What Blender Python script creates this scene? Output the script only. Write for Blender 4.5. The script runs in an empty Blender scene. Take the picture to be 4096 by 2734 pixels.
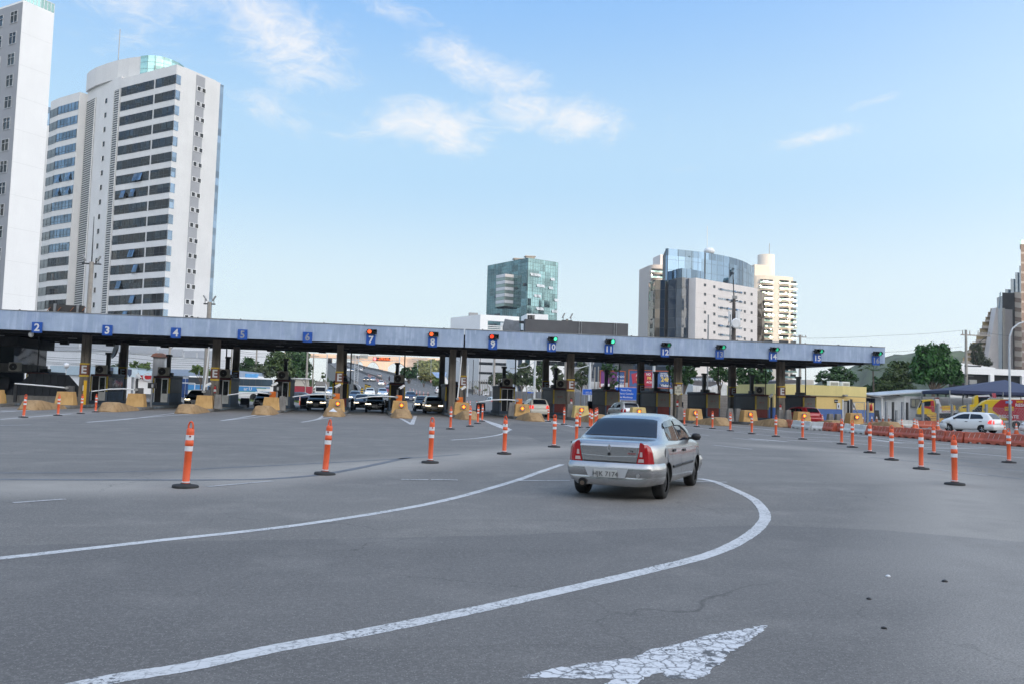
import bpy, math, random
import numpy as np
from mathutils import Vector, Matrix
R = math.radians
random.seed(7)
SC = bpy.context.scene
COL = SC.collection
# ------------------------------------------------------------------ camera
FOC = 3300.0; EYE = 1.7                       # focal length in photo pixels, eye height in metres
YAW = R(9.73); ROLL = R(1.644); PITCH = R(3.723)
_fw = Vector((math.sin(YAW)*math.cos(PITCH), math.cos(YAW)*math.cos(PITCH), math.sin(PITCH)))
_r0 = Vector((math.cos(YAW), -math.sin(YAW), 0)); _u0 = _r0.cross(_fw)
_rt = _r0*math.cos(ROLL) + _u0*math.sin(ROLL); _up = _rt.cross(_fw)
cam = bpy.data.objects.new('camera', bpy.data.cameras.new('camera')); COL.objects.link(cam)
cam.matrix_world = Matrix((( _rt.x,_up.x,-_fw.x,0),(_rt.y,_up.y,-_fw.y,0),(_rt.z,_up.z,-_fw.z,EYE),(0,0,0,1)))
cam.data.sensor_width = 36.0; cam.data.lens = FOC/4096*36; cam.data.clip_start = .1; cam.data.clip_end = 9000
SC.camera = cam
# ------------------------------------------------------------------ sky, sun, exposure
SUN_AZ = R(152); SUN_EL = R(7.0); GLOW = 3.7              # clockwise from +Y (ahead); low, behind and to the right
SC.view_settings.view_transform = 'Standard'; SC.view_settings.look = 'None'
SC.view_settings.exposure = 0.0; SC.view_settings.gamma = 1
W = bpy.data.worlds.new('World'); SC.world = W; W.use_nodes = True
nt = W.node_tree; N = nt.nodes; L = nt.links
for n in list(N): N.remove(n)
def wn(t, **k):
 n = N.new(t)
 for a, b in k.items(): setattr(n, a, b)
 return n
def wmath(op, a, b=None, c=None, clamp=False):
 n = wn('ShaderNodeMath', operation=op, use_clamp=clamp)
 for i, q in enumerate((a, b, c)):
  if q is None: continue
  if isinstance(q, (int, float)): n.inputs[i].default_value = q
  else: L.new(q, n.inputs[i])
 return n.outputs[0]
sky = wn('ShaderNodeTexSky', sky_type='NISHITA', sun_disc=False)
sky.sun_elevation = SUN_EL; sky.sun_rotation = SUN_AZ
sky.air_density = 1.0; sky.dust_density = 0.6; sky.ozone_density = 1.6; sky.altitude = 10
tc = wn('ShaderNodeTexCoord'); sep = wn('ShaderNodeSeparateXYZ'); L.new(tc.outputs['Generated'], sep.inputs[0])
# the physical sky, graded: a humid bright horizon under a clear blue, and a broad glow round the low sun
elev = wmath('DIVIDE', wmath('ARCSINE', wmath('MAXIMUM', sep.outputs[2], 0.0)), R(90))
rmp = wn('ShaderNodeValToRGB'); L.new(elev, rmp.inputs[0]); rmp.color_ramp.interpolation = 'EASE'
for i, (p_, c_) in enumerate([(0.0,(.88,.95,.97)),(.07,(.73,.88,.965)),(.17,(.49,.735,.97)),(.32,(.26,.53,.96)),(1.0,(.14,.34,.80))]):
 e_ = rmp.color_ramp.elements[i] if i < 2 else rmp.color_ramp.elements.new(p_)
 e_.position = p_; e_.color = (*c_, 1)
nsun = wn('ShaderNodeVectorMath', operation='DOT_PRODUCT'); L.new(tc.outputs['Generated'], nsun.inputs[0])
nsun.inputs[1].default_value = (math.sin(SUN_AZ)*math.cos(SUN_EL), math.cos(SUN_AZ)*math.cos(SUN_EL), math.sin(SUN_EL))
glow = wmath('POWER', wmath('MULTIPLY', wmath('ADD', nsun.outputs['Value'], 1.0), .5), 3.2)
gl_ = wn('ShaderNodeMix', data_type='RGBA', blend_type='ADD'); gl_.inputs['Factor'].default_value = 1
gc = wn('ShaderNodeMix', data_type='RGBA'); L.new(glow, gc.inputs['Factor']); gc.inputs['A'].default_value = (0,0,0,1); gc.inputs['B'].default_value = (GLOW*1.0, GLOW*.91, GLOW*.80, 1)
L.new(rmp.outputs[0], gl_.inputs['A']); L.new(gc.outputs['Result'], gl_.inputs['B'])
nsc = wn('ShaderNodeMix', data_type='RGBA', blend_type='MULTIPLY'); nsc.inputs['Factor'].default_value = 1
L.new(sky.outputs[0], nsc.inputs['A']); nsc.inputs['B'].default_value = (.35,.35,.35,1)
hs = wn('ShaderNodeMix', data_type='RGBA'); hs.inputs['Factor'].default_value = .06
L.new(gl_.outputs['Result'], hs.inputs['A']); L.new(nsc.outputs['Result'], hs.inputs['B'])
cmb = wn('ShaderNodeCombineXYZ'); az_ = wmath('ARCTAN2', sep.outputs[0], sep.outputs[1]); el_ = wmath('ARCSINE', sep.outputs[2]); L.new(az_, cmb.inputs[0]); L.new(el_, cmb.inputs[1])
def wnoise(scale, detail, rough, dist, rot=0, sc=(1,1,1)):
 m = wn('ShaderNodeMapping'); m.inputs['Rotation'].default_value = (0,0,rot); m.inputs['Scale'].default_value = sc
 L.new(cmb.outputs[0], m.inputs[0])
 t = wn('ShaderNodeTexNoise'); t.inputs['Scale'].default_value = scale; t.inputs['Detail'].default_value = detail
 t.inputs['Roughness'].default_value = rough; t.inputs['Distortion'].default_value = dist
 L.new(m.outputs[0], t.inputs['Vector']); return t.outputs['Fac']
n1 = wnoise(7.5, 10, .60, .8, .22, (1,1.7,1)); n2 = wnoise(24, 8, .68, 1.2, .3, (1,2.2,1))
cn = wmath('ADD', wmath('MULTIPLY', n1, .62), wmath('MULTIPLY', n2, .38))
# where the cloud banks drift: direction (azimuth, elevation in degrees), half-widths, tilt, weight
def ellipse(az, el, wa, we, tilt, wt):
 da = wmath('SUBTRACT', az_, R(az)); de = wmath('SUBTRACT', el_, R(el))
 c, s = math.cos(R(tilt)), math.sin(R(tilt))
 u = wmath('ADD', wmath('MULTIPLY', da, c), wmath('MULTIPLY', de, s))
 v = wmath('SUBTRACT', wmath('MULTIPLY', de, c), wmath('MULTIPLY', da, s))
 q = wmath('ADD', wmath('POWER', wmath('DIVIDE', u, R(wa)), 2), wmath('POWER', wmath('DIVIDE', v, R(we)), 2))
 g = wmath('POWER', 2.718, wmath('MULTIPLY', q, -1))
 return wmath('MULTIPLY', g, wt)
CLOUDS = [(-14,26.5,12,5,-14,1.0),(-7,23,9,4,-26,1.0),(-17,23,10,6,-10,.72),(-4,29,9,2.2,-10,.85),(4,18,6.5,2.6,-6,1.0),(7,22,6.5,2.2,-12,.98),(13,19,8,2.4,-6,1.0),(1,25,4,1.2,-10,.8),(7,28,6,1.2,-14,.9),(-5,18,12,2.2,-8,.66),(29,17,5.5,.8,9,.80),(33.5,19,3,.5,10,.68),(21,15.5,3.5,.6,4,.66),(-60,30,25,8,10,.8),(100,30,40,9,5,.7),(200,35,60,8,0,.7)]
acc = None
for c_ in CLOUDS:
 g = ellipse(*c_); acc = g if acc is None else wmath('MAXIMUM', acc, g)
thr = wmath('SUBTRACT', .74, wmath('MULTIPLY', acc, .50))
cl = wn('ShaderNodeMapRange', interpolation_type='SMOOTHSTEP')
L.new(wmath('SUBTRACT', cn, thr), cl.inputs['Value'])
cl.inputs['From Min'].default_value = 0.0; cl.inputs['From Max'].default_value = .40
mixc = wn('ShaderNodeMix', data_type='RGBA')
L.new(wmath('MULTIPLY', cl.outputs[0], .88), mixc.inputs['Factor'])
L.new(hs.outputs['Result'], mixc.inputs['A'])
mixc.inputs['B'].default_value = (1.02, 1.0, .99, 1)
bg = wn('ShaderNodeBackground'); bg.inputs['Strength'].default_value = .10
bri = wn('ShaderNodeVectorMath', operation='SCALE'); bri.inputs['Scale'].default_value = 10.0
L.new(mixc.outputs['Result'], bri.inputs[0]); L.new(bri.outputs[0], bg.inputs['Color'])
wo = wn('ShaderNodeOutputWorld'); L.new(bg.outputs[0], wo.inputs[0])
sun = bpy.data.objects.new('sun', bpy.data.lights.new('sun', 'SUN')); COL.objects.link(sun)
sun.data.energy = 3.2; sun.data.angle = R(.5); sun.data.color = (1, .72, .46)
sd = Vector((math.sin(SUN_AZ)*math.cos(SUN_EL), math.cos(SUN_AZ)*math.cos(SUN_EL), math.sin(SUN_EL)))
sun.rotation_euler = sd.to_track_quat('Z', 'Y').to_euler()
# ------------------------------------------------------------------ survey: bearings read off the photograph, turned into points
CR = {'c1':(0,0,.4464),'c2':(0,700,.4464),'c3':(0,1200,.3491),'c4':(820,1200,.3491),'c5':(1640,1200,.3491),'c6':(2460,1200,.3491),
 'c7':(3280,1200,.3474),'c8':(1800,900,.3406),'d1':(2500,950,.3507),'d2':(3500,900,.5103),'d7':(1300,1350,.21285),'d8':(2200,1350,.21285),
 'e1':(0,1450,.298),'e2':(1900,1560,.298),'e3':(2700,1560,.298),'e4':(3396,1560,.298),'e5':(3000,1400,.298),'D':(0,0,1.7437),
 'f1':(0,1330,.1977),'f2':(300,1330,.21286),'f3':(800,1330,.21286),'f4':(1700,1330,.21286),'f5':(2600,1330,.21286),'f6':(3600,1500,.21115),
 'g1':(0,1650,.8719),'g2':(2048,1750,.8719),'h1':(0,2000,.8719),'h2':(2048,2000,.8719)}
def bearing(k, x, y):
 o = CR[k]; px, py = o[0]+x*o[2], o[1]+y*o[2]
 return _fw + _rt*((px-2048)/FOC) - _up*((py-1367)/FOC)
def onY(k, x, y, Y):
 r = bearing(k, x, y); return Vector((0,0,EYE)) + r*(Y/r.y)
def onZ(k, x, y, z=0.0):
 r = bearing(k, x, y); return Vector((0,0,EYE)) + r*((z-EYE)/r.z)
def XatY(k, x, y, Y): return onY(k, x, y, Y).x
RAMP = [(0,0),(96,0),(130,.7),(180,1.75),(240,3.6),(265,5),(300,6.9),(400,11.6),(500,17),(600,21.5),(700,24.5),(900,27)]
def ramp_z(Y): return float(np.interp(Y, [p[0] for p in RAMP], [p[1] for p in RAMP]))
def on_road(k, x, y, dz=0.0):
 r = bearing(k, x, y)
 for i in range(20, 1800):
  Y = i*.5; t = Y/r.y
  if EYE + r.z*t <= ramp_z(Y)+dz: return Vector((r.x*t, Y, ramp_z(Y)))
 return Vector((r.x*700/r.y, 700, ramp_z(700)))
# ------------------------------------------------------------------ mesh helpers
class MB:
 """collects faces; build() links them as one mesh object"""
 def __init__(s): s.v=[]; s.f=[]; s.m=[]; s.s=[]
 def add(s, vs, fs, mi=0, smooth=False):
  b=len(s.v); s.v += [tuple(v) for v in vs]
  for f in fs: s.f.append([b+i for i in f]); s.m.append(mi); s.s.append(smooth)
  return s
 def box(s, x0,x1,y0,y1,z0,z1, mi=0):
  return s.add([(x0,y0,z0),(x1,y0,z0),(x1,y1,z0),(x0,y1,z0),(x0,y0,z1),(x1,y0,z1),(x1,y1,z1),(x0,y1,z1)],
   [(0,3,2,1),(4,5,6,7),(0,1,5,4),(1,2,6,5),(2,3,7,6),(3,0,4,7)], mi)
 def frust(s, b, t, z0, z1, mi=0):           # b, t = (x0,x1,y0,y1)
  return s.add([(b[0],b[2],z0),(b[1],b[2],z0),(b[1],b[3],z0),(b[0],b[3],z0),(t[0],t[2],z1),(t[1],t[2],z1),(t[1],t[3],z1),(t[0],t[3],z1)],
   [(0,3,2,1),(4,5,6,7),(0,1,5,4),(1,2,6,5),(2,3,7,6),(3,0,4,7)], mi)
 def prism(s, poly, z0, z1, mi=0, cap=True):
  n=len(poly); a=sum(poly[i][0]*poly[(i+1)%n][1]-poly[(i+1)%n][0]*poly[i][1] for i in range(n))
  if a<0: poly=poly[::-1]
  vs=[(p[0],p[1],z0) for p in poly]+[(p[0],p[1],z1) for p in poly]
  fs=[(i,(i+1)%n,n+(i+1)%n,n+i) for i in range(n)]
  if cap: fs+=[tuple(range(n-1,-1,-1)),tuple(range(n,2*n))]
  return s.add(vs,fs,mi)
 def side(s, poly, y0, y1, mi=0, ax='x'):    # outline in (a,z) extruded along the other axis
  n=len(poly); g=(lambda a,z,q:(a,q,z)) if ax=='x' else (lambda a,z,q:(q,a,z))
  vs=[g(p[0],p[1],y0) for p in poly]+[g(p[0],p[1],y1) for p in poly]
  fs=[(i,(i+1)%n,n+(i+1)%n,n+i) for i in range(n)]+[tuple(range(n-1,-1,-1)),tuple(range(n,2*n))]
  return s.add(vs,fs,mi)
 def cyl(s, p0, p1, r0, r1=None, n=10, mi=0, cap=True):
  p0=Vector(p0); p1=Vector(p1); r1=r0 if r1 is None else r1
  d=(p1-p0).normalized(); a=d.orthogonal().normalized(); b=d.cross(a)
  vs=[]
  for p,r in ((p0,r0),(p1,r1)):
   for i in range(n):
    t=2*math.pi*i/n; vs.append(p+a*(r*math.cos(t))+b*(r*math.sin(t)))
  s.add(vs,[(i,(i+1)%n,n+(i+1)%n,n+i) for i in range(n)],mi,n>5)
  if cap: s.add(vs,[tuple(range(n-1,-1,-1)),tuple(range(n,2*n))],mi)
  return s
 def tube(s, pts, r, n=6, mi=0):
  pts=[Vector(p) for p in pts]
  for i in range(len(pts)-1):
   d=(pts[i+1]-pts[i]); s.cyl(pts[i]-d*.0, pts[i+1], r if not isinstance(r,(list,tuple)) else r[i], r if not isinstance(r,(list,tuple)) else r[i+1], n, mi)
  return s
 def lathe(s, prof, c=(0,0,0), n=16, mi=0, smooth=True):
  vs=[]; k=len(prof)
  for r,z in prof:
   for i in range(n):
    t=2*math.pi*i/n; vs.append((c[0]+r*math.cos(t),c[1]+r*math.sin(t),c[2]+z))
  fs=[(a*n+i,a*n+(i+1)%n,(a+1)*n+(i+1)%n,(a+1)*n+i) for a in range(k-1) for i in range(n)]
  s.add(vs,fs,mi,smooth)
  s.add([vs[i] for i in range(n)],[tuple(range(n-1,-1,-1))],mi); s.add([vs[(k-1)*n+i] for i in range(n)],[tuple(range(n))],mi)
  return s
 def quad(s, a,b,c,d, mi=0): return s.add([a,b,c,d],[(0,1,2,3)],mi)
 def wallbox(s, p, q, z0, z1, t=.1, out=0.0, mi=0):
  """upright slab from p to q (plan), thickness t to the outer (right-hand) side"""
  p=Vector((p[0],p[1])); q=Vector((q[0],q[1])); d=(q-p).normalized(); nn=Vector((d.y,-d.x))
  a=p+nn*out; b=q+nn*out; c=q+nn*(out+t); e=p+nn*(out+t)
  return s.prism([tuple(a),tuple(b),tuple(c),tuple(e)],z0,z1,mi)
 def ball(s, c, r, n=10, mi=0, sz=1.0):
  return s.lathe([(max(.001,r*math.sin(math.pi*i/8)),-r*sz*math.cos(math.pi*i/8)) for i in range(9)],c,n,mi)
 def text(s, txt, size, M, mi=0, bold=.0, ext=.004):
  vs,fs=text_geo(txt,bold);
  s.add([M@Vector((x*size,y*size,z*ext)) for x,y,z in vs],fs,mi); return s
 def tr(s, M):
  s.v=[tuple(M@Vector(v)) for v in s.v]; return s
 def build(s, name, mats, parent=None, w=False, bevel=0, loc=None):
  me=bpy.data.meshes.new(name); vs=s.v
  if w and parent is not None:
   l=parent.location; vs=[(v[0]-l.x,v[1]-l.y,v[2]-l.z) for v in vs]
  elif loc is not None: vs=[(v[0]-loc[0],v[1]-loc[1],v[2]-loc[2]) for v in vs]
  me.from_pydata(vs,[],s.f)
  if not isinstance(mats,(list,tuple)): mats=[mats]
  for m in mats: me.materials.append(m)
  me.polygons.foreach_set('material_index',s.m); me.polygons.foreach_set('use_smooth',s.s)
  me.update()
  o=bpy.data.objects.new(name,me); COL.objects.link(o)
  if parent is not None: o.parent=parent
  elif loc is not None: o.location=loc
  if bevel:
   b=o.modifiers.new('bevel','BEVEL'); b.width=bevel; b.segments=2; b.limit_method='ANGLE'; b.angle_limit=R(40)
  return o
_tg={}
def text_geo(txt,bold):
 k=(txt,bold)
 if k in _tg: return _tg[k]
 cu=bpy.data.curves.new('t','FONT'); cu.body=txt; cu.align_x='CENTER'; cu.align_y='CENTER'; cu.extrude=1.0; cu.offset=bold; cu.resolution_u=2
 o=bpy.data.objects.new('t',cu); COL.objects.link(o)
 dg=bpy.context.evaluated_depsgraph_get(); me=bpy.data.meshes.new_from_object(o.evaluated_get(dg))
 r=([tuple(v.co) for v in me.vertices],[tuple(p.vertices) for p in me.polygons])
 bpy.data.objects.remove(o); bpy.data.curves.remove(cu); bpy.data.meshes.remove(me)
 _tg[k]=r; return r
FACE_S = Matrix(((1,0,0,0),(0,0,-1,0),(0,1,0,0),(0,0,0,1)))       # text plane standing up, read from -Y
def up_at(x,y,z,rz=0): return Matrix.Translation((x,y,z))@Matrix.Rotation(rz,4,'Z')@FACE_S
def tag(o, label, cat, group=None):
 o['label']=label; o['category']=cat
 if group: o['group']=group
 return o
def thing(name, label, cat, loc=(0,0,0), rz=0, group=None):
 o=bpy.data.objects.new(name,None); COL.objects.link(o); o.location=loc; o.rotation_euler=(0,0,rz); o.empty_display_size=.2
 return tag(o,label,cat,group)
def struct(o): o['kind']='structure'; return o
def stuff(o, label=None, cat=None):
 o['kind']='stuff'
 if label: o['label']=label; o['category']=cat
 return o
def dup(root, loc=None, rz=None, label=None, group=None):
 r=root.copy(); COL.objects.link(r)
 if loc is not None: r.location=loc
 if rz is not None: r.rotation_euler=(0,0,rz)
 if label: r['label']=label
 if group: r['group']=group
 for ch in list(root.children):
  c=ch.copy(); COL.objects.link(c); c.parent=r
  for g in list(ch.children):
   d=g.copy(); COL.objects.link(d); d.parent=c
 return r
# ------------------------------------------------------------------ materials
_mc={}
def mat(name, col=(.5,.5,.5), rough=.6, metal=0.0, var=.12, vs=3.0, spec=.5, bump=0.0, bs=30.0, emit=None, es=0, coat=0, streak=0, coords='Object', alt=None, ior=None, transm=0):
 """Principled surface whose colour drifts with noise; streak = vertical weather streaks"""
 if name in _mc: return _mc[name]
 m=bpy.data.materials.new(name); m.use_nodes=True; t=m.node_tree; b=t.nodes['Principled BSDF']; _mc[name]=m
 b.inputs['Roughness'].default_value=rough; b.inputs['Metallic'].default_value=metal
 b.inputs['Specular IOR Level'].default_value=spec
 if ior: b.inputs['IOR'].default_value=ior
 if coat: b.inputs['Coat Weight'].default_value=coat; b.inputs['Coat Roughness'].default_value=.05
 if transm: b.inputs['Transmission Weight'].default_value=transm
 if emit: b.inputs['Emission Color'].default_value=(*emit,1); b.inputs['Emission Strength'].default_value=es
 b.inputs['Base Color'].default_value=(*col,1)
 tcn=t.nodes.new('ShaderNodeTexCoord')
 if var:
  no=t.nodes.new('ShaderNodeTexNoise'); no.inputs['Scale'].default_value=vs; no.inputs['Detail'].default_value=6; no.inputs['Roughness'].default_value=.65
  t.links.new(tcn.outputs[coords],no.inputs['Vector'])
  mx=t.nodes.new('ShaderNodeMix'); mx.data_type='RGBA'
  hi=alt if alt else tuple(min(1,c*(1+var)) for c in col); lo=tuple(c*(1-var) for c in col)
  mx.inputs['A'].default_value=(*lo,1); mx.inputs['B'].default_value=(*hi,1)
  mr=t.nodes.new('ShaderNodeMapRange'); mr.inputs['From Min'].default_value=.32; mr.inputs['From Max'].default_value=.68
  t.links.new(no.outputs['Fac'],mr.inputs['Value']); t.links.new(mr.outputs[0],mx.inputs['Factor'])
  out=mx.outputs['Result']
  if streak:
   mp=t.nodes.new('ShaderNodeMapping'); mp.inputs['Scale'].default_value=(2.2,2.2,.12)
   n2=t.nodes.new('ShaderNodeTexNoise'); n2.inputs['Scale'].default_value=1.6; n2.inputs['Detail'].default_value=8; n2.inputs['Roughness'].default_value=.7
   t.links.new(tcn.outputs[coords],mp.inputs[0]); t.links.new(mp.outputs[0],n2.inputs['Vector'])
   m2=t.nodes.new('ShaderNodeMapRange'); m2.inputs['From Min'].default_value=.5; m2.inputs['From Max'].default_value=.72; m2.inputs['To Max'].default_value=streak
   t.links.new(n2.outputs['Fac'],m2.inputs['Value'])
   mz=t.nodes.new('ShaderNodeMix'); mz.data_type='RGBA'; t.links.new(m2.outputs[0],mz.inputs['Factor']); t.links.new(out,mz.inputs['A'])
   mz.inputs['B'].default_value=(col[0]*.45,col[1]*.42,col[2]*.4,1); out=mz.outputs['Result']
  t.links.new(out,b.inputs['Base Color'])
 if bump:
  nb=t.nodes.new('ShaderNodeTexNoise'); nb.inputs['Scale'].default_value=bs; nb.inputs['Detail'].default_value=4
  t.links.new(tcn.outputs[coords],nb.inputs['Vector'])
  bp=t.nodes.new('ShaderNodeBump'); bp.inputs['Strength'].default_value=bump; bp.inputs['Distance'].default_value=.02
  t.links.new(nb.outputs['Fac'],bp.inputs['Height']); t.links.new(bp.outputs[0],b.inputs['Normal'])
 return m
def wavy_glass(name, col=None, rough=.03, spec=.8, wave=.05, sc=.35, metal=0.0, panes=None):
 """window glass: dark, glossy, each pane leaning a little so that reflections break up"""
 if name in _mc: return _mc[name]
 m=bpy.data.materials.new(name); m.use_nodes=True; t=m.node_tree; b=t.nodes['Principled BSDF']; _mc[name]=m
 b.inputs['Roughness'].default_value=rough; b.inputs['Specular IOR Level'].default_value=spec; b.inputs['Metallic'].default_value=metal
 b.inputs['Base Color'].default_value=(*col,1)
 g=t.nodes.new('ShaderNodeNewGeometry')
 no=t.nodes.new('ShaderNodeTexNoise'); no.inputs['Scale'].default_value=sc; no.inputs['Detail'].default_value=2
 t.links.new(g.outputs['Position'],no.inputs['Vector'])
 src=no.outputs['Color']
 sub=t.nodes.new('ShaderNodeVectorMath'); sub.operation='SUBTRACT'; sub.inputs[1].default_value=(.5,.5,.5); t.links.new(src,sub.inputs[0])
 scn=t.nodes.new('ShaderNodeVectorMath'); scn.operation='SCALE'; scn.inputs['Scale'].default_value=wave; t.links.new(sub.outputs[0],scn.inputs[0])
 ad=t.nodes.new('ShaderNodeVectorMath'); ad.operation='ADD'; t.links.new(scn.outputs[0],ad.inputs[0])
 if panes:
  sn=t.nodes.new('ShaderNodeVectorMath'); sn.operation='SNAP'; sn.inputs[1].default_value=panes; t.links.new(g.outputs['Position'],sn.inputs[0])
  wnz=t.nodes.new('ShaderNodeTexWhiteNoise'); t.links.new(sn.outputs[0],wnz.inputs['Vector'])
  pr=t.nodes.new('ShaderNodeMapRange'); pr.inputs['To Min'].default_value=.55; pr.inputs['To Max'].default_value=1.3; t.links.new(wnz.outputs['Value'],pr.inputs['Value'])
  pm=t.nodes.new('ShaderNodeVectorMath'); pm.operation='SCALE'; pm.inputs[0].default_value=col; t.links.new(pr.outputs[0],pm.inputs['Scale']); t.links.new(pm.outputs[0],b.inputs['Base Color'])
  s2=t.nodes.new('ShaderNodeVectorMath'); s2.operation='SUBTRACT'; s2.inputs[1].default_value=(.5,.5,.5); t.links.new(wnz.outputs['Color'],s2.inputs[0])
  s3=t.nodes.new('ShaderNodeVectorMath'); s3.operation='SCALE'; s3.inputs['Scale'].default_value=wave*1.2; t.links.new(s2.outputs[0],s3.inputs[0])
  a2=t.nodes.new('ShaderNodeVectorMath'); a2.operation='ADD'; t.links.new(s3.outputs[0],a2.inputs[0]); t.links.new(g.outputs['Normal'],a2.inputs[1])
  t.links.new(a2.outputs[0],ad.inputs[1])
 else: t.links.new(g.outputs['Normal'],ad.inputs[1])
 nm=t.nodes.new('ShaderNodeVectorMath'); nm.operation='NORMALIZE'; t.links.new(ad.outputs[0],nm.inputs[0]); t.links.new(nm.outputs[0],b.inputs['Normal'])
 return m
# ================================================================== GROUND
def asphalt(name, base, worn, marks=()):
 m=bpy.data.materials.new(name); m.use_nodes=True; t=m.node_tree; b=t.nodes['Principled BSDF']
 b.inputs['Roughness'].default_value=.82; b.inputs['Specular IOR Level'].default_value=.35
 g=t.nodes.new('ShaderNodeNewGeometry')
 def noise(sc,de,ro,vec=None):
  n=t.nodes.new('ShaderNodeTexNoise'); n.inputs['Scale'].default_value=sc; n.inputs['Detail'].default_value=de; n.inputs['Roughness'].default_value=ro
  t.links.new(vec if vec else g.outputs['Position'],n.inputs['Vector']); return n.outputs['Fac']
 def mth(op,a,bb,cl=False):
  n=t.nodes.new('ShaderNodeMath'); n.operation=op; n.use_clamp=cl
  for i,q in enumerate((a,bb)):
   if isinstance(q,(int,float)): n.inputs[i].default_value=q
   else: t.links.new(q,n.inputs[i])
  return n.outputs[0]
 def ramp(v,a,bb,lo=0.,hi=1.):
  n=t.nodes.new('ShaderNodeMapRange'); n.inputs['From Min'].default_value=a; n.inputs['From Max'].default_value=bb; n.inputs['To Min'].default_value=lo; n.inputs['To Max'].default_value=hi
  t.links.new(v,n.inputs['Value']); return n.outputs[0]
 def mix(f,a,bb):
  n=t.nodes.new('ShaderNodeMix'); n.data_type='RGBA'
  t.links.new(f,n.inputs['Factor'])
  for k,q in (('A',a),('B',bb)):
   if isinstance(q,tuple): n.inputs[k].default_value=(*q,1)
   else: t.links.new(q,n.inputs[k])
  return n.outputs['Result']
 big=noise(.13,7,.65); mid=noise(.8,6,.65); grain=noise(60,5,.85); g2=noise(22,4,.75);
 mp=t.nodes.new('ShaderNodeMapping'); mp.inputs['Scale'].default_value=(.05,.6,1); mp.inputs['Rotation'].default_value=(0,0,.35); t.links.new(g.outputs['Position'],mp.inputs[0])
 lane=noise(1.2,7,.65,mp.outputs[0])
 w=mth('MULTIPLY',ramp(big,.42,.66),.42)
 sp=t.nodes.new('ShaderNodeSeparateXYZ'); t.links.new(g.outputs['Position'],sp.inputs[0])
 col=mix(w,base,tuple(.5*(p+q) for p,q in zip(base,worn)))
 col=mix(mth('MULTIPLY',ramp(lane,.46,.66),.42),col,tuple(c*.66 for c in base))
 col=mix(mth('MULTIPLY',ramp(mid,.5,.8),.3),col,tuple(c*1.25 for c in worn))
 w2=None
 for (ax,ay,bx,by,wd,st) in marks:          # dusty strips where no wheel sweeps: along the bollard rows
  dx,dy=bx-ax,by-ay; ln=math.hypot(dx,dy); dx/=ln; dy/=ln
  u=mth('ADD',mth('MULTIPLY',mth('SUBTRACT',sp.outputs[0],ax),dx),mth('MULTIPLY',mth('SUBTRACT',sp.outputs[1],ay),dy))
  v=mth('ABSOLUTE',mth('ADD',mth('MULTIPLY',mth('SUBTRACT',sp.outputs[0],ax),-dy),mth('MULTIPLY',mth('SUBTRACT',sp.outputs[1],ay),dx)),0)
  ends=mth('MULTIPLY',ramp(u,-2.5,1.0),ramp(mth('SUBTRACT',ln,u),-2.5,1.0))
  f=mth('MULTIPLY',ramp(mth('ADD',v,mth('MULTIPLY',mth('SUBTRACT',mid,.5),wd*1.3)),wd*.3,wd*1.2,1.,0.),ends)
  w2=mth('MULTIPLY',f,min(1.,st*1.15)) if w2 is None else mth('MAXIMUM',w2,mth('MULTIPLY',f,min(1.,st*1.15)))
 if w2: col=mix(mth('MULTIPLY',w2,ramp(mid,.25,.6,.55,1.)),col,worn)
 vo=t.nodes.new('ShaderNodeTexVoronoi'); vo.inputs['Scale'].default_value=60; t.links.new(g.outputs['Position'],vo.inputs['Vector'])
 rnd=t.nodes.new('ShaderNodeSeparateColor'); t.links.new(vo.outputs['Color'],rnd.inputs[0])
 stone=mth('MULTIPLY',mth('LESS_THAN',vo.outputs['Distance'],.26),mth('GREATER_THAN',rnd.outputs[0],.55))
 col=mix(mth('MULTIPLY',stone,.28),col,tuple(min(1,c*2.2) for c in worn))
 col=mix(ramp(grain,.40,.60,0,.62),col,tuple(c*.42 for c in base))
 col=mix(ramp(g2,.50,.66,0,.42),col,tuple(min(1,c*1.75) for c in base))
 # hairline cracks, only where the surface is old
 cw=t.nodes.new('ShaderNodeVectorMath'); cw.operation='MULTIPLY_ADD'; cw.inputs[1].default_value=(1.6,1.6,0); cn_=t.nodes.new('ShaderNodeTexNoise'); cn_.inputs['Scale'].default_value=.9; cn_.inputs['Detail'].default_value=8; t.links.new(g.outputs['Position'],cn_.inputs['Vector']); t.links.new(cn_.outputs['Color'],cw.inputs[0]); t.links.new(g.outputs['Position'],cw.inputs[2])
 cv=t.nodes.new('ShaderNodeTexVoronoi'); cv.feature='DISTANCE_TO_EDGE'; cv.inputs['Scale'].default_value=.33; t.links.new(cw.outputs[0],cv.inputs['Vector'])
 col=mix(mth('MULTIPLY',ramp(cv.outputs[0],.0,.006,.55,0.),ramp(noise(.17,4,.6),.48,.58)),col,tuple(c*.3 for c in base))
 # oil drips and tyre rubber
 sp2=noise(2.3,5,.7); col=mix(mth('MULTIPLY',ramp(sp2,.66,.76),.6),col,tuple(c*.4 for c in base))
 t.links.new(col,b.inputs['Base Color'])
 bp=t.nodes.new('ShaderNodeBump'); bp.inputs['Strength'].default_value=.35; bp.inputs['Distance'].default_value=.006
 t.links.new(mth('ADD',grain,mth('MULTIPLY',vo.outputs['Distance'],-.6)),bp.inputs['Height']); t.links.new(bp.outputs[0],b.inputs['Normal'])
 return m
def gseg(k1,x1,y1,k2,x2,y2,wd,st):
 a=onZ(k1,x1,y1); b=onZ(k2,x2,y2); return (a.x,a.y,b.x,b.y,wd,st)
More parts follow.
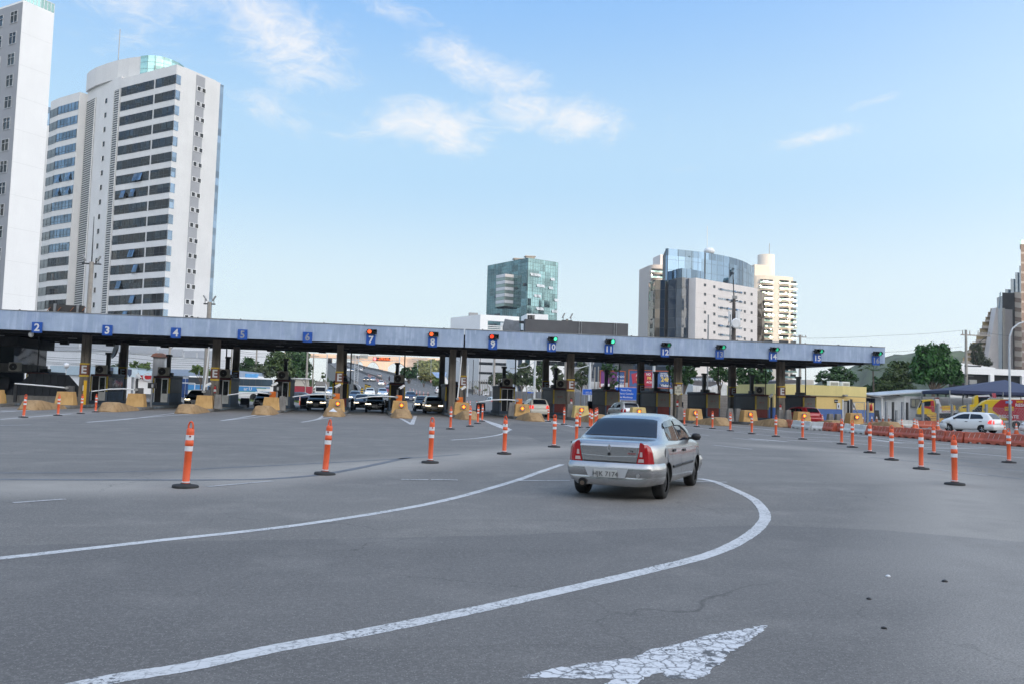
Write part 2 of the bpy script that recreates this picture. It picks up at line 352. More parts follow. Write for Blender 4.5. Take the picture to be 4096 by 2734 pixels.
dust=[gseg('g1',-200,340,'g1',840,330,1.5,.95),gseg('g1',840,320,'g1',2000,215,1.6,.85),gseg('g1',2000,215,'g2',250,40,1.4,.75),
      gseg('g2',1100,30,'g2',1640,70,1.6,.6),gseg('g2',1640,75,'g2',2050,215,2.2,.75),gseg('g2',2050,215,'h2',2250,420,1.5,.75),gseg('h2',2300,400,'h2',2330,860,.8,.7),
      gseg('g2',2050,230,'g2',2600,330,1.6,.6),gseg('e1',0,760,'e1',1400,640,1.0,.4)]
ASPH=asphalt('asphalt',(.188,.177,.162),(.44,.405,.355),dust); ASPH2=asphalt('asphalt_relaid',(.155,.147,.137),(.37,.345,.31),dust[5:8])
ROADM=asphalt('road_asphalt',(.17,.165,.155),(.25,.24,.22))
mb=MB()
xs=[-1700,-900,-500,-200,-100,-50,-20,0,20,50,100,200,500,900,1700]; ys=[-900,-300,-100,-30,0,30,60,96,150,300,700,1200,1700]
vs=[(x,y,0) for y in ys for x in xs]; nx=len(xs)
mb.add(vs,[(j*nx+i,j*nx+i+1,(j+1)*nx+i+1,(j+1)*nx+i) for j in range(len(ys)-1) for i in range(nx-1)])
struct(mb.build('ground',ASPH))
# a later, darker resurfacing in the foreground, and a few cut patches
def patch(pts,z=.0015):
 mb=MB(); mb.add([(p.x,p.y,z) for p in pts],[tuple(range(len(pts)-1,-1,-1))]); o=struct(mb.build('asphalt_patch',ASPH2)); return o
def gl(*p): return [onZ(k,x,y) for k,x,y in p]
patch(gl(('h1',-400,240),('h1',0,207),('h1',800,188),('h1',1500,176),('h1',2349,158),('h2',600,128),('h2',1150,112),('h2',1700,135),('h2',2349,190),('h2',3100,300),('h2',3400,900),('h1',1200,900),('h1',-400,900))[::1])
patch(gl(('e2',300,600),('e2',690,606),('e2',900,690),('e2',1330,655),('e2',1430,600),('e2',1000,480),('e2',500,440)))
# ------------------------------------------------------------------ painted lines
def paint(name, base, crack, scale, thr, hole=.9):
 m=bpy.data.materials.new(name); m.use_nodes=True; t=m.node_tree; b=t.nodes['Principled BSDF']; b.inputs['Roughness'].default_value=.75
 g=t.nodes.new('ShaderNodeNewGeometry')
 wz=t.nodes.new('ShaderNodeTexNoise'); wz.inputs['Scale'].default_value=scale*1.3; wz.inputs['Detail'].default_value=4; t.links.new(g.outputs['Position'],wz.inputs['Vector'])
 mxv=t.nodes.new('ShaderNodeVectorMath'); mxv.operation='MULTIPLY_ADD'; mxv.inputs[1].default_value=(.9/scale,)*3
 t.links.new(wz.outputs['Color'],mxv.inputs[0]); t.links.new(g.outputs['Position'],mxv.inputs[2])
 vo=t.nodes.new('ShaderNodeTexVoronoi'); vo.feature='DISTANCE_TO_EDGE'; vo.inputs['Scale'].default_value=scale; t.links.new(mxv.outputs[0],vo.inputs['Vector'])
 no=t.nodes.new('ShaderNodeTexNoise'); no.inputs['Scale'].default_value=1.3; no.inputs['Detail'].default_value=8; no.inputs['Roughness'].default_value=.75; t.links.new(g.outputs['Position'],no.inputs['Vector'])
 fi=t.nodes.new('ShaderNodeTexNoise'); fi.inputs['Scale'].default_value=24; fi.inputs['Detail'].default_value=6; fi.inputs['Roughness'].default_value=.75; t.links.new(g.outputs['Position'],fi.inputs['Vector'])
 a=t.nodes.new('ShaderNodeMapRange'); a.inputs['From Min'].default_value=0; a.inputs['From Max'].default_value=thr; a.inputs['To Min'].default_value=1.0; a.inputs['To Max'].default_value=0; t.links.new(vo.outputs[0],a.inputs['Value'])
 c=t.nodes.new('ShaderNodeMapRange'); c.inputs['From Min'].default_value=.50; c.inputs['From Max'].default_value=.57; t.links.new(fi.outputs['Fac'],c.inputs['Value'])
 e=t.nodes.new('ShaderNodeMapRange'); e.inputs['From Min'].default_value=.44; e.inputs['From Max'].default_value=.58; t.links.new(no.outputs['Fac'],e.inputs['Value'])
 mu=t.nodes.new('ShaderNodeMath'); mu.operation='MULTIPLY'; t.links.new(c.outputs[0],mu.inputs[0]); t.links.new(e.outputs[0],mu.inputs[1])
 ma=t.nodes.new('ShaderNodeMath'); ma.operation='MULTIPLY'; ma.inputs[1].default_value=crack; t.links.new(a.outputs[0],ma.inputs[0])
 mm=t.nodes.new('ShaderNodeMath'); mm.operation='MAXIMUM'; t.links.new(ma.outputs[0],mm.inputs[0]); t.links.new(mu.outputs[0],mm.inputs[1])
 hn=t.nodes.new('ShaderNodeTexNoise'); hn.inputs['Scale'].default_value=3.2; hn.inputs['Detail'].default_value=7; hn.inputs['Roughness'].default_value=.62; t.links.new(g.outputs['Position'],hn.inputs['Vector'])
 hr=t.nodes.new('ShaderNodeMapRange'); hr.inputs['From Min'].default_value=hole; hr.inputs['From Max'].default_value=hole+.03; t.links.new(hn.outputs['Fac'],hr.inputs['Value'])
 m3=t.nodes.new('ShaderNodeMath'); m3.operation='MAXIMUM'; t.links.new(mm.outputs[0],m3.inputs[0]); t.links.new(hr.outputs[0],m3.inputs[1]); mm=m3
 mx=t.nodes.new('ShaderNodeMix'); mx.data_type='RGBA'; t.links.new(mm.outputs[0],mx.inputs['Factor']); mx.inputs['A'].default_value=(*base,1); mx.inputs['B'].default_value=(.10,.10,.10,1)
 t.links.new(mx.outputs['Result'],b.inputs['Base Color']); return m
PAINT=paint('road_paint',(.56,.56,.55),.45,7,.05,.66); CRACKED=paint('cracked_paint',(.62,.62,.62),1.0,8.0,.08,.58); OLDP=paint('old_paint',(.42,.41,.40),.5,4,.05)
BLACKOUT=mat('blackout_paint',(.135,.142,.155),.75,var=.25)
def spline(P,n=6):
 out=[]
 for i in range(len(P)-1):
  a=P[max(0,i-1)];b=P[i];c=P[i+1];d=P[min(len(P)-1,i+2)]
  for k in range(n):
   t=k/n; out.append(.5*((2*b)+(c-a)*t+(2*a-5*b+4*c-d)*t*t+(3*b-a-3*c+d)*t**3))
 out.append(P[-1]); return out
rnd0=random.Random(5)
def ribbon(pts,w,z,name='road_marking',m=PAINT,smooth=True,zf=None):
 P=[Vector((p.x,p.y,0)) for p in pts]
 if smooth and len(P)>2: P=spline(P,14)
 vs=[]
 for i,p in enumerate(P):
  d=(P[min(len(P)-1,i+1)]-P[max(0,i-1)]).normalized(); nn=Vector((-d.y,d.x,0))
  for s in (1,-1):
   q=p+nn*(s*w/2*rnd0.uniform(.93,1.05)); vs.append((q.x,q.y,(zf(q.y) if zf else 0)+z))
 mb=MB(); mb.add(vs,[(2*i+1,2*i+3,2*i+2,2*i) for i in range(len(P)-1)])
 return struct(mb.build(name,m))
ribbon(gl(('h1',-500,318),('h1',0,265),('h1',700,187),('h1',1400,108),('h1',2000,8),('g1',2349,315),('g2',120,158),('g2',230,121)),.15,.004)
ribbon(gl(('h1',0,940),('h1',450,832),('h1',870,763),('h1',1250,682),('h1',1700,600),('h1',2050,530),('h1',2349,465),('h2',410,372),('h2',640,318),('h2',900,250),('h2',1060,178),('h2',1145,110),('h2',1160,60),('h2',1125,8),('g2',1080,265),('g2',1000,228),('g2',930,200),('g2',860,186)),.17,.004)
for a in [(('g1',1840,305),('g1',1965,307)),(('g1',1978,306),('g1',2100,308)),(('g2',0,196),('g2',265,195)),(('g2',750,200),('g2',985,203))]:
 ribbon(gl(*a),.09,.008)
for a,w in [((('g1',0,57),('g1',140,54)),.12),((('g1',400,42),('g1',640,22),('g1',890,3)),.16),((('g1',0,29),('g1',200,13),('g1',330,3)),.2),
  ((('e1',0,655),('e1',440,630)),.3),((('e1',0,640),('e1',300,622)),.15),((('e1',1170,795),('e1',1700,755),('e1',2349,672)),.13),
  ((('g1',1015,35),('g1',1100,22),('g1',1180,8)),.2),((('g1',1015,35),('g1',1180,18),('g1',1300,1)),.14),
  ((('g1',1385,42),('g1',1460,27),('g1',1490,6)),.2),((('g1',1385,42),('g1',1500,22),('g1',1610,4)),.16),
  ((('g1',1795,5),('g1',1845,28),('g1',1886,51)),.2),((('g1',1906,12),('g1',1898,30),('g1',1889,52)),.25),
  ((('g1',2200,28),('g1',2290,55),('g1',2336,78)),.35),((('g1',2336,78),('g1',2300,97),('g1',2200,114),('g1',2070,124)),.16),
  ((('e2',60,370),('e2',230,450),('e2',440,530)),.2),
  ((('e2',520,360),('e2',920,415),('e2',1470,505)),.14),((('e2',915,390),('e2',1100,435),('e2',1330,490)),.18),
  ((('e3',150,572),('e3',450,603)),.11),((('e3',520,732),('e3',1040,788)),.11),((('e3',780,637),('e3',1100,668),('e3',1260,680)),.12),
  ((('e3',760,480),('e3',1130,512),('e3',1560,552),('e3',2349,617)),.22),((('e3',850,545),('e3',1590,562)),.14),((('e3',100,482),('e3',700,545),('e3',1400,618),('e3',2349,700)),.12),
  ((('e3',1650,625),('e3',2349,637)),.16),((('e4',0,590),('e4',900,690),('e4',2349,805)),.14),((('e4',0,705),('e4',900,775),('e4',2349,905)),.13),((('e4',920,766),('e4',1400,772),('e4',1850,770)),.22),
  ((('e4',300,655),('e4',700,705)),.3),((('e4',0,665),('e4',560,690),('e4',900,705)),.2),((('e3',1000,645),('e3',1500,685)),.35),((('e3',1500,665),('e3',2110,690)),.2)]:
 ribbon(gl(*a),w,.005+.0011*random.random())
for nose in range(4,10):            # hatched zone in front of the island noses
 X0=-20.55+4.57*(nose-2)
 for k in range(4):
  y=51.9+.75*k; hw=.10+.24*k
  ribbon([Vector((X0-hw-(nose-6.6)*.28*(3.2-k)*-.4,y,0)),Vector((X0+hw-(nose-6.6)*.28*(3.2-k)*-.4,y+.25,0))],.13,.0075,m=OLDP)
for a,w in [((('g1',-100,275),('g1',560,270),('g1',1000,252),('g1',1500,228),('g1',1900,205),('g1',2110,190)),.16),((('g1',0,304),('g1',500,306),('g1',1000,306),('g1',1300,298),('g1',1560,268),('g1',1880,202)),.2),
   ((('g2',1640,88),('g2',1900,112),('g2',2349,150)),.14),((('e4',1000,885),('e4',1790,970)),.16),((('e4',1850,1130),('e4',2349,1190)),.12)]:
 ribbon(gl(*a),w,.003,'tar_seam',BLACKOUT)
for a in [(('g1',60,412),('g1',300,395)),(('g1',950,338),('g1',1250,312)),(('e4',1100,1045),('e4',1500,1100),('e4',1850,1140))]: ribbon(gl(*a),.12,.006,'road_marking',OLDP)
ap=[onZ('h2',x,y) for x,y in ((46,812),(200,770),(420,737),(560,722),(620,690),(780,655),(860,628),(1000,600),(1182,571),(1120,622),(1080,650),(1000,700),(960,745),(900,800),(850,822),(720,818),(690,790),(640,800),(560,850),(420,930),(300,930),(470,820),(300,818),(160,815))]
aq=[]
for p_,q_ in zip(ap,ap[1:]+ap[:1]):        # chipped outline
 m=max(1,int((q_-p_).length/.035))
 for k in range(m): c_=p_.lerp(q_,k/m); aq.append(c_+Vector((rnd0.uniform(-.016,.016),rnd0.uniform(-.016,.016),0)) if k else c_)
ap=aq
mb=MB(); mb.add([(p.x,p.y,.004) for p in ap],[tuple(range(len(ap)-1,-1,-1))]); struct(mb.build('road_marking',CRACKED))
# the ends of the arrow's polygon run under the frame edge; triangulate it cleanly
o=COL.objects[-1]; import bmesh
bm=bmesh.new(); bm.from_mesh(o.data); bmesh.ops.triangulate(bm,faces=bm.faces[:],ngon_method='EAR_CLIP'); bmesh.ops.recalc_face_normals(bm,faces=bm.faces[:])
for f in bm.faces:
 if f.normal.z<0: f.normal_flip()
bm.to_mesh(o.data); bm.free()
# ------------------------------------------------------------------ highway climbing to the bridge
def lerp(pts,Y): return float(np.interp(Y,[p[0] for p in pts],[p[1] for p in pts]))
RR=[(96,30),(150,25.5),(224,20.1),(264.5,17.9),(301,13.8),(338,9.7),(406,4.1),(447,-2.5),(561,-12.7),(640,-18),(760,-25)]
RL=[(96,-1.5),(152,-.8),(234,-3.0),(267,-5.8),(340,-11),(420,-17.5),(550,-27),(640,-31),(760,-36.5)]
Ys=[96,110,125,140,155,170,185,200,215,230,245,260,280,300,320,340,370,400,430,460,500,550,600,680,760]
mb=MB(); vs=[]
for Y in Ys: vs += [(lerp(RL,Y)-.6,Y,ramp_z(Y)+.012),(lerp(RR,Y)+.6,Y,ramp_z(Y)+.012)]
mb.add(vs,[(2*i,2*i+1,2*i+3,2*i+2) for i in range(len(Ys)-1)])
struct(mb.build('road',ROADM))
CONC=mat('weathered_concrete',(.24,.225,.2),.85,var=.25,vs=1.2,streak=.5,bump=.2)
CONCD=mat('dark_concrete',(.13,.12,.11),.9,var=.3,vs=1.5,streak=.5)
def parapet(name,edge,out,y0,h,label,wall=True):
 t=thing(name,label,'barrier',(lerp(edge,y0),y0,ramp_z(y0)))
 m1=MB(); m2=MB()
 yy=[y for y in Ys if y>=y0]
 for a,b in zip(yy[:-1],yy[1:]):
  p=(lerp(edge,a)+out*.3,a); q=(lerp(edge,b)+out*.3,b)
  for mbx,z0a,z0b,z1a,z1b,tk in ((m1,ramp_z(a)+.35,ramp_z(b)+.35,ramp_z(a)+h,ramp_z(b)+h,.18),(m2,0,0,ramp_z(a)+.36,ramp_z(b)+.36,.3)):
   mbx.add([(p[0],p[1],z0a),(p[0]+out*tk,p[1],z0a),(q[0]+out*tk,q[1],z0b),(q[0],q[1],z0b),(p[0],p[1],z1a),(p[0]+out*tk,p[1],z1a),(q[0]+out*tk,q[1],z1b),(q[0],q[1],z1b)],
              [(0,3,2,1),(4,5,6,7),(0,1,5,4),(1,2,6,5),(2,3,7,6),(3,0,4,7)])
 m1.build('railing',CONCD,t,w=True); m2.build('wall',CONC,t,w=True)
 for Y in np.arange(y0,470,8.0):
  x=lerp(edge,Y)+out*.2; MB().box(x-.14,x+.14,Y-.2,Y+.2,ramp_z(Y)+.3,ramp_z(Y)+h+.06).build('post',CONC,t,w=True)
parapet('bridge_parapet',RR,1,175,1.0,'dark concrete parapet along the right edge of the climbing highway')
parapet('bridge_parapet',RL,-1,235,1.0,'concrete parapet and retaining wall along the left edge of the climbing highway')
ribbon([Vector((lerp(RL,Y)+.3,Y,0)) for Y in Ys if Y<330],.2,.02,zf=ramp_z,smooth=False)
for f in (.2,.4,.6,.8):
 for Y in np.arange(108,480,9.0):
  if abs(f-.5)>.05:
   ribbon([Vector((lerp(RL,q)*(1-f)+lerp(RR,q)*f,q,0)) for q in (Y,Y+3.2)],.16,.022,zf=ramp_z,smooth=False)
mb=MB()
for a,b in zip(Ys[:-1],Ys[1:]):
 if a<268: continue
 f=.47; p=lerp(RL,a)*(1-f)+lerp(RR,a)*f; q=lerp(RL,b)*(1-f)+lerp(RR,b)*f
 mb.add([(p-.25,a,ramp_z(a)),(p+.25,a,ramp_z(a)),(q+.25,b,ramp_z(b)),(q-.25,b,ramp_z(b)),(p-.12,a,ramp_z(a)+.85),(p+.12,a,ramp_z(a)+.85),(q+.12,b,ramp_z(b)+.85),(q-.12,b,ramp_z(b)+.85)],[(0,3,2,1),(4,5,6,7),(0,1,5,4),(1,2,6,5),(2,3,7,6),(3,0,4,7)])
tag(mb.build('median_barrier',CONCD),'low concrete median barrier dividing the climbing highway','barrier')
# ------------------------------------------------------------------ hills: an unseen one added to block the sun, and the one in view
def hill(name, ridge, y0, y1, m, seed):
 """ridge: (x, height) along the crest; the flanks fall to y0 (near) and y1 (far)"""
 rng=np.random.default_rng(seed); xs=np.linspace(ridge[0][0],ridge[-1][0],70); n=14
 vs=[]
 for j in range(n+1):
  t=j/n; y=y0+(y1-y0)*t; prof=math.sin(math.pi*min(1,t*1.0))**.8 if t<1 else 0
  for x in xs:
   h=np.interp(x,[r[0] for r in ridge],[r[1] for r in ridge])
   vs.append((x,y,max(-1,h*prof*(1+.05*rng.standard_normal())) ))
 mb=MB(); k=len(xs); mb.add(vs,[(j*k+i,j*k+i+1,(j+1)*k+i+1,(j+1)*k+i) for j in range(n) for i in range(k-1)],0,True)
 return struct(mb.build(name,m))
HILLM=mat('wooded_hill',(.045,.07,.035),.95,var=.5,vs=.05,alt=(.085,.12,.05),bump=.6,bs=.12)
hill('hill',[(-700,60),(-400,110),(-100,146),(250,150),(455,142),(500,112),(640,106),(760,60),(950,20)],-190,-420,HILLM,3)  # unseen, added behind the camera; crest shaped to keep the sun off the plaza
a=onY('c7',400,850,900); b=onY('c7',1010,630,900); c=onY('c7',1560,640,900); d=onY('c7',2000,800,900)
hill('hill',[(a.x-1,0),(a.x,4),(onY('c7',600,770,900).x,onY('c7',600,770,900).z),(onY('c7',830,690,900).x,onY('c7',830,690,900).z),(b.x,b.z+3),(c.x,c.z+4),(d.x,d.z+10),(d.x+300,20)],700,1100,HILLM,5)
# ================================================================== TOLL PLAZA
LANE=4.57
def lane_x(i): return -22.85+LANE*(i-2)
def isl_x(i): return -20.55+LANE*(i-2)
FASC=mat('fascia_paint',(.30,.395,.55),.55,var=.14,vs=.5,alt=(.39,.485,.63),streak=0)
# chalky run-off streaks on the fascia
def streaky(m, light, amt):
 t=m.node_tree; b=t.nodes['Principled BSDF']; src=b.inputs['Base Color'].links[0].from_socket
 tcn=t.nodes.new('ShaderNodeTexCoord')
 out=src
 for sc,lo,hi,c,a in ((1.1,.49,.58,light,.8),(.5,.47,.62,(light[0]*.62,light[1]*.66,light[2]*.8),.6),(2.6,.66,.70,(.62,.64,.66),.75),(.9,.70,.73,(.35,.22,.12),.5)):
  mp=t.nodes.new('ShaderNodeMapping'); mp.inputs['Scale'].default_value=(sc,.05,.05); mp.inputs['Location'].default_value=(sc*3.1,0,sc)
  n=t.nodes.new('ShaderNodeTexNoise'); n.inputs['Scale'].default_value=2.0; n.inputs['Detail'].default_value=7; n.inputs['Roughness'].default_value=.7
  t.links.new(tcn.outputs['Object'],mp.inputs[0]); t.links.new(mp.outputs[0],n.inputs['Vector'])
  r=t.nodes.new('ShaderNodeMapRange'); r.inputs['From Min'].default_value=lo; r.inputs['From Max'].default_value=hi; r.inputs['To Max'].default_value=a; t.links.new(n.outputs['Fac'],r.inputs['Value'])
  mp2=t.nodes.new('ShaderNodeMapping'); mp2.inputs['Scale'].default_value=(sc*2,.3,.8)
  n2=t.nodes.new('ShaderNodeTexNoise'); n2.inputs['Scale'].default_value=1.5; n2.inputs['Detail'].default_value=5; t.links.new(tcn.outputs['Object'],mp2.inputs[0]); t.links.new(mp2.outputs[0],n2.inputs['Vector'])
  r2=t.nodes.new('ShaderNodeMapRange'); r2.inputs['From Min'].default_value=.38; r2.inputs['From Max'].default_value=.58; t.links.new(n2.outputs['Fac'],r2.inputs['Value'])
  mu=t.nodes.new('ShaderNodeMath'); mu.operation='MULTIPLY'; t.links.new(r.outputs[0],mu.inputs[0]); t.links.new(r2.outputs[0],mu.inputs[1])
  mx=t.nodes.new('ShaderNodeMix'); mx.data_type='RGBA'; t.links.new(mu.outputs[0],mx.inputs['Factor']); t.links.new(out,mx.inputs['A']); mx.inputs['B'].default_value=(*c,1); out=mx.outputs['Result']
 t.links.new(out,b.inputs['Base Color'])
streaky(FASC,(.46,.55,.69),.55)
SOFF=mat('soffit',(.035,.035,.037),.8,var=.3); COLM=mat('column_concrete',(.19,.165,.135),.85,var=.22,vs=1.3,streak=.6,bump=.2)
STEEL=mat('dark_steel',(.05,.052,.055),.5,.3); GALV=mat('galvanised_steel',(.34,.35,.36),.45,.7,var=.15); WHITEM=mat('white_metal',(.74,.75,.75),.4,var=.06)
BLACK=mat('black_plastic',(.018,.018,.019),.45,var=.2); GREYPL=mat('grey_plastic',(.30,.30,.29),.5)
BLUESGN=mat('sign_blue',(.015,.085,.38),.4,var=.18,vs=4); BLUESGN2=mat('bright_sign_blue',(.01,.11,.55),.4,var=.05); WHT=mat('sign_white',(.64,.65,.66),.45,var=.08); GRYN=mat('faded_grey',(.27,.29,.33),.6,var=.2,vs=8)
BROWNP=mat('brown_panel',(.17,.055,.03),.6); YELP=mat('yellow_paint',(.62,.42,.04),.5,var=.15);
X0c,X1c,XG=-34.0,42.0,6.98
cano=thing('toll_canopy','long weathered blue fronted toll plaza canopy on concrete columns','canopy',(4,62,0))
MB().box(X0c,XG-.06,62,62.16,5.25,6.57).build('fascia',FASC,cano,w=True,bevel=.015)
MB().box(XG+.06,X1c,62,62.16,5.25,6.57).build('fascia',FASC,cano,w=True,bevel=.015)
MB().box(X1c-.14,X1c,62.17,76.8,5.25,6.57).build('end_fascia',FASC,cano,w=True)
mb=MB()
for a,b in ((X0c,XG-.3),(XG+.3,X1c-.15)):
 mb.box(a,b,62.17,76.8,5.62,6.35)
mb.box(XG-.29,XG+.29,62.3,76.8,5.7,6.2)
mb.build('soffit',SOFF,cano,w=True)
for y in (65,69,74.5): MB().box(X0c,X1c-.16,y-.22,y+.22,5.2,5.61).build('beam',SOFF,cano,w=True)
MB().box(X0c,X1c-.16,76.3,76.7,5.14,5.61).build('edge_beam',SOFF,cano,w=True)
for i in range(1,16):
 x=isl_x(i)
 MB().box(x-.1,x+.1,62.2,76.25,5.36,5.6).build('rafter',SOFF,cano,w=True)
mb=MB(); mb.box(X0c,XG-.06,61.97,62.2,6.575,6.62); mb.box(XG+.06,X1c,61.97,62.2,6.575,6.62); mb.build('coping',GALV,cano,w=True)
def marker(col,x,y,w,flip,front=True):
 d=-1 if front else -1
 for za,zb in ((2.22,2.34),(3.09,3.2)): MB().box(x-w-.012,x+w+.012,y-.012,y+.3,za,zb).build('yellow_band',YELP,col,w=False)
 MB().box(x-w-.01,x+w+.01,y-.01,y+.3,2.345,3.085).build('marker_panel',BROWNP,col)
 MB().text('E',.78,up_at(x+flip,y-.016,2.715),0,.03).build('letter',WHT,col)
for i in (2,4,6,8,10,12,14):
 for row,y in (('f',65.0),('b',74.5)):
  xs_=[isl_x(i)] if i!=8 else [isl_x(i)-.42,isl_x(i)+.42]
  for x in xs_:
   w=.29 if i!=8 else .26
   mb=MB(); mb.frust((x-w,x-.02,y-.3,y+.3),(x-w*.86,x-.02,y-.3,y+.3),.18,5.24); mb.frust((x+.02,x+w,y-.3,y+.3),(x+.02,x+w*.86,y-.3,y+.3),.18,5.24); mb.box(x-.02,x+.02,y-.24,y+.24,.18,5.24)
   c=mb.build('column',COLM,cano,w=True)
   # markers sit in the canopy's frame
   o=Vector((x-4,y-62,0))
   if not (i==8 and x<isl_x(i)): marker(c,o.x,o.y-.3,w,.0)
for x in np.arange(-30,41,2.95):
 MB().box(x-.03,x+.03,61.99,62.2,6.62,6.67).build('clip',STEEL,cano,w=True)
# ------------------------------------------------------------------ number signs and lane signals
REDL=mat('red_lamp_lit',(.6,.03,.02),.3,emit=(1,.055,.02),es=1.6,var=0); REDO=mat('red_lamp_cross',(.6,.06,.02),.3,emit=(1,.13,.03),es=1.6,var=0)
GRNL=mat('green_lamp_lit',(.02,.4,.22),.3,emit=(.10,1.0,.55),es=1.25,var=0); GRND=mat('green_lamp_dim',(.02,.16,.09),.3,emit=(.02,.5,.22),es=.22,var=0); LOFF=mat('lamp_unlit',(.02,.022,.022),.25,var=0)
AMB=mat('amber_lamp_lit',(.7,.25,.02),.3,emit=(1,.42,.05),es=1.7,var=0); AMBR=mat('amber_lamp_rim',(.6,.12,.02),.3,emit=(1,.16,.02),es=1.0,var=0)
SX={15:35.86,16:41.1}
for i in range(2,17):
 x=SX.get(i,lane_x(i)); z=5.53 if 5<=i<=11 else 5.46
 grey=i in (5,6,13,16)
 t=thing('lane_number_sign','blue lane sign with %s number %d'%('faded grey' if grey else 'white',i),'sign',(x,61.9,z),group='lane number signs on the canopy')
 MB().box(-.335,.335,-.03,.03,-.37,.37).build('panel',BLUESGN,t)
 MB().text(str(i),.72 if i<10 else .62,up_at(0,-.034,-.02),0,.028).build('number',GRYN if grey else WHT,t)
 if i>=7:
  col='red' if i<10 else 'green'
  t=thing('lane_signal','black two lamp lane signal with %s lamp %s above number %d'%(col,'dimly lit' if i==12 else 'lit',i),'traffic light',(x+.06,61.78,z+.58),group='lane signals on the canopy')
  MB().box(-.36,.36,-.06,.09,-.18,.18).build('housing',BLACK,t,bevel=.02)
  MB().box(-.44,-.36,.02,.08,-.03,.03).box(-.40,-.37,.02,.19,-.04,.04).build('bracket',STEEL,t)
  for s,on in ((-1,col=='red'),(1,col=='green')):
   mt=LOFF if not on else (REDO if i in(7,8) else REDL if col=='red' else GRND if i==12 else GRNL if i<12 else mat('green_lamp_soft',(.02,.3,.16),.3,emit=(.05,.85,.42),es=.55,var=0))
   MB().cyl((s*.18,-.061,0),(s*.18,-.075,0),.145,n=18).build('red_lens' if s<0 else 'green_lens',mt,t)
   mb=MB(); n=14
   for k in range(n):
    a=math.pi*(-.12+1.24*k/n); b=math.pi*(-.12+1.24*(k+1)/n)
    for r in (.165,):
     mb.quad((s*.18+r*math.cos(a),-.06,r*math.sin(a)),(s*.18+r*math.cos(b),-.06,r*math.sin(b)),(s*.18+r*math.cos(b),-.27,r*math.sin(b)-.02),(s*.18+r*math.cos(a),-.27,r*math.sin(a)-.02))
   v=mb.build('visor',BLACK,t); q=v.modifiers.new('thick','SOLIDIFY'); q.thickness=.012
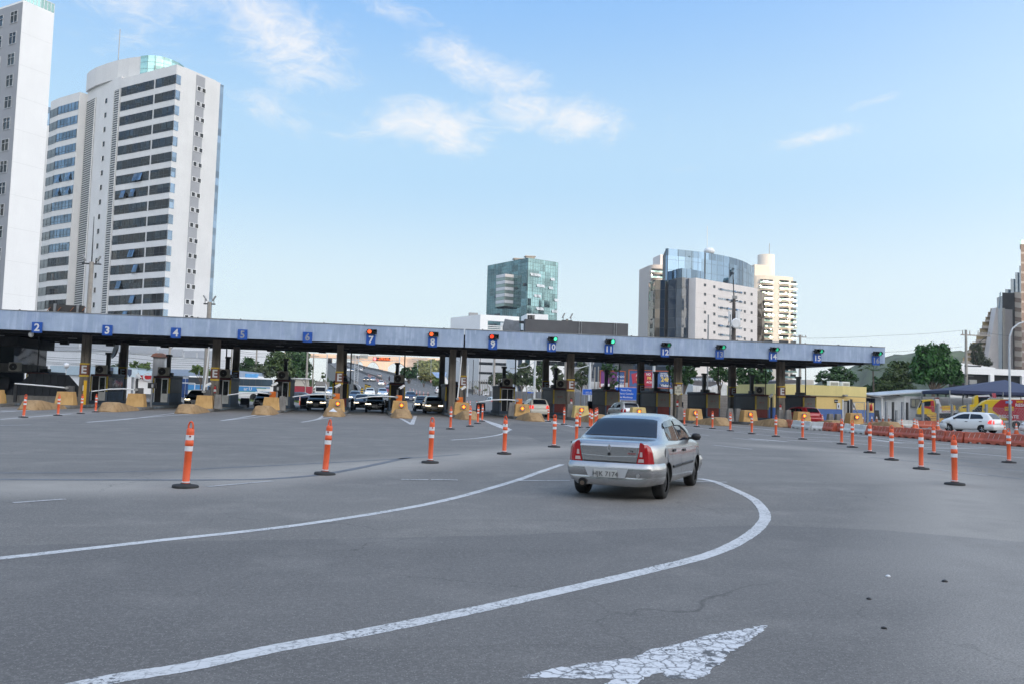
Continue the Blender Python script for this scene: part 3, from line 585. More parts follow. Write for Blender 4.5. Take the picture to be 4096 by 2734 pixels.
# ------------------------------------------------------------------ islands, noses, blocks
NOSEM=mat('ochre_concrete',(.33,.205,.095),.9,var=.22,vs=1.2,alt=(.42,.275,.135),bump=.1,bs=14,streak=.85)
OCHRE=mat('ochre_paint',(.56,.325,.115),.8,var=.14,vs=1.4,alt=(.63,.39,.155),bump=.1,streak=.6); YELB=mat('pale_yellow_paint',(.66,.50,.20),.75,var=.12,vs=1.5,streak=.35)
KERB=mat('island_kerb',(.17,.165,.155),.9,var=.35,vs=1.2,bump=.3,streak=.5); KBLUE=mat('kerb_blue_worn',(.20,.25,.29),.8,var=.5,vs=2.5)
GREYC=mat('grey_concrete',(.215,.205,.19),.9,var=.2,vs=2,streak=.5,bump=.2)
def between(i): return 'between lanes %d and %d'%(i,i+1) if i<15 else 'right of lane 15'
for i in range(1,16):
 x=isl_x(i); yb=86 if i<15 else 80
 t=thing('toll_island','raised concrete toll island with kerb '+between(i),'island',(x,60,0),group='toll islands')
 mb=MB(); pl=[(-.74,0),(-.45,-.8),(.45,-.8),(.74,0),(.74,yb-60.5),(.4,yb-60),(-.4,yb-60),(-.74,yb-60.5)]
 mb.prism(pl,0,.2); mb.build('slab',KERB,t,bevel=.03)
 MB().box(-.752,-.742,3,14,.05,.19).box(.742,.752,3,14,.05,.19).build('kerb_face',KBLUE,t)
 # sloped crash nose
 sk=(i-6.6)*.045
 n=thing('crash_nose','ochre concrete crash nose at the front of island '+between(i) if i!=6 else 'ochre crash nose with a scraped white patch '+between(6),'crash barrier',(x,56.6 if i<5 else 57.5,0),group='sloped concrete crash noses')
 mb=MB()
 secs=[(-1.9,.42,.30,.05),(-1.62,.60,.40,.24),(-1.12,.72,.46,.58),(-.5,.74,.48,.60),(.6,.74,.50,.48),(1.8,.74,.52,.35),(3.0,.74,.56,.22)]
 vs=[]
 for y,wb,wt,h in secs: vs += [(-wb,y,0),(wb,y,0),(wt+(wb-wt)*.5,y,h*.5),(wt,y,h*.94),(wt*.75,y,h),(-wt*.75,y,h),(-wt,y,h*.94),(-wt-(wb-wt)*.5,y,h*.5)]
 fs=[]
 for a in range(len(secs)-1):
  for k in range(8): fs.append((a*8+k,a*8+(k+1)%8,(a+1)*8+(k+1)%8,(a+1)*8+k))
 fs+=[(7,6,5,4,3,2,1,0),tuple(range((len(secs)-1)*8,len(secs)*8))]
 mb.add(vs,fs,0,False); mb.build('wedge',NOSEM,n,bevel=.02)
 if i==6: MB().add([(-.28,-1.475,.33),(.28,-1.5,.3),(.1,-1.3,.43),(-.02,-1.13,.535),(-.1,-1.25,.46)],[(0,1,2,3,4)]).build('scrape',WHT,n).location=(0,-.035,.02)
 m=YELB if i in (10,11) else OCHRE
 bk=thing('crash_block','%s tapered concrete block standing on island %s'%('pale yellow' if i in(10,11) else 'ochre',between(i)),'concrete block',(x,61.5,.2),group='tapered concrete blocks on the islands')
 bh=.92; MB().frust((-.62,.62,-.45,.45),(-.5,.5,-.36,.36),0,bh).build('block',m,bk,bevel=.03)
 if i==1 or i==8: MB().text('R2' if i==1 else 'EG',.26,Matrix.Translation((.1,-.41,.5))@Matrix.Rotation(-.1,4,'X')@FACE_S,0,.0).build('scrawl',mat('scrawl',(.33,.17,.06),.8),bk)
 if i>=6:
  w=thing('warning_light','flashing amber light in black box on the block '+between(i),'warning light',(x+(.1 if i<9 else -.05),61.01,.80),group='amber warning lights on the blocks')
  MB().box(-.17,.17,-.05,.06,-.17,.17).build('housing',BLACK,w,bevel=.015)
  MB().box(-.175,.175,-.052,-.048,.14,.172).box(-.175,.175,-.052,-.048,-.172,-.14).box(-.175,-.145,-.052,-.048,-.14,.14).box(.145,.175,-.052,-.048,-.14,.14).build('rim',GREYPL,w)
  MB().cyl((0,-.05,0),(0,-.065,0),.135,n=18).build('lens',AMBR,w); MB().cyl((0,-.066,0),(0,-.07,0),.085,n=16).build('bulb',AMB,w)
# small grey guard posts
for k,x,y,Y,lab in (('f3',340,1370,61.4,'grey tapered concrete post in front of the booth below sign 5'),('f3',1540,1400,61.4,'grey tapered concrete post left of the barrier in lane 6'),('c5',1830,1300,62.5,'grey tapered concrete post at the foot of the column right of sign 10'),
   ('e3',735,370,61.5,'grey tapered concrete post left of the dark column below sign 13'),('e3',840,375,63,'grey tapered concrete post right of the dark column below sign 13'),('f4',1625,1500,61.6,'grey tapered concrete post beside the orange barrier cabinet in lane 9'),
   ('e3',1410,390,62.5,'grey tapered concrete post in front of the column below sign 14'),('e3',1515,400,62,'grey tapered concrete post left of the red hatchback'),('e5',1075,945,61,'left one of two grey tapered posts by the blue dado wall'),('e5',1180,950,61,'right one of two grey tapered posts by the blue dado wall'),
   ('e3',60,345,61.8,'grey tapered concrete post below the route shield sign')):
 X=XatY(k,x,y,Y); t=thing('guard_post',lab,'concrete post',(X,Y,.2 if X<36.2 else 0),group='grey concrete guard posts')
 MB().frust((-.27,.27,-.25,.25),(-.18,.18,-.18,.18),0,1.02).build('post',GREYC,t,bevel=.02)
# ------------------------------------------------------------------ booths
BBODY=mat('booth_blue',(.045,.075,.115),.6,var=.25,vs=2,streak=.4); BROOF=mat('booth_roof_blue',(.03,.05,.085),.55,var=.2); BHEAD=mat('booth_header_red',(.08,.02,.02),.6); DRED=mat('dark_red_panel',(.20,.035,.03),.6,var=.2,vs=2.5,streak=.4)
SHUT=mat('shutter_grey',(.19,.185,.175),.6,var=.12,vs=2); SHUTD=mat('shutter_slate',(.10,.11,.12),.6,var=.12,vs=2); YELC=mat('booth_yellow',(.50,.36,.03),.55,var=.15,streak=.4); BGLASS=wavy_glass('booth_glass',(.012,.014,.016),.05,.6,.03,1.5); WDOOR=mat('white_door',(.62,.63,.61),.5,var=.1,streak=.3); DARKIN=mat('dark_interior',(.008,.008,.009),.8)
STENC=mat('red_stencil',(.25,.05,.04),.7)
def booth(i):
 x=isl_x(i); closed=i>=10
 lab={1:'dark toll booth at the far left beside the black steel panel',2:'toll booth with white sliding door and big window below sign 3',3:'toll booth with white sliding door and slate shutter below sign 4',4:'toll booth with white door behind the E column below sign 5',5:'toll booth with white door and slate shutter below sign 6',
         6:'narrow dark toll booth behind the E column right of lane 6',7:'open dark toll booth with yellow posts between lanes 7 and 8',8:'dark toll booth behind the double columns',9:'toll booth with black sliding doors between lanes 9 and 10'}.get(i,'closed toll booth with grey shutter stencilled %d C'%i if i!=10 else 'closed toll booth with grey shutter stencilled 10 FC')
 t=thing('toll_booth',lab,'toll booth',(x,70.5,.2),group='toll booths under the canopy')
 w=.58; f=-2.2; b=2.3
 MB().box(-w-.1,w+.1,f-.25,b+.1,0,.22).build('plinth',BBODY,t)
 MB().box(-w,w,f,b,.22,2.15).build('body',BBODY if not closed else mat('booth_slate',(.06,.07,.08),.65,var=.25,vs=2,streak=.4),t)
 MB().box(-w-.05,w+.05,f+.9,b+.05,2.15,2.36).build('roof',BROOF,t,bevel=.06)
 MB().box(-w-.04,w+.04,f-.05,f+.88,2.13,2.27).build('front_roof',BHEAD,t,bevel=.03)
 for s in (-1,1):
  MB().box(s*w-.055,s*w+.055,f-.03,f+.08,.95,2.12).build('yellow_post',YELC,t)
  MB().box(s*w-.055,s*w+.055,f-.03,f+.08,.22,.945).build('lower_post',mat('post_blue',(.09,.13,.19),.6,var=.2),t)
  sx=s*(w+.012)
  if closed or i not in (2,):
   mb=MB(); mb.box(min(sx,sx+s*.02),max(sx,sx+s*.02),f+.35,b-.5,.98,2.05);
   for zz in (1.12,1.18,1.82,1.88): mb.box(min(sx,sx+s*.035),max(sx,sx+s*.035),f+.35,b-.5,zz,zz+.025)
   mb.build('side_shutter',SHUTD,t)
  else:
   MB().box(min(sx,sx+s*.015),max(sx,sx+s*.015),f+.35,b-.5,.98,2.05).build('side_window',BGLASS,t)
  MB().box(min(sx,sx+s*.02),max(sx,sx+s*.02),f+.35,b-.3,.25,.93).build('side_panel',mat('side_blue',(.055,.10,.17),.6,var=.25,vs=2.5,streak=.4) if not closed else mat('side_maroon',(.075,.04,.045),.6,var=.25,vs=2.5,streak=.4),t)
 if not closed:
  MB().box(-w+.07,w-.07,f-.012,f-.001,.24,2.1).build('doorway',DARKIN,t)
  if i in (1,2,3,4,5):
   d=MB().box(.0,w-.08,f-.045,f-.02,.25,.92).build('door',WDOOR,t)
   MB().box(0,.06,f-.05,f-.018,.925,2.03).box(w-.14,w-.08,f-.05,f-.018,.925,2.03).box(.0,w-.08,f-.05,f-.018,2.035,2.1).build('door_frame',WHITEM,d)
   MB().box(.065,w-.145,f-.04,f-.03,.93,2.03).build('door_glass',BGLASS,d)
   MB().box(-w+.06,-w+.11,f-.04,f-.015,.25,2.1).build('door_jamb',WHITEM,t)
   if i in(4,): MB().box(-w+.12,-.02,f-.04,f-.022,.25,.95).build('door',WDOOR,t)
  elif i==9:
   MB().box(-w+.08,-w+.12,f-.05,f-.02,.25,2.1).box(-.02,.03,f-.05,f-.02,.25,2.1).box(w-.12,w-.08,f-.05,f-.02,.25,2.1).box(-w+.125,-.025,f-.05,f-.02,2.04,2.1).box(.035,w-.125,f-.05,f-.02,2.04,2.1).build('door_frame',WHITEM,t)
  else:
   MB().box(.12,w-.08,f-.03,f-.015,.25,.93).build('red_panel',DRED,t)
   MB().box(-.05,.1,f-.06,f-.02,1.2,1.75).build('wall_unit',GREYPL,t)
 else:
  mb=MB().box(-w+.07,w-.07,f-.03,f-.01,.96,2.1)
  for zz in (1.1,1.16,1.86,1.93): mb.box(-w+.07,w-.07,f-.045,f-.03,zz,zz+.025)
  sh=mb.build('shutter',SHUT,t)
  MB().text('10 FC' if i==10 else '%d  C'%i if i>11 else '11',.2,up_at(-.05,f-.034,1.55),0,.01).build('stencil',STENC,sh)
  MB().box(-w+.07,w-.07,f-.03,f-.01,.24,.95).build('red_panel',DRED,t)
 if i not in(1,6):
  MB().box(-.14,.14,-.3,-.02,2.36,3.85).box(-.21,.21,-.37,.05,3.855,4.03).build('flue',STEEL,t)
 MB().box(-.1 if i<9 else -.5,.5 if i<9 else .1,-1.2,-.5,2.365,2.58).build('roof_vent',STEEL,t,bevel=.02)
 return t
for i in range(1,16): booth(i)
# air conditioner units
ACM=mat('ac_casing',(.44,.41,.35),.55,var=.12,vs=3,streak=.4); ACF=mat('ac_fan',(.04,.035,.03),.6)
def ac(X,Y,z,lab,dark=False):
 t=thing('air_conditioner',lab,'air conditioner',(X,Y,z),group='air conditioner units')
 MB().box(-.41,.41,-.17,.17,0,.66).build('casing',ACM,t,bevel=.02)
 MB().cyl((-.09,-.172,.33),(-.09,-.185,.33),.275,n=24).build('fan',ACF,t)
 mb=MB(); mb.cyl((-.09,-.186,.33),(-.09,-.192,.33),.045,n=10,mi=1)
 for k in range(8):
  a=k*math.pi/4; mb.cyl((-.09,-.19,.33),(-.09+.27*math.cos(a),-.19,.33+.27*math.sin(a)),.006,n=4)
 mb.build('fan_grille',[STEEL,WHITEM],t)
 MB().box(-.42,-.3,-.1,.1,-.04,0).box(.3,.42,-.1,.1,-.04,0).build('foot',STEEL,t)
for k,x,i,z,lab in (('f2',502,2,2.51,'rusty beige air conditioner on the booth below sign 3'),('f2',1672,3,2.51,'rusty beige air conditioner on the booth below sign 4'),('f3',475,4,2.51,'dark square fronted air conditioner on the booth below sign 5'),('f3',1570,5,2.51,'grey air conditioner with dark fan on the booth below sign 6'),
   ('d7',1394,7,2.51,'grey air conditioner on the booth between lanes 7 and 8'),('c5',1130,9,2.51,'cream air conditioner on the booth between lanes 9 and 10'),('c5',1740,10,2.51,'cream air conditioner on the booth stencilled 10 FC'),('f5',2062,14,2.51,'cream air conditioner raised behind the booth stencilled 14 C'),('f1',315,1,2.51,'black and white air conditioner on the booth beside the black steel panel')):
 ac(XatY(k,x,600,68.6),68.6,z,lab)
# ------------------------------------------------------------------ barriers
ORG=mat('cabinet_orange',(.72,.17,.02),.5,var=.1); CABG=mat('cabinet_grey',(.09,.09,.09),.6)
def barrier(i,raised,m,lab):
 x=isl_x(i); t=thing('toll_barrier',lab,'barrier gate',(x-.05,62.4,.2),group='lane barrier gates')
 MB().box(-.22,.22,-.16,.16,0,1.32).build('cabinet',m,t,bevel=.02)
 hub=(-.2,-.2,1.18)
 if raised: pts=[hub,(hub[0]+.12,hub[1],hub[2]+1.6),(hub[0]+.2,hub[1],hub[2]+3.2)]
 else: pts=[hub,(-1.0,-.2,1.22),(-2.0,-.2,1.17),(-3.15,-.2,.98)] if i!=2 else [hub,(-1.6,-.2,1.28),(-3.55,-.2,1.38)]
 MB().tube(pts,[.05,.05,.045,.035][:len(pts)],8).build('arm',WHITEM,t)
 MB().cyl((-.2,-.28,1.18),(-.2,-.12,1.18),.1,n=10).box(-.32,-.08,-.27,-.15,1.12,1.24).build('hub',GREYPL,t)
barrier(2,False,CABG,'white barrier arm lowered in front of the black steel panel'); barrier(3,False,CABG,'white barrier arm with bent middle lowered across lane 3')
barrier(4,True,CABG,'white barrier arm raised upright left of the E column below sign 5'); barrier(5,False,ORG,'white barrier arm from orange cabinet in front of lane 5'); barrier(6,False,ORG,'white barrier arm from orange cabinet across lane 6')
barrier(7,False,ORG,'white barrier arm from orange cabinet in lane 7 before the dark car'); barrier(8,True,ORG,'white barrier arm raised upright in front of the double columns'); barrier(9,False,ORG,'bent white barrier arm lowered across lane 9')
# cctv cameras on posts
def cctv(k,x,y,Y,lab,flip=1):
 p=onY(k,x,y,Y); t=thing('security_camera',lab,'security camera',(p.x+.1*flip,Y,.2),group='cameras on posts at the islands')
 MB().box(-.07,.07,-.07,.07,0,p.z-.36).build('post',STEEL,t)
 M_=Matrix.Translation((-.08*flip,-.1,p.z-.2))@Matrix.Rotation(-.9*flip,4,'Z')@Matrix.Rotation(.5,4,'X')
 MB().box(-.09,.09,-.32,.2,-.075,.075).tr(M_).build('camera_body',WHITEM,t,bevel=.02); MB().cyl((0,-.325,0),(0,-.33,0),.06,n=12).tr(M_).build('lens',BLACK,t)
 MB().tube([(0,0,p.z-.37),(0,.02,p.z-.27),(-.05*flip,-.06,p.z-.24)],.025).build('bracket',GREYPL,t)
for a in (('f2',1200,812,63.1,'white camera on dark post beside the bent arm in lane 3',-1),('f3',155,965,63.1,'white camera on post left of the E column below sign 5',1),('f3',1410,955,63.1,'white camera on dark post above the orange cabinet in lane 5',1),
          ('d7',245,890,63.1,'white camera on dark post in front of the E column at lane 6',1),('d7',1448,912,63.1,'white camera on dark post before the booth between lanes 7 and 8',1),('f4',718,1025,63.1,'white camera on dark post right of the double columns',1),('f5',2262,1170,66,'black camera on bracket at the booth stencilled 14 C',1)): cctv(*a)
# hanging lamps, sensor boxes, dome cameras under the canopy
for q in range(13):
 x=-27.2+5.05*q;
 t=thing('hanging_lamp','small dark lamp with flat shade hanging under the canopy','lamp',(x,66.8,5.36),group='lamps hanging under the canopy'); MB().box(-.3,.3,-.09,.09,-.33,-.29).build('shade',GREYPL,t); MB().cyl((0,0,-.29),(0,0,.25),.035,n=6).build('stem',STEEL,t)
for k,x,y in (('f1',1308,208),('f2',667,222),('f2',1690,252),('f3',1332,320),('f3',2300,348),('c4',1920,603),('c5',700,640),('c5',1240,662),('c5',1765,685),('d8',1115,450),('d8',1930,490),('f5',865,615)):
 p=onY(k,x,y,75.6); t=thing('sensor_box','square dark sensor box hung from the rear canopy beam','sensor box',(p.x,75.6,p.z),group='sensor boxes under the canopy'); MB().box(-.32,.32,-.2,.2,-.15,.13).build('case',BLACK,t); MB().box(-.04,.04,-.04,.04,.13,5.6-p.z).build('hanger',STEEL,t)
p=onY('f1',560,10,61.9); t=thing('dome_camera','white dome camera hung under the blue fascia beside sign 2','security camera',(p.x,62.5,p.z))
MB().lathe([(.02,-.26),(.12,-.22),(.17,-.12),(.17,.0),(.12,.08),(.05,.1)],n=14).build('dome',WHITEM,t); MB().cyl((.05,0,.08),(.25,.1,.15),.04,n=8).build('arm',WHITEM,t)
p=onY('f5',2097,690,72); t=thing('dome_camera','grey dome camera hanging under the canopy near the column below sign 14','security camera',(p.x,72,p.z)); MB().lathe([(.02,-.26),(.14,-.2),(.17,-.08),(.15,.05),(.06,.12)],n=12).build('dome',GREYPL,t); MB().cyl((0,0,.1),(.2,0,.35),.03,n=6).build('arm',STEEL,t)
# black bent conduits from booth roofs up to the canopy
for k,x,y,Y,lab in (('f1',755,780,69,'black conduit bent to the canopy behind the black steel panel'),('c6',620,1040,69.5,'black conduit bent to the canopy at the booth stencilled 12 C'),('f5',1280,1140,69.3,'black conduit bent to the canopy at the booth stencilled 13 C'),('f5',2172,1165,69,'black conduit bent to the canopy at the booth stencilled 14 C'),('e5',745,620,69.5,'black conduit bent to the canopy at the booth stencilled 15 C'),
     ('d7',1490,690,69.5,'black conduit bent to the canopy at the booth between lanes 7 and 8'),('d7',475,800,68.8,'black conduit bent to the canopy beside the E column at lane 6'),('f4',1690,1000,69.4,'thin black conduit bent to the canopy at the booth between lanes 9 and 10'),('f3',497,450,70.3,'black conduit bent to the canopy above the booth below sign 5'),('d8',1295,960,69.2,'black conduit bent to the canopy at the booth stencilled 11')):
 X=XatY(k,x,y,Y); t=tag(MB().tube([(0,0,2.3),(0,0,4.9),(-.06,0,5.12),(-.2,0,5.25),(-.45,0,5.3)],.05,8).build('conduit',BLACK,loc=(0,0,0)),lab,'pipe','conduits from booths to canopy'); t.location=(X,Y,0)
# extinguishers on the columns
EXR=mat('extinguisher_red',(.45,.02,.02),.35);
for k,x,y,Y,lab in (('f3',280,1060,64.4,'fire extinguisher on the E column below sign 5'),('c5',1847,1160,64.4,'fire extinguisher on the E column right of sign 10'),('f5',513,1320,64.4,'fire extinguisher on the column with the route shield sign'),('e5',408,765,64.4,'fire extinguisher on the E column below sign 14')):
 p=onY(k,x,y,Y); t=thing('fire_extinguisher',lab,'fire extinguisher',(p.x,Y,p.z-.28),group='fire extinguishers on the columns')
 MB().lathe([(.02,0),(.085,.01),(.09,.42),(.05,.5),(.02,.53)],n=12).build('cylinder',EXR,t); MB().cyl((0,0,.12),(0,0,.3),.092,n=12).build('label_wrap',WHT,t); MB().box(-.05,.09,-.02,.02,.54,.6).tube([(.05,0,.56),(.12,-.02,.4),(.12,-.03,.2)],.015).build('valve',BLACK,t)
# route shield on the column below sign 12
p=onY('f5',548,1080,64.4); t=thing('route_shield','white route shield sign reading ES and ES-060 on the column','sign',(p.x,64.62,p.z)); MB().side([(-.3,.36),(.3,.36),(.3,-.22),(.12,-.32),(0,-.4),(-.12,-.32),(-.3,-.22)],-.02,.02).build('plate',mat('cream_sign',(.66,.63,.52),.5),t)
MB().text('ES',.2,up_at(0,-.024,.2),0,.01).text('ES-060',.17,up_at(0,-.024,-.1),0,.005).box(-.28,.28,-.026,-.022,.06,.075).build('lettering',BLACK,t)
# steel crash panel in lane 2
BSTEEL=mat('black_steel_sheet',(.028,.032,.040),.55,.2,var=.3,vs=1.2)
pw=67.0; P=[onY('f1',x,y,pw) for x,y in ((150,1195),(645,818),(1390,848),(1650,1145),(1650,1300),(150,1245))]
t=thing('barricade','black ribbed trapezoid steel panel on concrete base closing lane 2','barricade',((P[0].x+P[3].x)/2,pw,0))
MB().side([(p.x-t.location.x,p.z) for p in P][::-1],-.03,.03).build('sheet',BSTEEL,t)
for k in range(10):
 f=.06+.1*k; x=P[0].x*(1-f)+P[3].x*f; zt=float(np.interp(x,[P[0].x,P[1].x,P[2].x,P[3].x],[P[0].z,P[1].z,P[2].z,P[3].z])); MB().box(x-.05,x+.05,pw-.1,pw-.031,P[5].z,zt).build('rib',BSTEEL,t,w=True)
MB().box(P[0].x-.1,P[3].x,pw-.3,pw+.3,0,P[5].z-.02).build('base',GREYC,t,w=True,bevel=.02)
for k,x,y in (('f1',325,1040),):
 p=onY(k,x,y,66.3); tag(MB().box(-.09,.09,-.09,.09,0,p.z).build('steel_post',STEEL,loc=(0,0,0)),'grey steel post at the left end of the lane 2 barrier arm','post').location=(p.x,66.3,0)
# dark office hung under the canopy at the far left
p=onY('f1',520,275,70); t=thing('hanging_office','dark glazed office hung under the canopy at the far left','office',(p.x-5,70,3))
MB().box(-7,5,-1.5,6,1.4,2.1).build('roof',SOFF,t); MB().box(-7,4.6,-1,5.5,.1,1.38).build('window',wavy_glass('office_glass',(.02,.02,.025),.05,.5),t); MB().box(-7,4.7,-1.1,5.6,-.55,.09).build('wall',CONCD,t); MB().box(-9,2.6,6.2,6.5,-3,-.5).build('ground_floor',mat('office_dark_blue',(.03,.04,.055),.6,var=.2),t); MB().box(-9,1.6,6.05,6.19,-2.0,-.9).build('ground_window',mat('office_glass'),t)
p=onZ('f1',20,1460,.05); bk=thing('crash_block','yellow concrete block at the far left edge of lane 1','concrete block',(p.x-.4,p.y+.3,0)); MB().frust((-.6,.75,-.4,.4),(-.6,.5,-.3,.3),0,.25).frust((-.55,.5,-.3,.3),(-.5,.42,-.28,.28),.25,.85).build('block',mat('block_yellow',(.62,.42,.03),.6,streak=.3),bk)
# slim yellow height gauge at column 3
p=onY('f2',185,1120,64.3); t=thing('height_gauge','slim yellow post in front of the E column below sign 3','post',(p.x,64.3,.2)); MB().box(-.1,.1,-.05,.05,0,1.75).build('plate',mat('gauge_yellow',(.75,.42,.02),.5,var=.08),t); MB().box(-.15,-.1,-.06,.02,1.0,1.4).build('reader',WHITEM,t)
# payment screens on slim posts
for k,x,y,Y,lab in (('f2',1452,985,61,'black card screen on steel post left of the booth below sign 4'),('f3',1455,1040,61.5,'black card screen left of the booth below sign 6')):
 p=onY(k,x,y,Y); t=thing('card_reader',lab,'card reader',(p.x,Y,.2)); MB().box(-.04,.04,-.04,.04,0,p.z-.4).build('post',GALV,t); MB().box(-.28,.28,-.1,.1,p.z-.4,p.z+.0).build('screen_box',BLACK,t,bevel=.02); MB().box(-.03,.1,-.11,-.102,p.z-.34,p.z-.1).build('screen',GREYPL,t)
# ================================================================== BUILDINGS
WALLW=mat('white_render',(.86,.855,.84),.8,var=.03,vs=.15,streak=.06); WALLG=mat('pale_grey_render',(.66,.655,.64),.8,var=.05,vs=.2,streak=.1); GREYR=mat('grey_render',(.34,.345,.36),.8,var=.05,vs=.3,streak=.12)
CREAM=mat('cream_render',(.58,.54,.47),.8,var=.04,vs=.2); BEIGE=mat('beige_cladding',(.64,.60,.575),.75,var=.04,vs=.3,streak=.06)
DGL=wavy_glass('dark_window_glass',(.020,.022,.024),.04,.42,.22,.28,panes=(2.4,2.4,1.8)); BGL=wavy_glass('blue_window_glass',(.17,.235,.31),.03,1,.05,.25,metal=.75,panes=(2,2,1.6)); TGL=wavy_glass('teal_curtain_wall',(.14,.235,.255),.06,1,.05,.06,metal=.8,panes=(3,3,3.4)); CGL=wavy_glass('blue_curtain_wall',(.14,.205,.28),.03,1,.09,.12,metal=.9,panes=(3.4,3.4,9)); DCG=wavy_glass('dark_curtain_wall',(.045,.06,.085),.04,.9,.08,.2,panes=(3,3,3.4)); BRG=wavy_glass('bronze_glass',(.16,.13,.10),.04,.9,.08,.2,metal=.5,panes=(3,3,3.4)); GGL=wavy_glass('green_glass',(.30,.50,.47),.05,1,.05,.3,metal=.55,panes=(1.5,1.5,1.6))
FRAME=mat('window_frame',(.55,.56,.56),.5); JOINT=mat('dark_joint',(.06,.07,.075),.6); LOUV=mat('louvre',(.60,.60,.58),.6)
def v2(p): return Vector((p.x,p.y))
class Face:
 """an upright facade from p to q (plan), u along it 0..1, outward normal on the right of p->q"""
 def __init__(s,p,q): s.p=v2(p); s.q=v2(q); s.d=(s.q-s.p); s.len=s.d.length; s.dn=s.d.normalized(); s.n=Vector((s.dn.y,-s.dn.x))
 def pt(s,a,out=0): return s.p+s.dn*a+s.n*out     # a in metres
 def slab(s,mb,a0,a1,z0,z1,o0,o1,mi=0):
  A=s.pt(a0,o0);B=s.pt(a1,o0);C=s.pt(a1,o1);D=s.pt(a0,o1); return mb.prism([tuple(A),tuple(B),tuple(C),tuple(D)],z0,z1,mi)
def band_window(F,a0,a1,z0,z1,parent,glass,pitch=1.6,name='window_band',recess=.0,trans=True):
 mb=MB(); F.slab(mb,a0,a1,z0,z1,.02,.06,0)
 n=max(1,int(round((a1-a0)/pitch)))
 for k in range(n+1):
  a=a0+(a1-a0)*k/n; F.slab(mb,a-.04,a+.04,z0,z1,.06,.10,1)
 if trans: F.slab(mb,a0,a1,z0+.62*0+.55,z0+.60,.06,.09,1)
 return mb.build(name,[glass,JOINT],parent,w=True)
def open_sash(F,a,z0,z1,w,parent,glass):
 mb=MB(); A=F.pt(a,.1);B=F.pt(a+w,.1);C=F.pt(a+w,.55);D=F.pt(a,.55)
 mb.add([(A.x,A.y,z1),(B.x,B.y,z1),(C.x,C.y,z0+.15),(D.x,D.y,z0+.15),(A.x,A.y,z1+.05),(B.x,B.y,z1+.05),(C.x,C.y,z0+.2),(D.x,D.y,z0+.2)],[(0,1,2,3),(7,6,5,4),(0,4,5,1),(1,5,6,2),(2,6,7,3),(3,7,4,0)])
 return mb.build('open_sash',glass,parent,w=True)
rnd=random.Random(11)
# ---- A: tall white tower, far left
c=onY('c1',209,0,118); z=c.z; r_=onZ('c1',488,122,z);
t=thing('apartment_tower','tall white tower with grey windowed side and green glass roof rail at far left','building',(c.x,c.y,0))
d=(v2(r_)-v2(c)); nl=Vector((-d.y,d.x)).normalized()          # away from the camera, on the left
l_=Vector((c.x,c.y))+Vector((-d.y,d.x)).normalized()*-26
if l_.x>c.x: l_=Vector((c.x,c.y))+Vector((-d.y,d.x)).normalized()*26
l_=Vector((l_.x,l_.y,0)); bk=v2(r_)+(v2(l_)-v2(c))
poly=[tuple(v2(l_)),tuple(v2(c)),tuple(v2(r_)),tuple(bk)]
MB().prism(poly,0,z).build('wall',WALLW,t,w=True)
FL=Face(l_,c); FR=Face(c,r_)
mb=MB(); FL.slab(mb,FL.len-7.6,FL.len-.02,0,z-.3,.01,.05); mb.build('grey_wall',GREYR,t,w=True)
FLR=2.95; nf=int(z/FLR)
for k in range(nf):
 zz=z-2.3-k*FLR
 if zz<9: break
 for a,w_ in ((FL.len-2.5,1.5),(FL.len-6.2,1.9)):
  mb=MB(); FL.slab(mb,a,a+w_,zz-.55,zz+1.0,.055,.075,0)
  f=MB();
  for e0,e1,zA,zB in ((a-.06,a+w_+.06,zz-.62,zz-.55),(a-.06,a+w_+.06,zz+1.0,zz+1.06),(a-.06,a,zz-.55,zz+1.0),(a+w_,a+w_+.06,zz-.55,zz+1.0),(a+w_/2-.03,a+w_/2+.03,zz-.55,zz+1.0),(a,a+w_,zz+.45,zz+.5)): FL.slab(f,e0,e1,zA,zB,.055,.13)
  wd=mb.build('window',DGL,t,w=True); fr=f.build('frame',FRAME,None); fr.parent=wd; fr.location=-t.location
mb=MB(); n_=9
for k in range(n_): FR.slab(mb,FR.len*k/n_+.05,FR.len*(k+1)/n_-.05,z,z+1.3,-.15,-.1)
mb.build('glass_railing',GGL,t,w=True); mb=MB()
for k in range(n_+1): FR.slab(mb,max(0,FR.len*k/n_-.04),FR.len*k/n_+.04,z,z+1.36,-.16,-.08)
FR.slab(mb,0,FR.len,z+1.3,z+1.38,-.16,-.08); mb.build('rail_frame',WHITEM,t,w=True)
for k in range(1,10): mb=MB(); FR.slab(mb,.1,FR.len-.1,z-k*FLR*1.5-.03,z-k*FLR*1.5,.0,.006); mb.build('wall_joint',WALLG,t,w=True)
# ---- narrow block seen between the two towers
p0=onY('c1',452,960,230); t=thing('apartment_block','sliver of grey building with blue glass top between the two white towers','building',(p0.x,230,0))
MB().box(-26,0,0,16,0,p0.z-5).build('wall',WALLG,t); MB().box(-26,-.2,.2,15.8,p0.z-5,p0.z).build('glass_top',BGL,t)
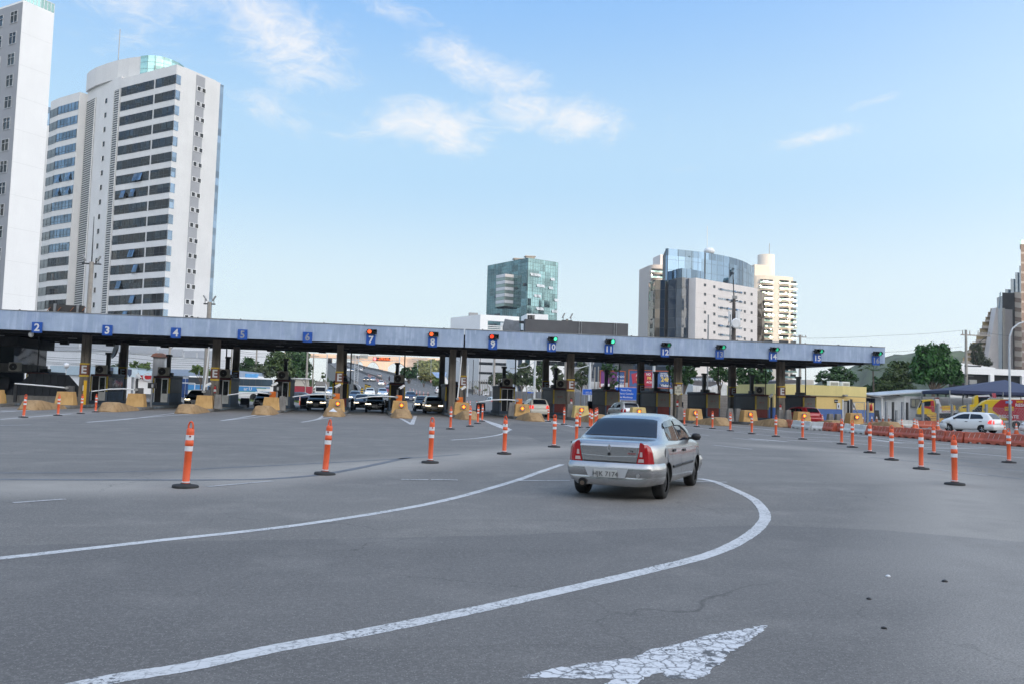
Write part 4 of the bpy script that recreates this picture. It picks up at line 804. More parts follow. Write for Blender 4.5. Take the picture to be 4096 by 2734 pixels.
# ---- B: curved white tower with dark window bands
c=onY('c1',1585,578,180); z=c.z; l_=onZ('c1',1090,707,z); r_=onZ('c1',1975,745,z); r2=onZ('c1',2002,752,z)
wl=onZ('c1',715,825,z); wl0=onZ('c1',785,845,z); wl1=onZ('c1',528,880,z); wl2=onZ('c1',457,912,z)
t=thing('office_tower','tall white curved tower with dark horizontal window bands and glass crown','building',(c.x,c.y,0))
FL=Face(l_,c); FR=Face(c,r_)
inn=(v2(l_)-v2(c)); dp=(v2(r_)-v2(c))
back=v2(r_)+inn*1.1
MB().prism([tuple(v2(l_)),tuple(v2(c)),tuple(v2(r_)),tuple(back),tuple(v2(l_)+dp*1.0)],0,z).build('wall',WALLG,t,w=True)
mb=MB(); FR.slab(mb,FR.len+.02,FR.len+1.2,0,z-.1,-6,-.3); mb.build('glass_edge',BGL,t,w=True)
# centre bay between the lattices, gently bowed
cl_=[wl0]+[onZ('c1',x,y,z) for x,y in ((870,797),(960,760),(1035,728))]+[l_]
P=[v2(q) for q in cl_];
MB().prism([tuple(q) for q in P]+[tuple(P[-1]+dp*.9),tuple(P[0]+dp*.9)],0,z+.6).build('centre_wall',WALLG,t,w=True)
zc=onY('c1',780,662,wl0.y).z
# crown wall, curved
cw=[v2(onZ('c1',x,y,zc)) for x,y in ((779,664),(800,640),(860,604),(960,567),(1060,537),(1160,518),(1265,505))]
cg=[v2(onZ('c1',x,y,zc)) for x,y in ((1265,503),(1330,496),(1400,500),(1470,512),(1540,535),(1600,563),(1648,598))]
MB().prism([tuple(q) for q in cw]+[tuple(q) for q in cg]+[tuple(cg[-1]+dp*.8),tuple(cw[0]+dp*.8)],z+.5,zc-.05).build('crown',WALLG,t,w=True)
for a,b in zip(cg[:-1],cg[1:]):
 F=Face(a,b); mb=MB()
 for k in range(3): F.slab(mb,.04,F.len-.04,z+.3+(zc-z-.3)*k/3+.05,z+.3+(zc-z-.3)*(k+1)/3-.03,.03,.1)
 mb.build('crown_glass',GGL,t,w=True)
MB().cyl((cw[4].x,cw[4].y,zc),(cw[4].x,cw[4].y,zc+7),.12,n=6).build('mast',GALV,t,w=True)
# left wing
LW=[v2(wl2),v2(wl1),v2(wl),v2(wl0)]
MB().prism([tuple(q) for q in LW]+[tuple(LW[-1]+dp*.9),tuple(LW[0]+dp*.9)],0,z).build('wing_wall',WALLG,t,w=True)
FH=3.32; F1=Face(wl2,wl1); F2=Face(wl1,wl)
k=0
while z-2.1-k*FH-2.0>8:
 zt=z-2.15-k*FH; zb=zt-1.98
 band_window(FL,.3,FL.len*.615,zb,zt,t,DGL,1.9); band_window(FL,FL.len*.648,FL.len-.02,zb,zt,t,DGL,1.9)
 mb=MB(); FR.slab(mb,0.02,1.15,zb,zt,.02,.07); mb.build('window_return',BGL,t,w=True)
 band_window(F1,.15,F1.len-.1,zb-.1,zt-.1,t,wavy_glass('grey_window_glass',(.13,.14,.14),.05,.6,.1,.3),1.8); band_window(F2,.1,F2.len-.15,zb,zt,t,BGL if k<11 else DGL,1.5)
 for a in (FR.len*.47,FR.len*.585):
  mb=MB(); FR.slab(mb,a,a+.85,zt-1.6,zt-.7,.055,.07,0); FR.slab(mb,a-.1,a+.95,zt-.7,zt-.62,.055,.14,1); FR.slab(mb,a-.1,a,zt-1.66,zt-.7,.055,.14,1); FR.slab(mb,a+.85,a+.95,zt-1.66,zt-.7,.055,.14,1); FR.slab(mb,a,a+.85,zt-1.68,zt-1.6,.055,.16,1); mb.build('small_window',[DGL,WALLW],t,w=True)
 q=P[2]+(P[3]-P[2])*.15; F=Face(P[1],P[3]); mb=MB(); F.slab(mb,F.len*.52,F.len*.52+.8,zt-2.2,zt-1.1,.02,.07,0); F.slab(mb,F.len*.52-.1,F.len*.52,zt-2.3,zt-1.1,.02,.2,1); mb.build('stair_window',[DGL,WALLW],t,w=True)
 if rnd.random()<.4 and k>3:
  for q_ in range(rnd.randint(1,2)): open_sash(FL,1.2+rnd.random()*FL.len*.45,zb,zt-.2,1.5,t,BGL)
 if k in (5,6): open_sash(F2,F2.len*.2,zb,zt-.2,1.2,t,BGL); open_sash(F2,F2.len*.7,zb,zt-.2,1.2,t,BGL)
 k+=1
mb=MB(); FR.slab(mb,FR.len*.44,FR.len*.64,0,z-.4,.01,.05); mb.build('grey_strip',GREYR,t,w=True)
for a,b,lo in ((P[0],P[1],.2),(P[3],P[4],.1)):
 F=Face(a,b); zt=z-2.2 if a is P[3] else z-2.0
 mb=MB(); F.slab(mb,.1,F.len-.1,5,zt,.0,.05); bs=mb.build('lattice_recess',JOINT,t,w=True)
 mb=MB(); zz=6.0
 while zz<zt-.3: F.slab(mb,.12,F.len-.12,zz,zz+.2,.06,.16); zz+=.52
 F.slab(mb,F.len-.2,F.len-.06,5,zt,.06,.3); F.slab(mb,.05,.14,5,zt,.06,.2); mb.build('louvre_screen',LOUV,t,w=True)
# ---- C: teal glass office block
c=onY('c8',918,385,380); z=c.z; l_=onZ('c8',445,478,z); r_=onZ('c8',1268,440,z)
t=thing('office_block','teal curtain wall office cube with a projecting pale bay','building',(c.x,c.y,0))
bk=v2(l_)+v2(r_)-v2(c); MB().prism([tuple(v2(l_)),tuple(v2(c)),tuple(v2(r_)),tuple(bk)],0,z-.3).build('core',JOINT,t,w=True)
FL=Face(l_,c); FR=Face(c,r_); ROW=1.75
for F in (FL,FR):
 nr=int(z/ROW); nc=int(F.len/1.5); mb=MB()
 F.slab(mb,0.05,F.len-.05,0,z,.05,.1); gm=mb.build('curtain_wall',TGL,t,w=True)
 m2=MB()
 for k in range(nr): F.slab(m2,0,F.len,z-k*ROW-.1,z-k*ROW,.1,.14)
 for k in range(nc+1): F.slab(m2,max(0,F.len*k/nc-.05),F.len*k/nc+.05,0,z,.1,.15)
 m2.build('mullions',mat('teal_mullion',(.10,.16,.17),.5),t,w=True)
for F,lst in ((FR,((.08,7),(.16,7),(.28,7),(.75,8),(.3,12),(.42,12),(.7,12.3),(.22,17),(.30,17),(.9,18),(.3,23),(.4,23),(.82,23.5),(.88,23.5),(.08,29),(.22,29),(.4,29),(.58,29),(.66,29),(.74,29),(.82,29),(.9,29),(.75,36),(.65,36),(.2,34))),(FL,((.9,12),(.7,13),(.22,16),(.05,25),(.12,26),(.22,25),(.27,25),(.1,30),(.15,30),(.2,30),(.1,36),(.2,36),(.3,36),(.4,36),(.5,36),(.6,36),(.7,33),(.74,33),(.8,33),(.85,33),(.6,40),(.7,40),(.8,40)))):
 for u,dz in lst: open_sash(F,F.len*u,z-dz-1.5,z-dz,2.6,t,mat('sash_pale',(.5,.54,.55),.15,spec=.8) if F is FR else DGL)
b0=onZ('c8',650,505,z-7); q=[onZ('c8',x,y,b0.z) for x,y in ((605,545),(652,507),(755,507))]
n0=FL.n; a0,a1=FL.len*.36,FL.len*.68
pb=[FL.pt(a0-2,.2),FL.pt(a0+3,5),FL.pt(a1-.5,5),FL.pt(a1,.2)]
zb=onY('c8',645,905,b0.y).z
MB().prism([tuple(x) for x in pb],zb,b0.z).build('bay_core',JOINT,t,w=True)
F=Face(pb[1],pb[2]); G=Face(pb[0],pb[1]);
nb=10
for k in range(nb):
 za=zb+(b0.z-zb)*k/nb; zbb=zb+(b0.z-zb)*(k+1)/nb
 for f in (F,G,Face(pb[2],pb[3])):
  mb=MB(); f.slab(mb,.02,f.len-.02,za+.06,zbb-.06,.02,.08); mb.build('bay_panel',(mat('bay_pale',(.52,.53,.56),.2,spec=.9) if k%2 else mat('bay_glass',(.26,.33,.31),.1,metal=.6)) if f is not G else BGL,t,w=True)
for u in (.6,.88):
 p=FL.pt(FL.len*u,-4); mb=MB(); mb.box(p.x-2,p.x+2,p.y-1.5,p.y+1.5,z,z+1.1,0); mb.box(p.x-2.6,p.x+2.6,p.y-2,p.y+2,z+1.2,z+1.6); mb.build('roof_unit',GREYPL,t,w=True)
# ---- D: white office with ribbon windows (seen above and under the canopy)
c=onY('c8',358,1052,270); z=c.z; l_=onZ('c8',8,1090,z); r_=onZ('c5',1345,220,z)
t=thing('office_building','low white office building with ribbon windows and open roof terrace behind lane 9','building',(c.x,c.y,0))
FL=Face(l_,c); e=c.x; f2=XatY('c5',1250,700,c.y)
FR=Face(c,Vector((f2,c.y+2,0))); bk1=Vector((f2,c.y+30)); bk2=v2(l_)+Vector((0,20))
MB().prism([tuple(v2(l_)),tuple(v2(c)),(f2,c.y+2),tuple(bk1),tuple(bk2)],0,z-7.5).build('wall',mat('panel_white',(.63,.63,.63),.6,var=.03),t,w=True)
MB().prism([tuple(v2(l_)),tuple(v2(c)),tuple(v2(c)+Vector((.4,6))),tuple(v2(l_)+Vector((1,6)))],z-7.5,z).build('parapet_wall',WALLW,t,w=True)
mb=MB(); FR.slab(mb,0,FR.len,z-1.9,z,-.8,0); mb.build('roof_beam',WALLW,t,w=True)
mb=MB(); FR.slab(mb,0,2.6,z-7.5,z-1.92,-.8,0); FR.slab(mb,8.5,10,z-7.5,z-1.92,-5,-4); mb.build('pier',WALLW,t,w=True)
mb=MB(); zz=z-7.4
while zz<z-3.6: FR.slab(mb,2.7,FR.len*.75,zz,zz+.35,-.6,-.2); zz+=.62
mb.build('louvre',LOUV,t,w=True)
FW=Face(Vector((XatY('c5',612,700,c.y),c.y,0)),Vector((f2,c.y+2,0)))
for y0_,y1_ in ((709,740),(820,846),(930,957)):
 za=onY('c5',900,y0_,c.y+1).z; zb_=onY('c5',900,y1_,c.y+1).z
 band_window(FR,.1,FR.len-.3,zb_,za,t,DGL,2.6,'ribbon_window')
mb=MB(); q=onY('c5',725,150,c.y+8); mb.box(q.x-1.5,q.x+1.5,q.y-1,q.y+1,z-.2,q.z); mb.build('roof_vent',GREYPL,t,w=True)
q=onY('c5',1340,195,300); q2=onY('c5',1583,170,300); t=thing('roof_block','small white plant room behind the grey covered billboard','building',(q.x,300,0)); MB().box(0,q2.x-q.x,0,12,0,q2.z).build('wall',WALLW,t)
for xx in (1371,1405): p=onY('c5',xx,205,299.9); MB().box(p.x-q.x-.8,p.x-q.x+.8,-.05,.02,p.z-1,p.z+1).build('window',DGL,t)
# second white office to the right, half behind trees
p=onY('c5',1230,690,240); p2=onY('c5',1780,690,240); t=thing('office_building','white office with dark ribbon window behind the trees of lane 10','building',(p.x,240,0))
w_=p2.x-p.x; MB().box(0,w_,0,20,0,p.z+9).build('wall',WALLW,t); F=Face(Vector((p.x,240,0)),Vector((p2.x,240,0))); band_window(F,w_*.4,w_-.2,onY('c5',1500,740,240).z,onY('c5',1500,690,240).z,t,DGL,2.2,'ribbon_window'); mb=MB(); F.slab(mb,w_*.16,w_*.26,onY('c5',1300,740,240).z,onY('c5',1300,640,240).z,.03,.1); mb.build('glass_strip',TGL,t,w=True); mb=MB(); F.slab(mb,.2,w_*.1,0,p.z+9,.03,.1); mb.build('dark_glass',DCG,t,w=True)
# ---- F: blue glass office with beige block
t0=onY('d1',808,460,272); z=t0.z; e1=onZ('d1',1512,583,z)
t=thing('office_tower','office with tall curved blue mirror glass slab behind a beige block','building',(t0.x,t0.y,0))
FB=Face(t0,e1); dirn=Vector((-FB.n.x,-FB.n.y))
MB().prism([tuple(v2(t0)),tuple(v2(e1)),tuple(v2(e1)+dirn*14),tuple(v2(t0)+dirn*14)],0,z).build('beige_block',BEIGE,t,w=True)
zsb=onY('d1',1513,612,e1.y+1.5).z; e2=onZ('d1',1595,632,zsb); e1b=onZ('d1',1513,612,zsb); MB().prism([tuple(v2(e1b)+dirn*.4),tuple(v2(e2)),tuple(v2(e2)+dirn*12),tuple(v2(e1b)+dirn*12)],0,zsb).build('side_block',BRG,t,w=True)
yb=[(578,620),(685,730),(787,833),(888,937),(994,1038),(1096,1137)]
for ya,yc in yb:
 # ribbon windows: left end at x=1062, right end at 1332 in the crop
 A=onY('d1',1062,ya,t0.y); # bearing only; intersect with the facade line
 def hit(x,y):
  r=bearing('d1',x,y); # solve plan intersection
  a=np.array([[r.x,-FB.dn.x],[r.y,-FB.dn.y]]); s=np.linalg.solve(a,np.array([FB.p.x,FB.p.y])); return s[1],EYE+r.z*s[0]
 a0,zA=hit(1062,ya); a1,_=hit(1332,ya+40); _,zB=hit(1062,ya+22)
 band_window(FB,a0,a1,zB,zA,t,wavy_glass('pale_ribbon_glass',(.20,.24,.28),.04,.9,.1,.3,metal=.5,panes=(1.6,1.6,1)),(a1-a0)/11,'ribbon_window',trans=False)
 for q_ in rnd.sample(range(11),3): open_sash(FB,a0+(a1-a0)*q_/11,zB,zA,(a1-a0)/11,t,BGL)
 for x_,dy in ((912,-55),(1018,-34),(1366,38),(1444,52)):
  a,zq=hit(x_,ya+dy+20); mb=MB(); FB.slab(mb,a-.6,a+.6,zq-.5,zq+.5,.02,.06); mb.build('vent_window',JOINT,t,w=True)
for k in range(1,6): mb=MB(); FB.slab(mb,.1,FB.len-.1,z-k*5.2-.04,z-k*5.2,.002,.012); mb.build('wall_joint',mat('beige_joint',(.38,.34,.31),.8),t,w=True)
# tall mirrored slab behind
s0=onY('d1',490,126,283); zs=s0.z
S=[v2(onZ('d1',x,y,zs)) for x,y in ((465,128),(490,126),(610,138),(760,153),(905,171))]
S2=[v2(onZ('d1',x,y,zs)) for x,y in ((918,174),(985,183),(1050,194),(1120,208),(1190,223),(1265,243),(1340,268))]; S3=[v2(onZ('d1',x,y,zs)) for x,y in ((1341,270),(1390,292),(1430,316),(1470,346))]
allp=S+S2+S3; MB().prism([tuple(q) for q in allp]+[tuple(allp[-1]+Vector((0,14))),tuple(allp[0]+Vector((4,14)))],0,zs-.2).build('slab_core',JOINT,t,w=True)
for grp in (S,S2,S3):
 for a,b in zip(grp[:-1],grp[1:]):
  F=Face(a,b); mb=MB(); nn_=max(1,int(F.len/2.6)); F.slab(mb,.02,F.len-.02,0,zs,.03,.1,0)
  for k in range(nn_+1): F.slab(mb,F.len*k/nn_-.04,F.len*k/nn_+.04,0,zs,.1,.13,1)
  for k in range(1,40):
   zq=zs-k*2.0*(2 if k%2 else 1.9)
   if zq>0: F.slab(mb,0,F.len,zq-.06,zq,.1,.13,1)
  mb.build('mirror_glass',[CGL,JOINT],t,w=True)
def glass_prism(pts,depth,zt,m,name,parent,extra=None):
 pl=[tuple(q) for q in pts]+[tuple(pts[-1]+Vector((0,depth))),tuple(pts[0]+Vector((0,depth)))]
 o=MB().prism(pl,0,zt).build(name,m,parent,w=True)
 mb=MB()
 for a,b in zip(pts[:-1],pts[1:]):
  F=Face(a,b); n_=max(1,int(F.len/2.2))
  for k in range(n_+1): F.slab(mb,F.len*k/n_-.04,F.len*k/n_+.04,0,zt,.0,.05)
  zz=zt-3.4
  while zz>0: F.slab(mb,0,F.len,zz-.07,zz,.0,.05); zz-=3.4
 mb.build('mullions',JOINT,parent,w=True); return o
m0=onY('d1',605,357,278); glass_prism([v2(onZ('d1',x,y,m0.z)) for x,y in ((558,372),(605,357),(650,351),(760,365),(908,394))],6,m0.z,CGL,'middle_glass_block',t)
m1=onY('d1',650,455,274); glass_prism([v2(onZ('d1',x,y,m1.z)) for x,y in ((583,462),(650,455),(806,470))],7,m1.z,DCG,'lower_glass_block',t)
m2=onY('d1',583,480,276); glass_prism([v2(onZ('d1',x,y,m2.z)) for x,y in ((497,487),(583,480))],7,m2.z,wavy_glass('navy_glass',(.01,.02,.04),.05,.6,.05,.3),'dark_glass_bay',t)
m3=onY('d1',405,487,279); glass_prism([v2(onZ('d1',x,y,m3.z)) for x,y in ((345,489),(405,487))],7,m3.z,BRG,'bronze_glass_bay',t); glass_prism([v2(onZ('d1',x,y,m3.z)) for x,y in ((405,487),(458,489))],7,m3.z,wavy_glass('navy_glass',(.01,.02,.04)),'dark_glass_bay',t)
MB().cyl((S2[1].x,S2[1].y+4,zs),(S2[1].x,S2[1].y+4,zs+11),.12,n=6).lathe([(.1,0),(1.6,.6),(2.1,1.6),(1.6,2.6),(.1,3.1)],(S2[0].x+3.2,S2[0].y+4,zs-.2),n=12).build('roof_dish',WHITEM,t,w=True)
# ---- G, H: round cornered apartment towers with balconies
def apt(name,lab,x0,x1,ytop,crop,Y,m,floors,pitch,cols,top=None,n=10,depth=16):
 a=onY(crop,x0,ytop,Y); b=onY(crop,x1,ytop,Y); w_=b.x-a.x; zt=a.z
 t=thing(name,lab,'building',((a.x+b.x)/2,Y,0))
 pl=[]
 for k in range(13):
  th=math.pi*k/12; pl.append((-w_/2*math.cos(th),-5*math.sin(th)**.7))
 pl+=[(w_/2,depth),(-w_/2,depth)]
 MB().prism(pl,0,zt).build('wall',m,t)
 if top: top(t,zt,w_)
 for k in range(floors):
  zz=zt-2-k*pitch
  if zz<12: break
  for (u,bw) in cols:
   th=math.acos(max(-1,min(1,1-2*u))); cx=-w_/2*math.cos(th); cy=-5*math.sin(th)**.7
   mb=MB(); mb.box(cx-bw/2,cx+bw/2,cy-.75,cy+.8,zz-2.5,zz-2.3,0); mb.box(cx-bw/2,cx+bw/2,cy-.75,cy-.68,zz-2.3,zz-1.45,1); mb.box(cx-bw/2+.2,cx+bw/2-.2,cy-.35,cy-.25,zz-2.2,zz-.2,2)
   mb.build('balcony',[m,GGL,DGL],t)
 return t
def topH(t,zt,w_):
 MB().lathe([(w_*.19,0),(w_*.19,13),(.1,13.2)],(-w_*.06,4,zt),n=24).build('roof_drum',CREAM,t); MB().box(-w_/2+1.5,-w_*.1,-1,9,zt,zt+6.5).build('penthouse',CREAM,t); MB().cyl((w_*.02,4,zt+13),(w_*.02,4,zt+20),.2,n=5).build('mast',GALV,t)
apt('apartment_tower','cream apartment tower with round roof drum, sunlit, right of the blue glass office',1440,1905,440,'d1',430,CREAM,32,3.05,((.30,6.5),(.50,2.4) if False else (.22,5),(.70,6),(.93,5.5)),topH)
def topG(t,zt,w_): MB().box(w_*.05,w_*.5,-3,9,zt,zt+6).build('penthouse',BEIGE,t)
apt('apartment_tower','grey beige apartment tower with balconies behind the left edge of the blue glass office',270,470,322,'d1',430,mat('taupe_render',(.52,.47,.43),.8,var=.05),30,3.05,((.3,7),),topG)
def rbox(mb,x0,x1,y0,y1,z0,z1,mi=0):
 """block whose flanks splay with the street, so that its side walls stay edge-on to the plaza"""
 k=y1/y0; return mb.prism([(x0,y0),(x1,y0),(x1*k,y1),(x0*k,y1)],z0,z1,mi)
# ---- I: stepped building, right
t0=onY('c7',2020,90,300); zI=t0.z
t=thing('stepped_building','beige terraced building stepping down to the left with striped brown wing','building',(t0.x,300,0))
ax=onY('c7',1990,760,300).x; bx=onY('c7',2082,760,300).x;
steps=[(2020,90),(1990,132),(1962,190),(1925,245),(1895,322),(1855,398),(1808,478),(1770,528),(1735,600),(1700,650)]
mb=MB(); gl_m=MB()
xr=onY('c7',1985,600,300).x
ps=[onY('c7',x-28,y,300) for x,y in steps]
for k,p in enumerate(ps):
 z1=p.z; z0=ps[k+1].z if k+1<len(ps) else 0; zm=z0+(z1-z0)*.40 if k+1<len(ps) else z1-1.5
 rbox(mb,p.x-.4,xr+1.5,301.2,310,z0,zm); rbox(gl_m,p.x+.5,xr+1.4,302,309,zm+.003,z1-.003)
mb.build('terrace',mat('terrace_beige',(.36,.32,.28),.8,var=.05),t,w=True); gl_m.build('terrace_glazing',mat('tan_glazing',(.27,.21,.11),.3,var=.25,vs=.3),t,w=True)
L0=onY('c7',1905,770,299); L1=onY('c7',2018,90,299); L2=onY('c7',2040,90,299); L3=onY('c7',2048,775,299)
MB().side([(L0.x,0),(L0.x,L0.z),(L1.x,L1.z),(L2.x,L2.z),(L3.x,0)][::-1],298.5,301).build('raking_wall',BEIGE,t,w=True)
q0=onY('c7',2048,90,300).x; q1=onY('c7',2080,90,300).x; q2=onY('c7',2195,140,300);
rbox(MB(),q0,q1,297.6,305,0,onY('c7',2050,100,300).z).build('pier',CREAM,t,w=True)
rbox(MB(),q1+.01,q2.x,299,305,0,onY('c7',2110,110,300).z).build('stair_wall',BEIGE,t,w=True)
for k in range(11):
 p=onY('c7',2088,150+k*62,300); MB().box(p.x-.45,p.x+.75,298.9,299.05,p.z-2.2,p.z+.6).build('stair_window',JOINT,t,w=True)
# striped wing turned towards the left
s0=onY('c7',2180,-88,303); zS=s0.z; s1=onY('c7',2345,775,318)
sx=onY('c7',2196,400,303).x; ex=onY('c7',2349,300,312).x+6
FS=Face(Vector((sx,301,0)),Vector((ex,309,0)))
MB().prism([(sx,301),(ex,309),(ex+6,320),(sx+8,320)],0,zS).build('striped_wing',mat('stripe_white',(.58,.55,.50),.8,var=.04),t,w=True)
k=0
while True:
 za=zS-2.4-k*4.05*1.0;
 if za<4: break
 mb=MB(); FS.slab(mb,.0,FS.len,za-1.75,za,.02,.08); mb.build('brown_band',mat('stripe_brown',(.15,.09,.065),.6,var=.08),t,w=True); k+=1
p=onY('c7',2098,-85,300.6); rbox(MB(),p.x,sx-.01,300.6,308,zI-8,p.z).build('roof_block',mat('roof_block_grey',(.085,.085,.085),.35,var=.15,vs=.4),t,w=True); p2=onY('c7',2055,40,302); mb=MB(); mb.add([(p2.x,302,zI),(p.x-.02,302,zI),(p.x-.02,302,p.z),(p2.x+1.2,302,zI+7)],[(0,1,2,3)]); o=mb.build('roof_glass',mat('glass_sheet',(.42,.55,.62),.1),t,w=True); q=o.modifiers.new('thick','SOLIDIFY'); q.thickness=.1
# blue stepped glass block behind it
p=onY('d2',1075,420,345); t=thing('glass_block','blue glass building stepping up behind the striped wing','building',(p.x,345,0))
for (x,y) in ((1042,500),(1075,420),(1105,370),(1130,320)):
 q=onY('d2',x,y,345); mb=MB(); rbox(mb,q.x,q.x+30,345-(y-320)*-.01,352,0,q.z); mb.build('glass_step',mat('step_glass',(.075,.125,.18),.12,var=.25,vs=.3),t,w=True)
# brown tower at the right edge
p=onY('d2',1141,110,285); q=onY('d2',1152,1100,285); t=thing('apartment_tower','tall brown tower with pale floor lines at the right edge','building',(p.x,285,0))
rbox(MB(),p.x,p.x+14,285,296,0,p.z-2).build('wall',mat('tower_brown',(.19,.145,.118),.8,var=.05),t,w=True); rbox(MB(),p.x+.5,p.x+13,286,295,p.z-1.99,p.z).build('glass_top',GGL,t,w=True)
for k in range(24):
 zz=p.z-6-k*3.9
 if zz>4: MB().box(-.02,14.05,-.06,.02,zz,zz+.8).build('floor_band',mat('floor_pale',(.34,.31,.28),.8),t)
# ---- J: white deck building at right, behind the tent
p=onY('c7',1700,785,150); q=onY('c7',2349,785,150); t=thing('parking_deck','white parking deck with dark open side behind the navy tent','building',(p.x,150,0)); w_=q.x-p.x+10
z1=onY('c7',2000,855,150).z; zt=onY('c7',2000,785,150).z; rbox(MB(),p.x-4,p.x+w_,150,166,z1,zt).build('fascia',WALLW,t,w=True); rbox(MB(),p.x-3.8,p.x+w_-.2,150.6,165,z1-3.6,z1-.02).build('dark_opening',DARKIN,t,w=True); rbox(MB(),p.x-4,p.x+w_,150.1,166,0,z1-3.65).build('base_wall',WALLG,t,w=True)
for x in (1980,2345): xx=XatY('c7',x,880,150)-p.x; MB().box(xx-.45,xx+.45,-.1,.5,z1-3.62,z1-.01).build('pillar',WALLW,t)
g0=onY('c7',1625,720,175); g1=onY('c7',2020,775,175); MB().side([(g0.x-p.x,g0.z-5),(g0.x-p.x,g0.z),(g1.x-p.x,g1.z),(g1.x-p.x,g0.z-6)][::-1],25,32).build('pitched_roof',WALLW,t)
# ---- M: white shopping block, left behind the canopy
MW=mat('mall_white',(.80,.80,.80),.7,var=.03,streak=.1); MG=mat('mall_grey_panel',(.55,.56,.58),.6,var=.04)
p=onY('f1',640,480,165); q=onY('f3',255,380,150); t=thing('shopping_block','big white commercial block with grey recessed panels behind lanes 2 to 4','building',(p.x,160,0))
F=Face(Vector((p.x,168,0)),Vector((q.x,150,0))); zt=onY('f3',200,250,150).z+2.5
MB().prism([(p.x,168),(q.x,150),(q.x+6,180),(p.x,195)],0,zt).build('wall',MW,t,w=True)
def on_face(F,k,x,y):
 r=bearing(k,x,y); a=np.array([[r.x,-F.dn.x],[r.y,-F.dn.y]]); s=np.linalg.solve(a,np.array([F.p.x,F.p.y])); return float(s[1]),float(EYE+r.z*s[0])
for k,x0,y0,x1,y1 in (('f1',790,190,1590,320),('f2',130,200,870,330),('f2',1045,255,1535,390),('f2',1590,300,2030,445),('f2',2075,350,2280,465),('f2',2320,380,2349,470),('f3',0,390,250,480)):
 a0,za=on_face(F,k,x0,y0); a1,zb=on_face(F,k,x1,y1); _,zc_=on_face(F,k,x0,y1-(y1-y0)*.12); mb=MB(); F.slab(mb,a0,a1,min(zb,zc_),max(za,zb+1),.02,.12); mb.build('grey_panel',MG,t,w=True)
for k,x,y in (('f1',700,400),):
 a0,_=on_face(F,k,690,400); a1,_=on_face(F,k,740,400); mb=MB(); F.slab(mb,a0,a1,0,zt,.02,.5); mb.build('pilaster',mat('mall_cream',(.68,.66,.58),.7),t,w=True)
mb=MB(); F.slab(mb,0,F.len,zt-3.6,zt-3.3,.02,.14); mb.build('cornice',MG,t,w=True)
p=onY('f1',612,300,172); q=onY('f1',455,300,172); t=thing('brick_building','brown brick building edge at far left behind the hung office','building',(p.x,172,0)); MB().box(-18,0,0,12,0,p.z+4).build('wall',mat('brown_brick',(.30,.16,.12),.8,var=.15,vs=2),t); MB().box(-16,-1,-.06,0,3,p.z-2).build('window_strip',DGL,t)
# shop rows in front of it
SHB=mat('shop_fascia_blue',(.42,.52,.58),.6,var=.05); t0=onY('f1',1040,660,118); t1=onY('f2',868,790,112)
t=thing('shop','low shop with pale blue fascia and shield emblem behind the booth below sign 3','shop',(t0.x,118,0)); F=Face(Vector((t0.x,118,0)),Vector((t1.x,112,0))); mb=MB(); zb=onY('f1',1300,842,116).z
MB().prism([(t0.x,118),(t1.x,112),(t1.x+2,126),(t0.x,130)],0,zb).build('wall',MW,t,w=True); MB().prism([(t0.x,117.6),(t1.x,111.6),(t1.x+2,126),(t0.x,130)],zb+.01,t0.z).build('fascia',SHB,t,w=True)
MB().side([(-.32,.45),(.32,.45),(.32,-.1),(0,-.55),(-.32,-.1)][::-1],-.02,.02).tr(Matrix.Translation((t1.x-1.2,111.7,zb+.55*(t0.z-zb)))).build('shield_emblem',mat('emblem_navy',(.05,.07,.12),.5),t,w=True)
p=onY('f2',1020,675,110); q=onY('f2',1162,828,110); t=thing('shop_sign','pale blue box sign with shield emblem on a post right of the dark column','sign',((p.x+q.x)/2,110,0)); w_=(q.x-p.x)/2
MB().box(-w_,w_,-.3,.3,q.z,p.z).build('box',mat('sign_pale',(.60,.70,.76),.4),t); MB().side([(-.26,.45),(.2,.45),(.2,-.2),(0,-.5),(-.26,-.2)][::-1],-.33,-.305).tr(Matrix.Translation((-w_*.6,0,(p.z+q.z)/2))).build('shield_emblem',mat('emblem_navy'),t); MB().box(-.12,.12,-.1,.1,0,q.z-.01).build('post',GALV,t)
p=onY('f2',1300,690,135); q=onY('f2',2215,810,125); t=thing('shop','shop row with pale blue metal fascia and blue doors behind lane 4','shop',(p.x,135,0)); F=Face(Vector((p.x,135,0)),Vector((q.x+6,125,0))); zt=onY('f2',1800,675,130).z; zb=onY('f2',1800,795,130).z
MB().prism([(p.x,135.4),(q.x+6,125.4),(q.x+8,140),(p.x,145)],0,zb).build('wall',MW,t,w=True); MB().prism([(p.x,135),(q.x+6,125),(q.x+8,140),(p.x,145)],zb+.01,zt).build('fascia',mat('fascia_steel_blue',(.36,.44,.56),.5,var=.05),t,w=True)
for k,(x0,x1) in enumerate(((1990,2040),(2060,2230),(2285,2349))):
 a0,_=on_face(F,'f2',x0,900); a1,_=on_face(F,'f2',x1,900); mb=MB(); F.slab(mb,a0,a1,.1,zb-.4,-.35,-.2); mb.build('blue_door',mat('door_blue',(.03,.08,.24),.5,var=.1),t,w=True)
p=onY('f2',1180,790,116); q=onY('f2',1452,872,116); t=thing('shop_sign','red sign board with white letters ACE behind the camera in lane 3','sign',((p.x+q.x)/2,116,(p.z+q.z)/2)); w_=(q.x-p.x)/2; h_=(p.z-q.z)/2; MB().box(-w_,w_,-.1,.1,-h_,h_).build('board',mat('sign_red',(.45,.015,.02),.4),t); MB().text('ACE',1.5,up_at(w_*.1,-.12,0),0,.02).build('lettering',WHT,t); MB().box(-w_,w_,.15,6,-q.z-h_+.6,-h_+.4).build('shop_wall',WALLW,t)
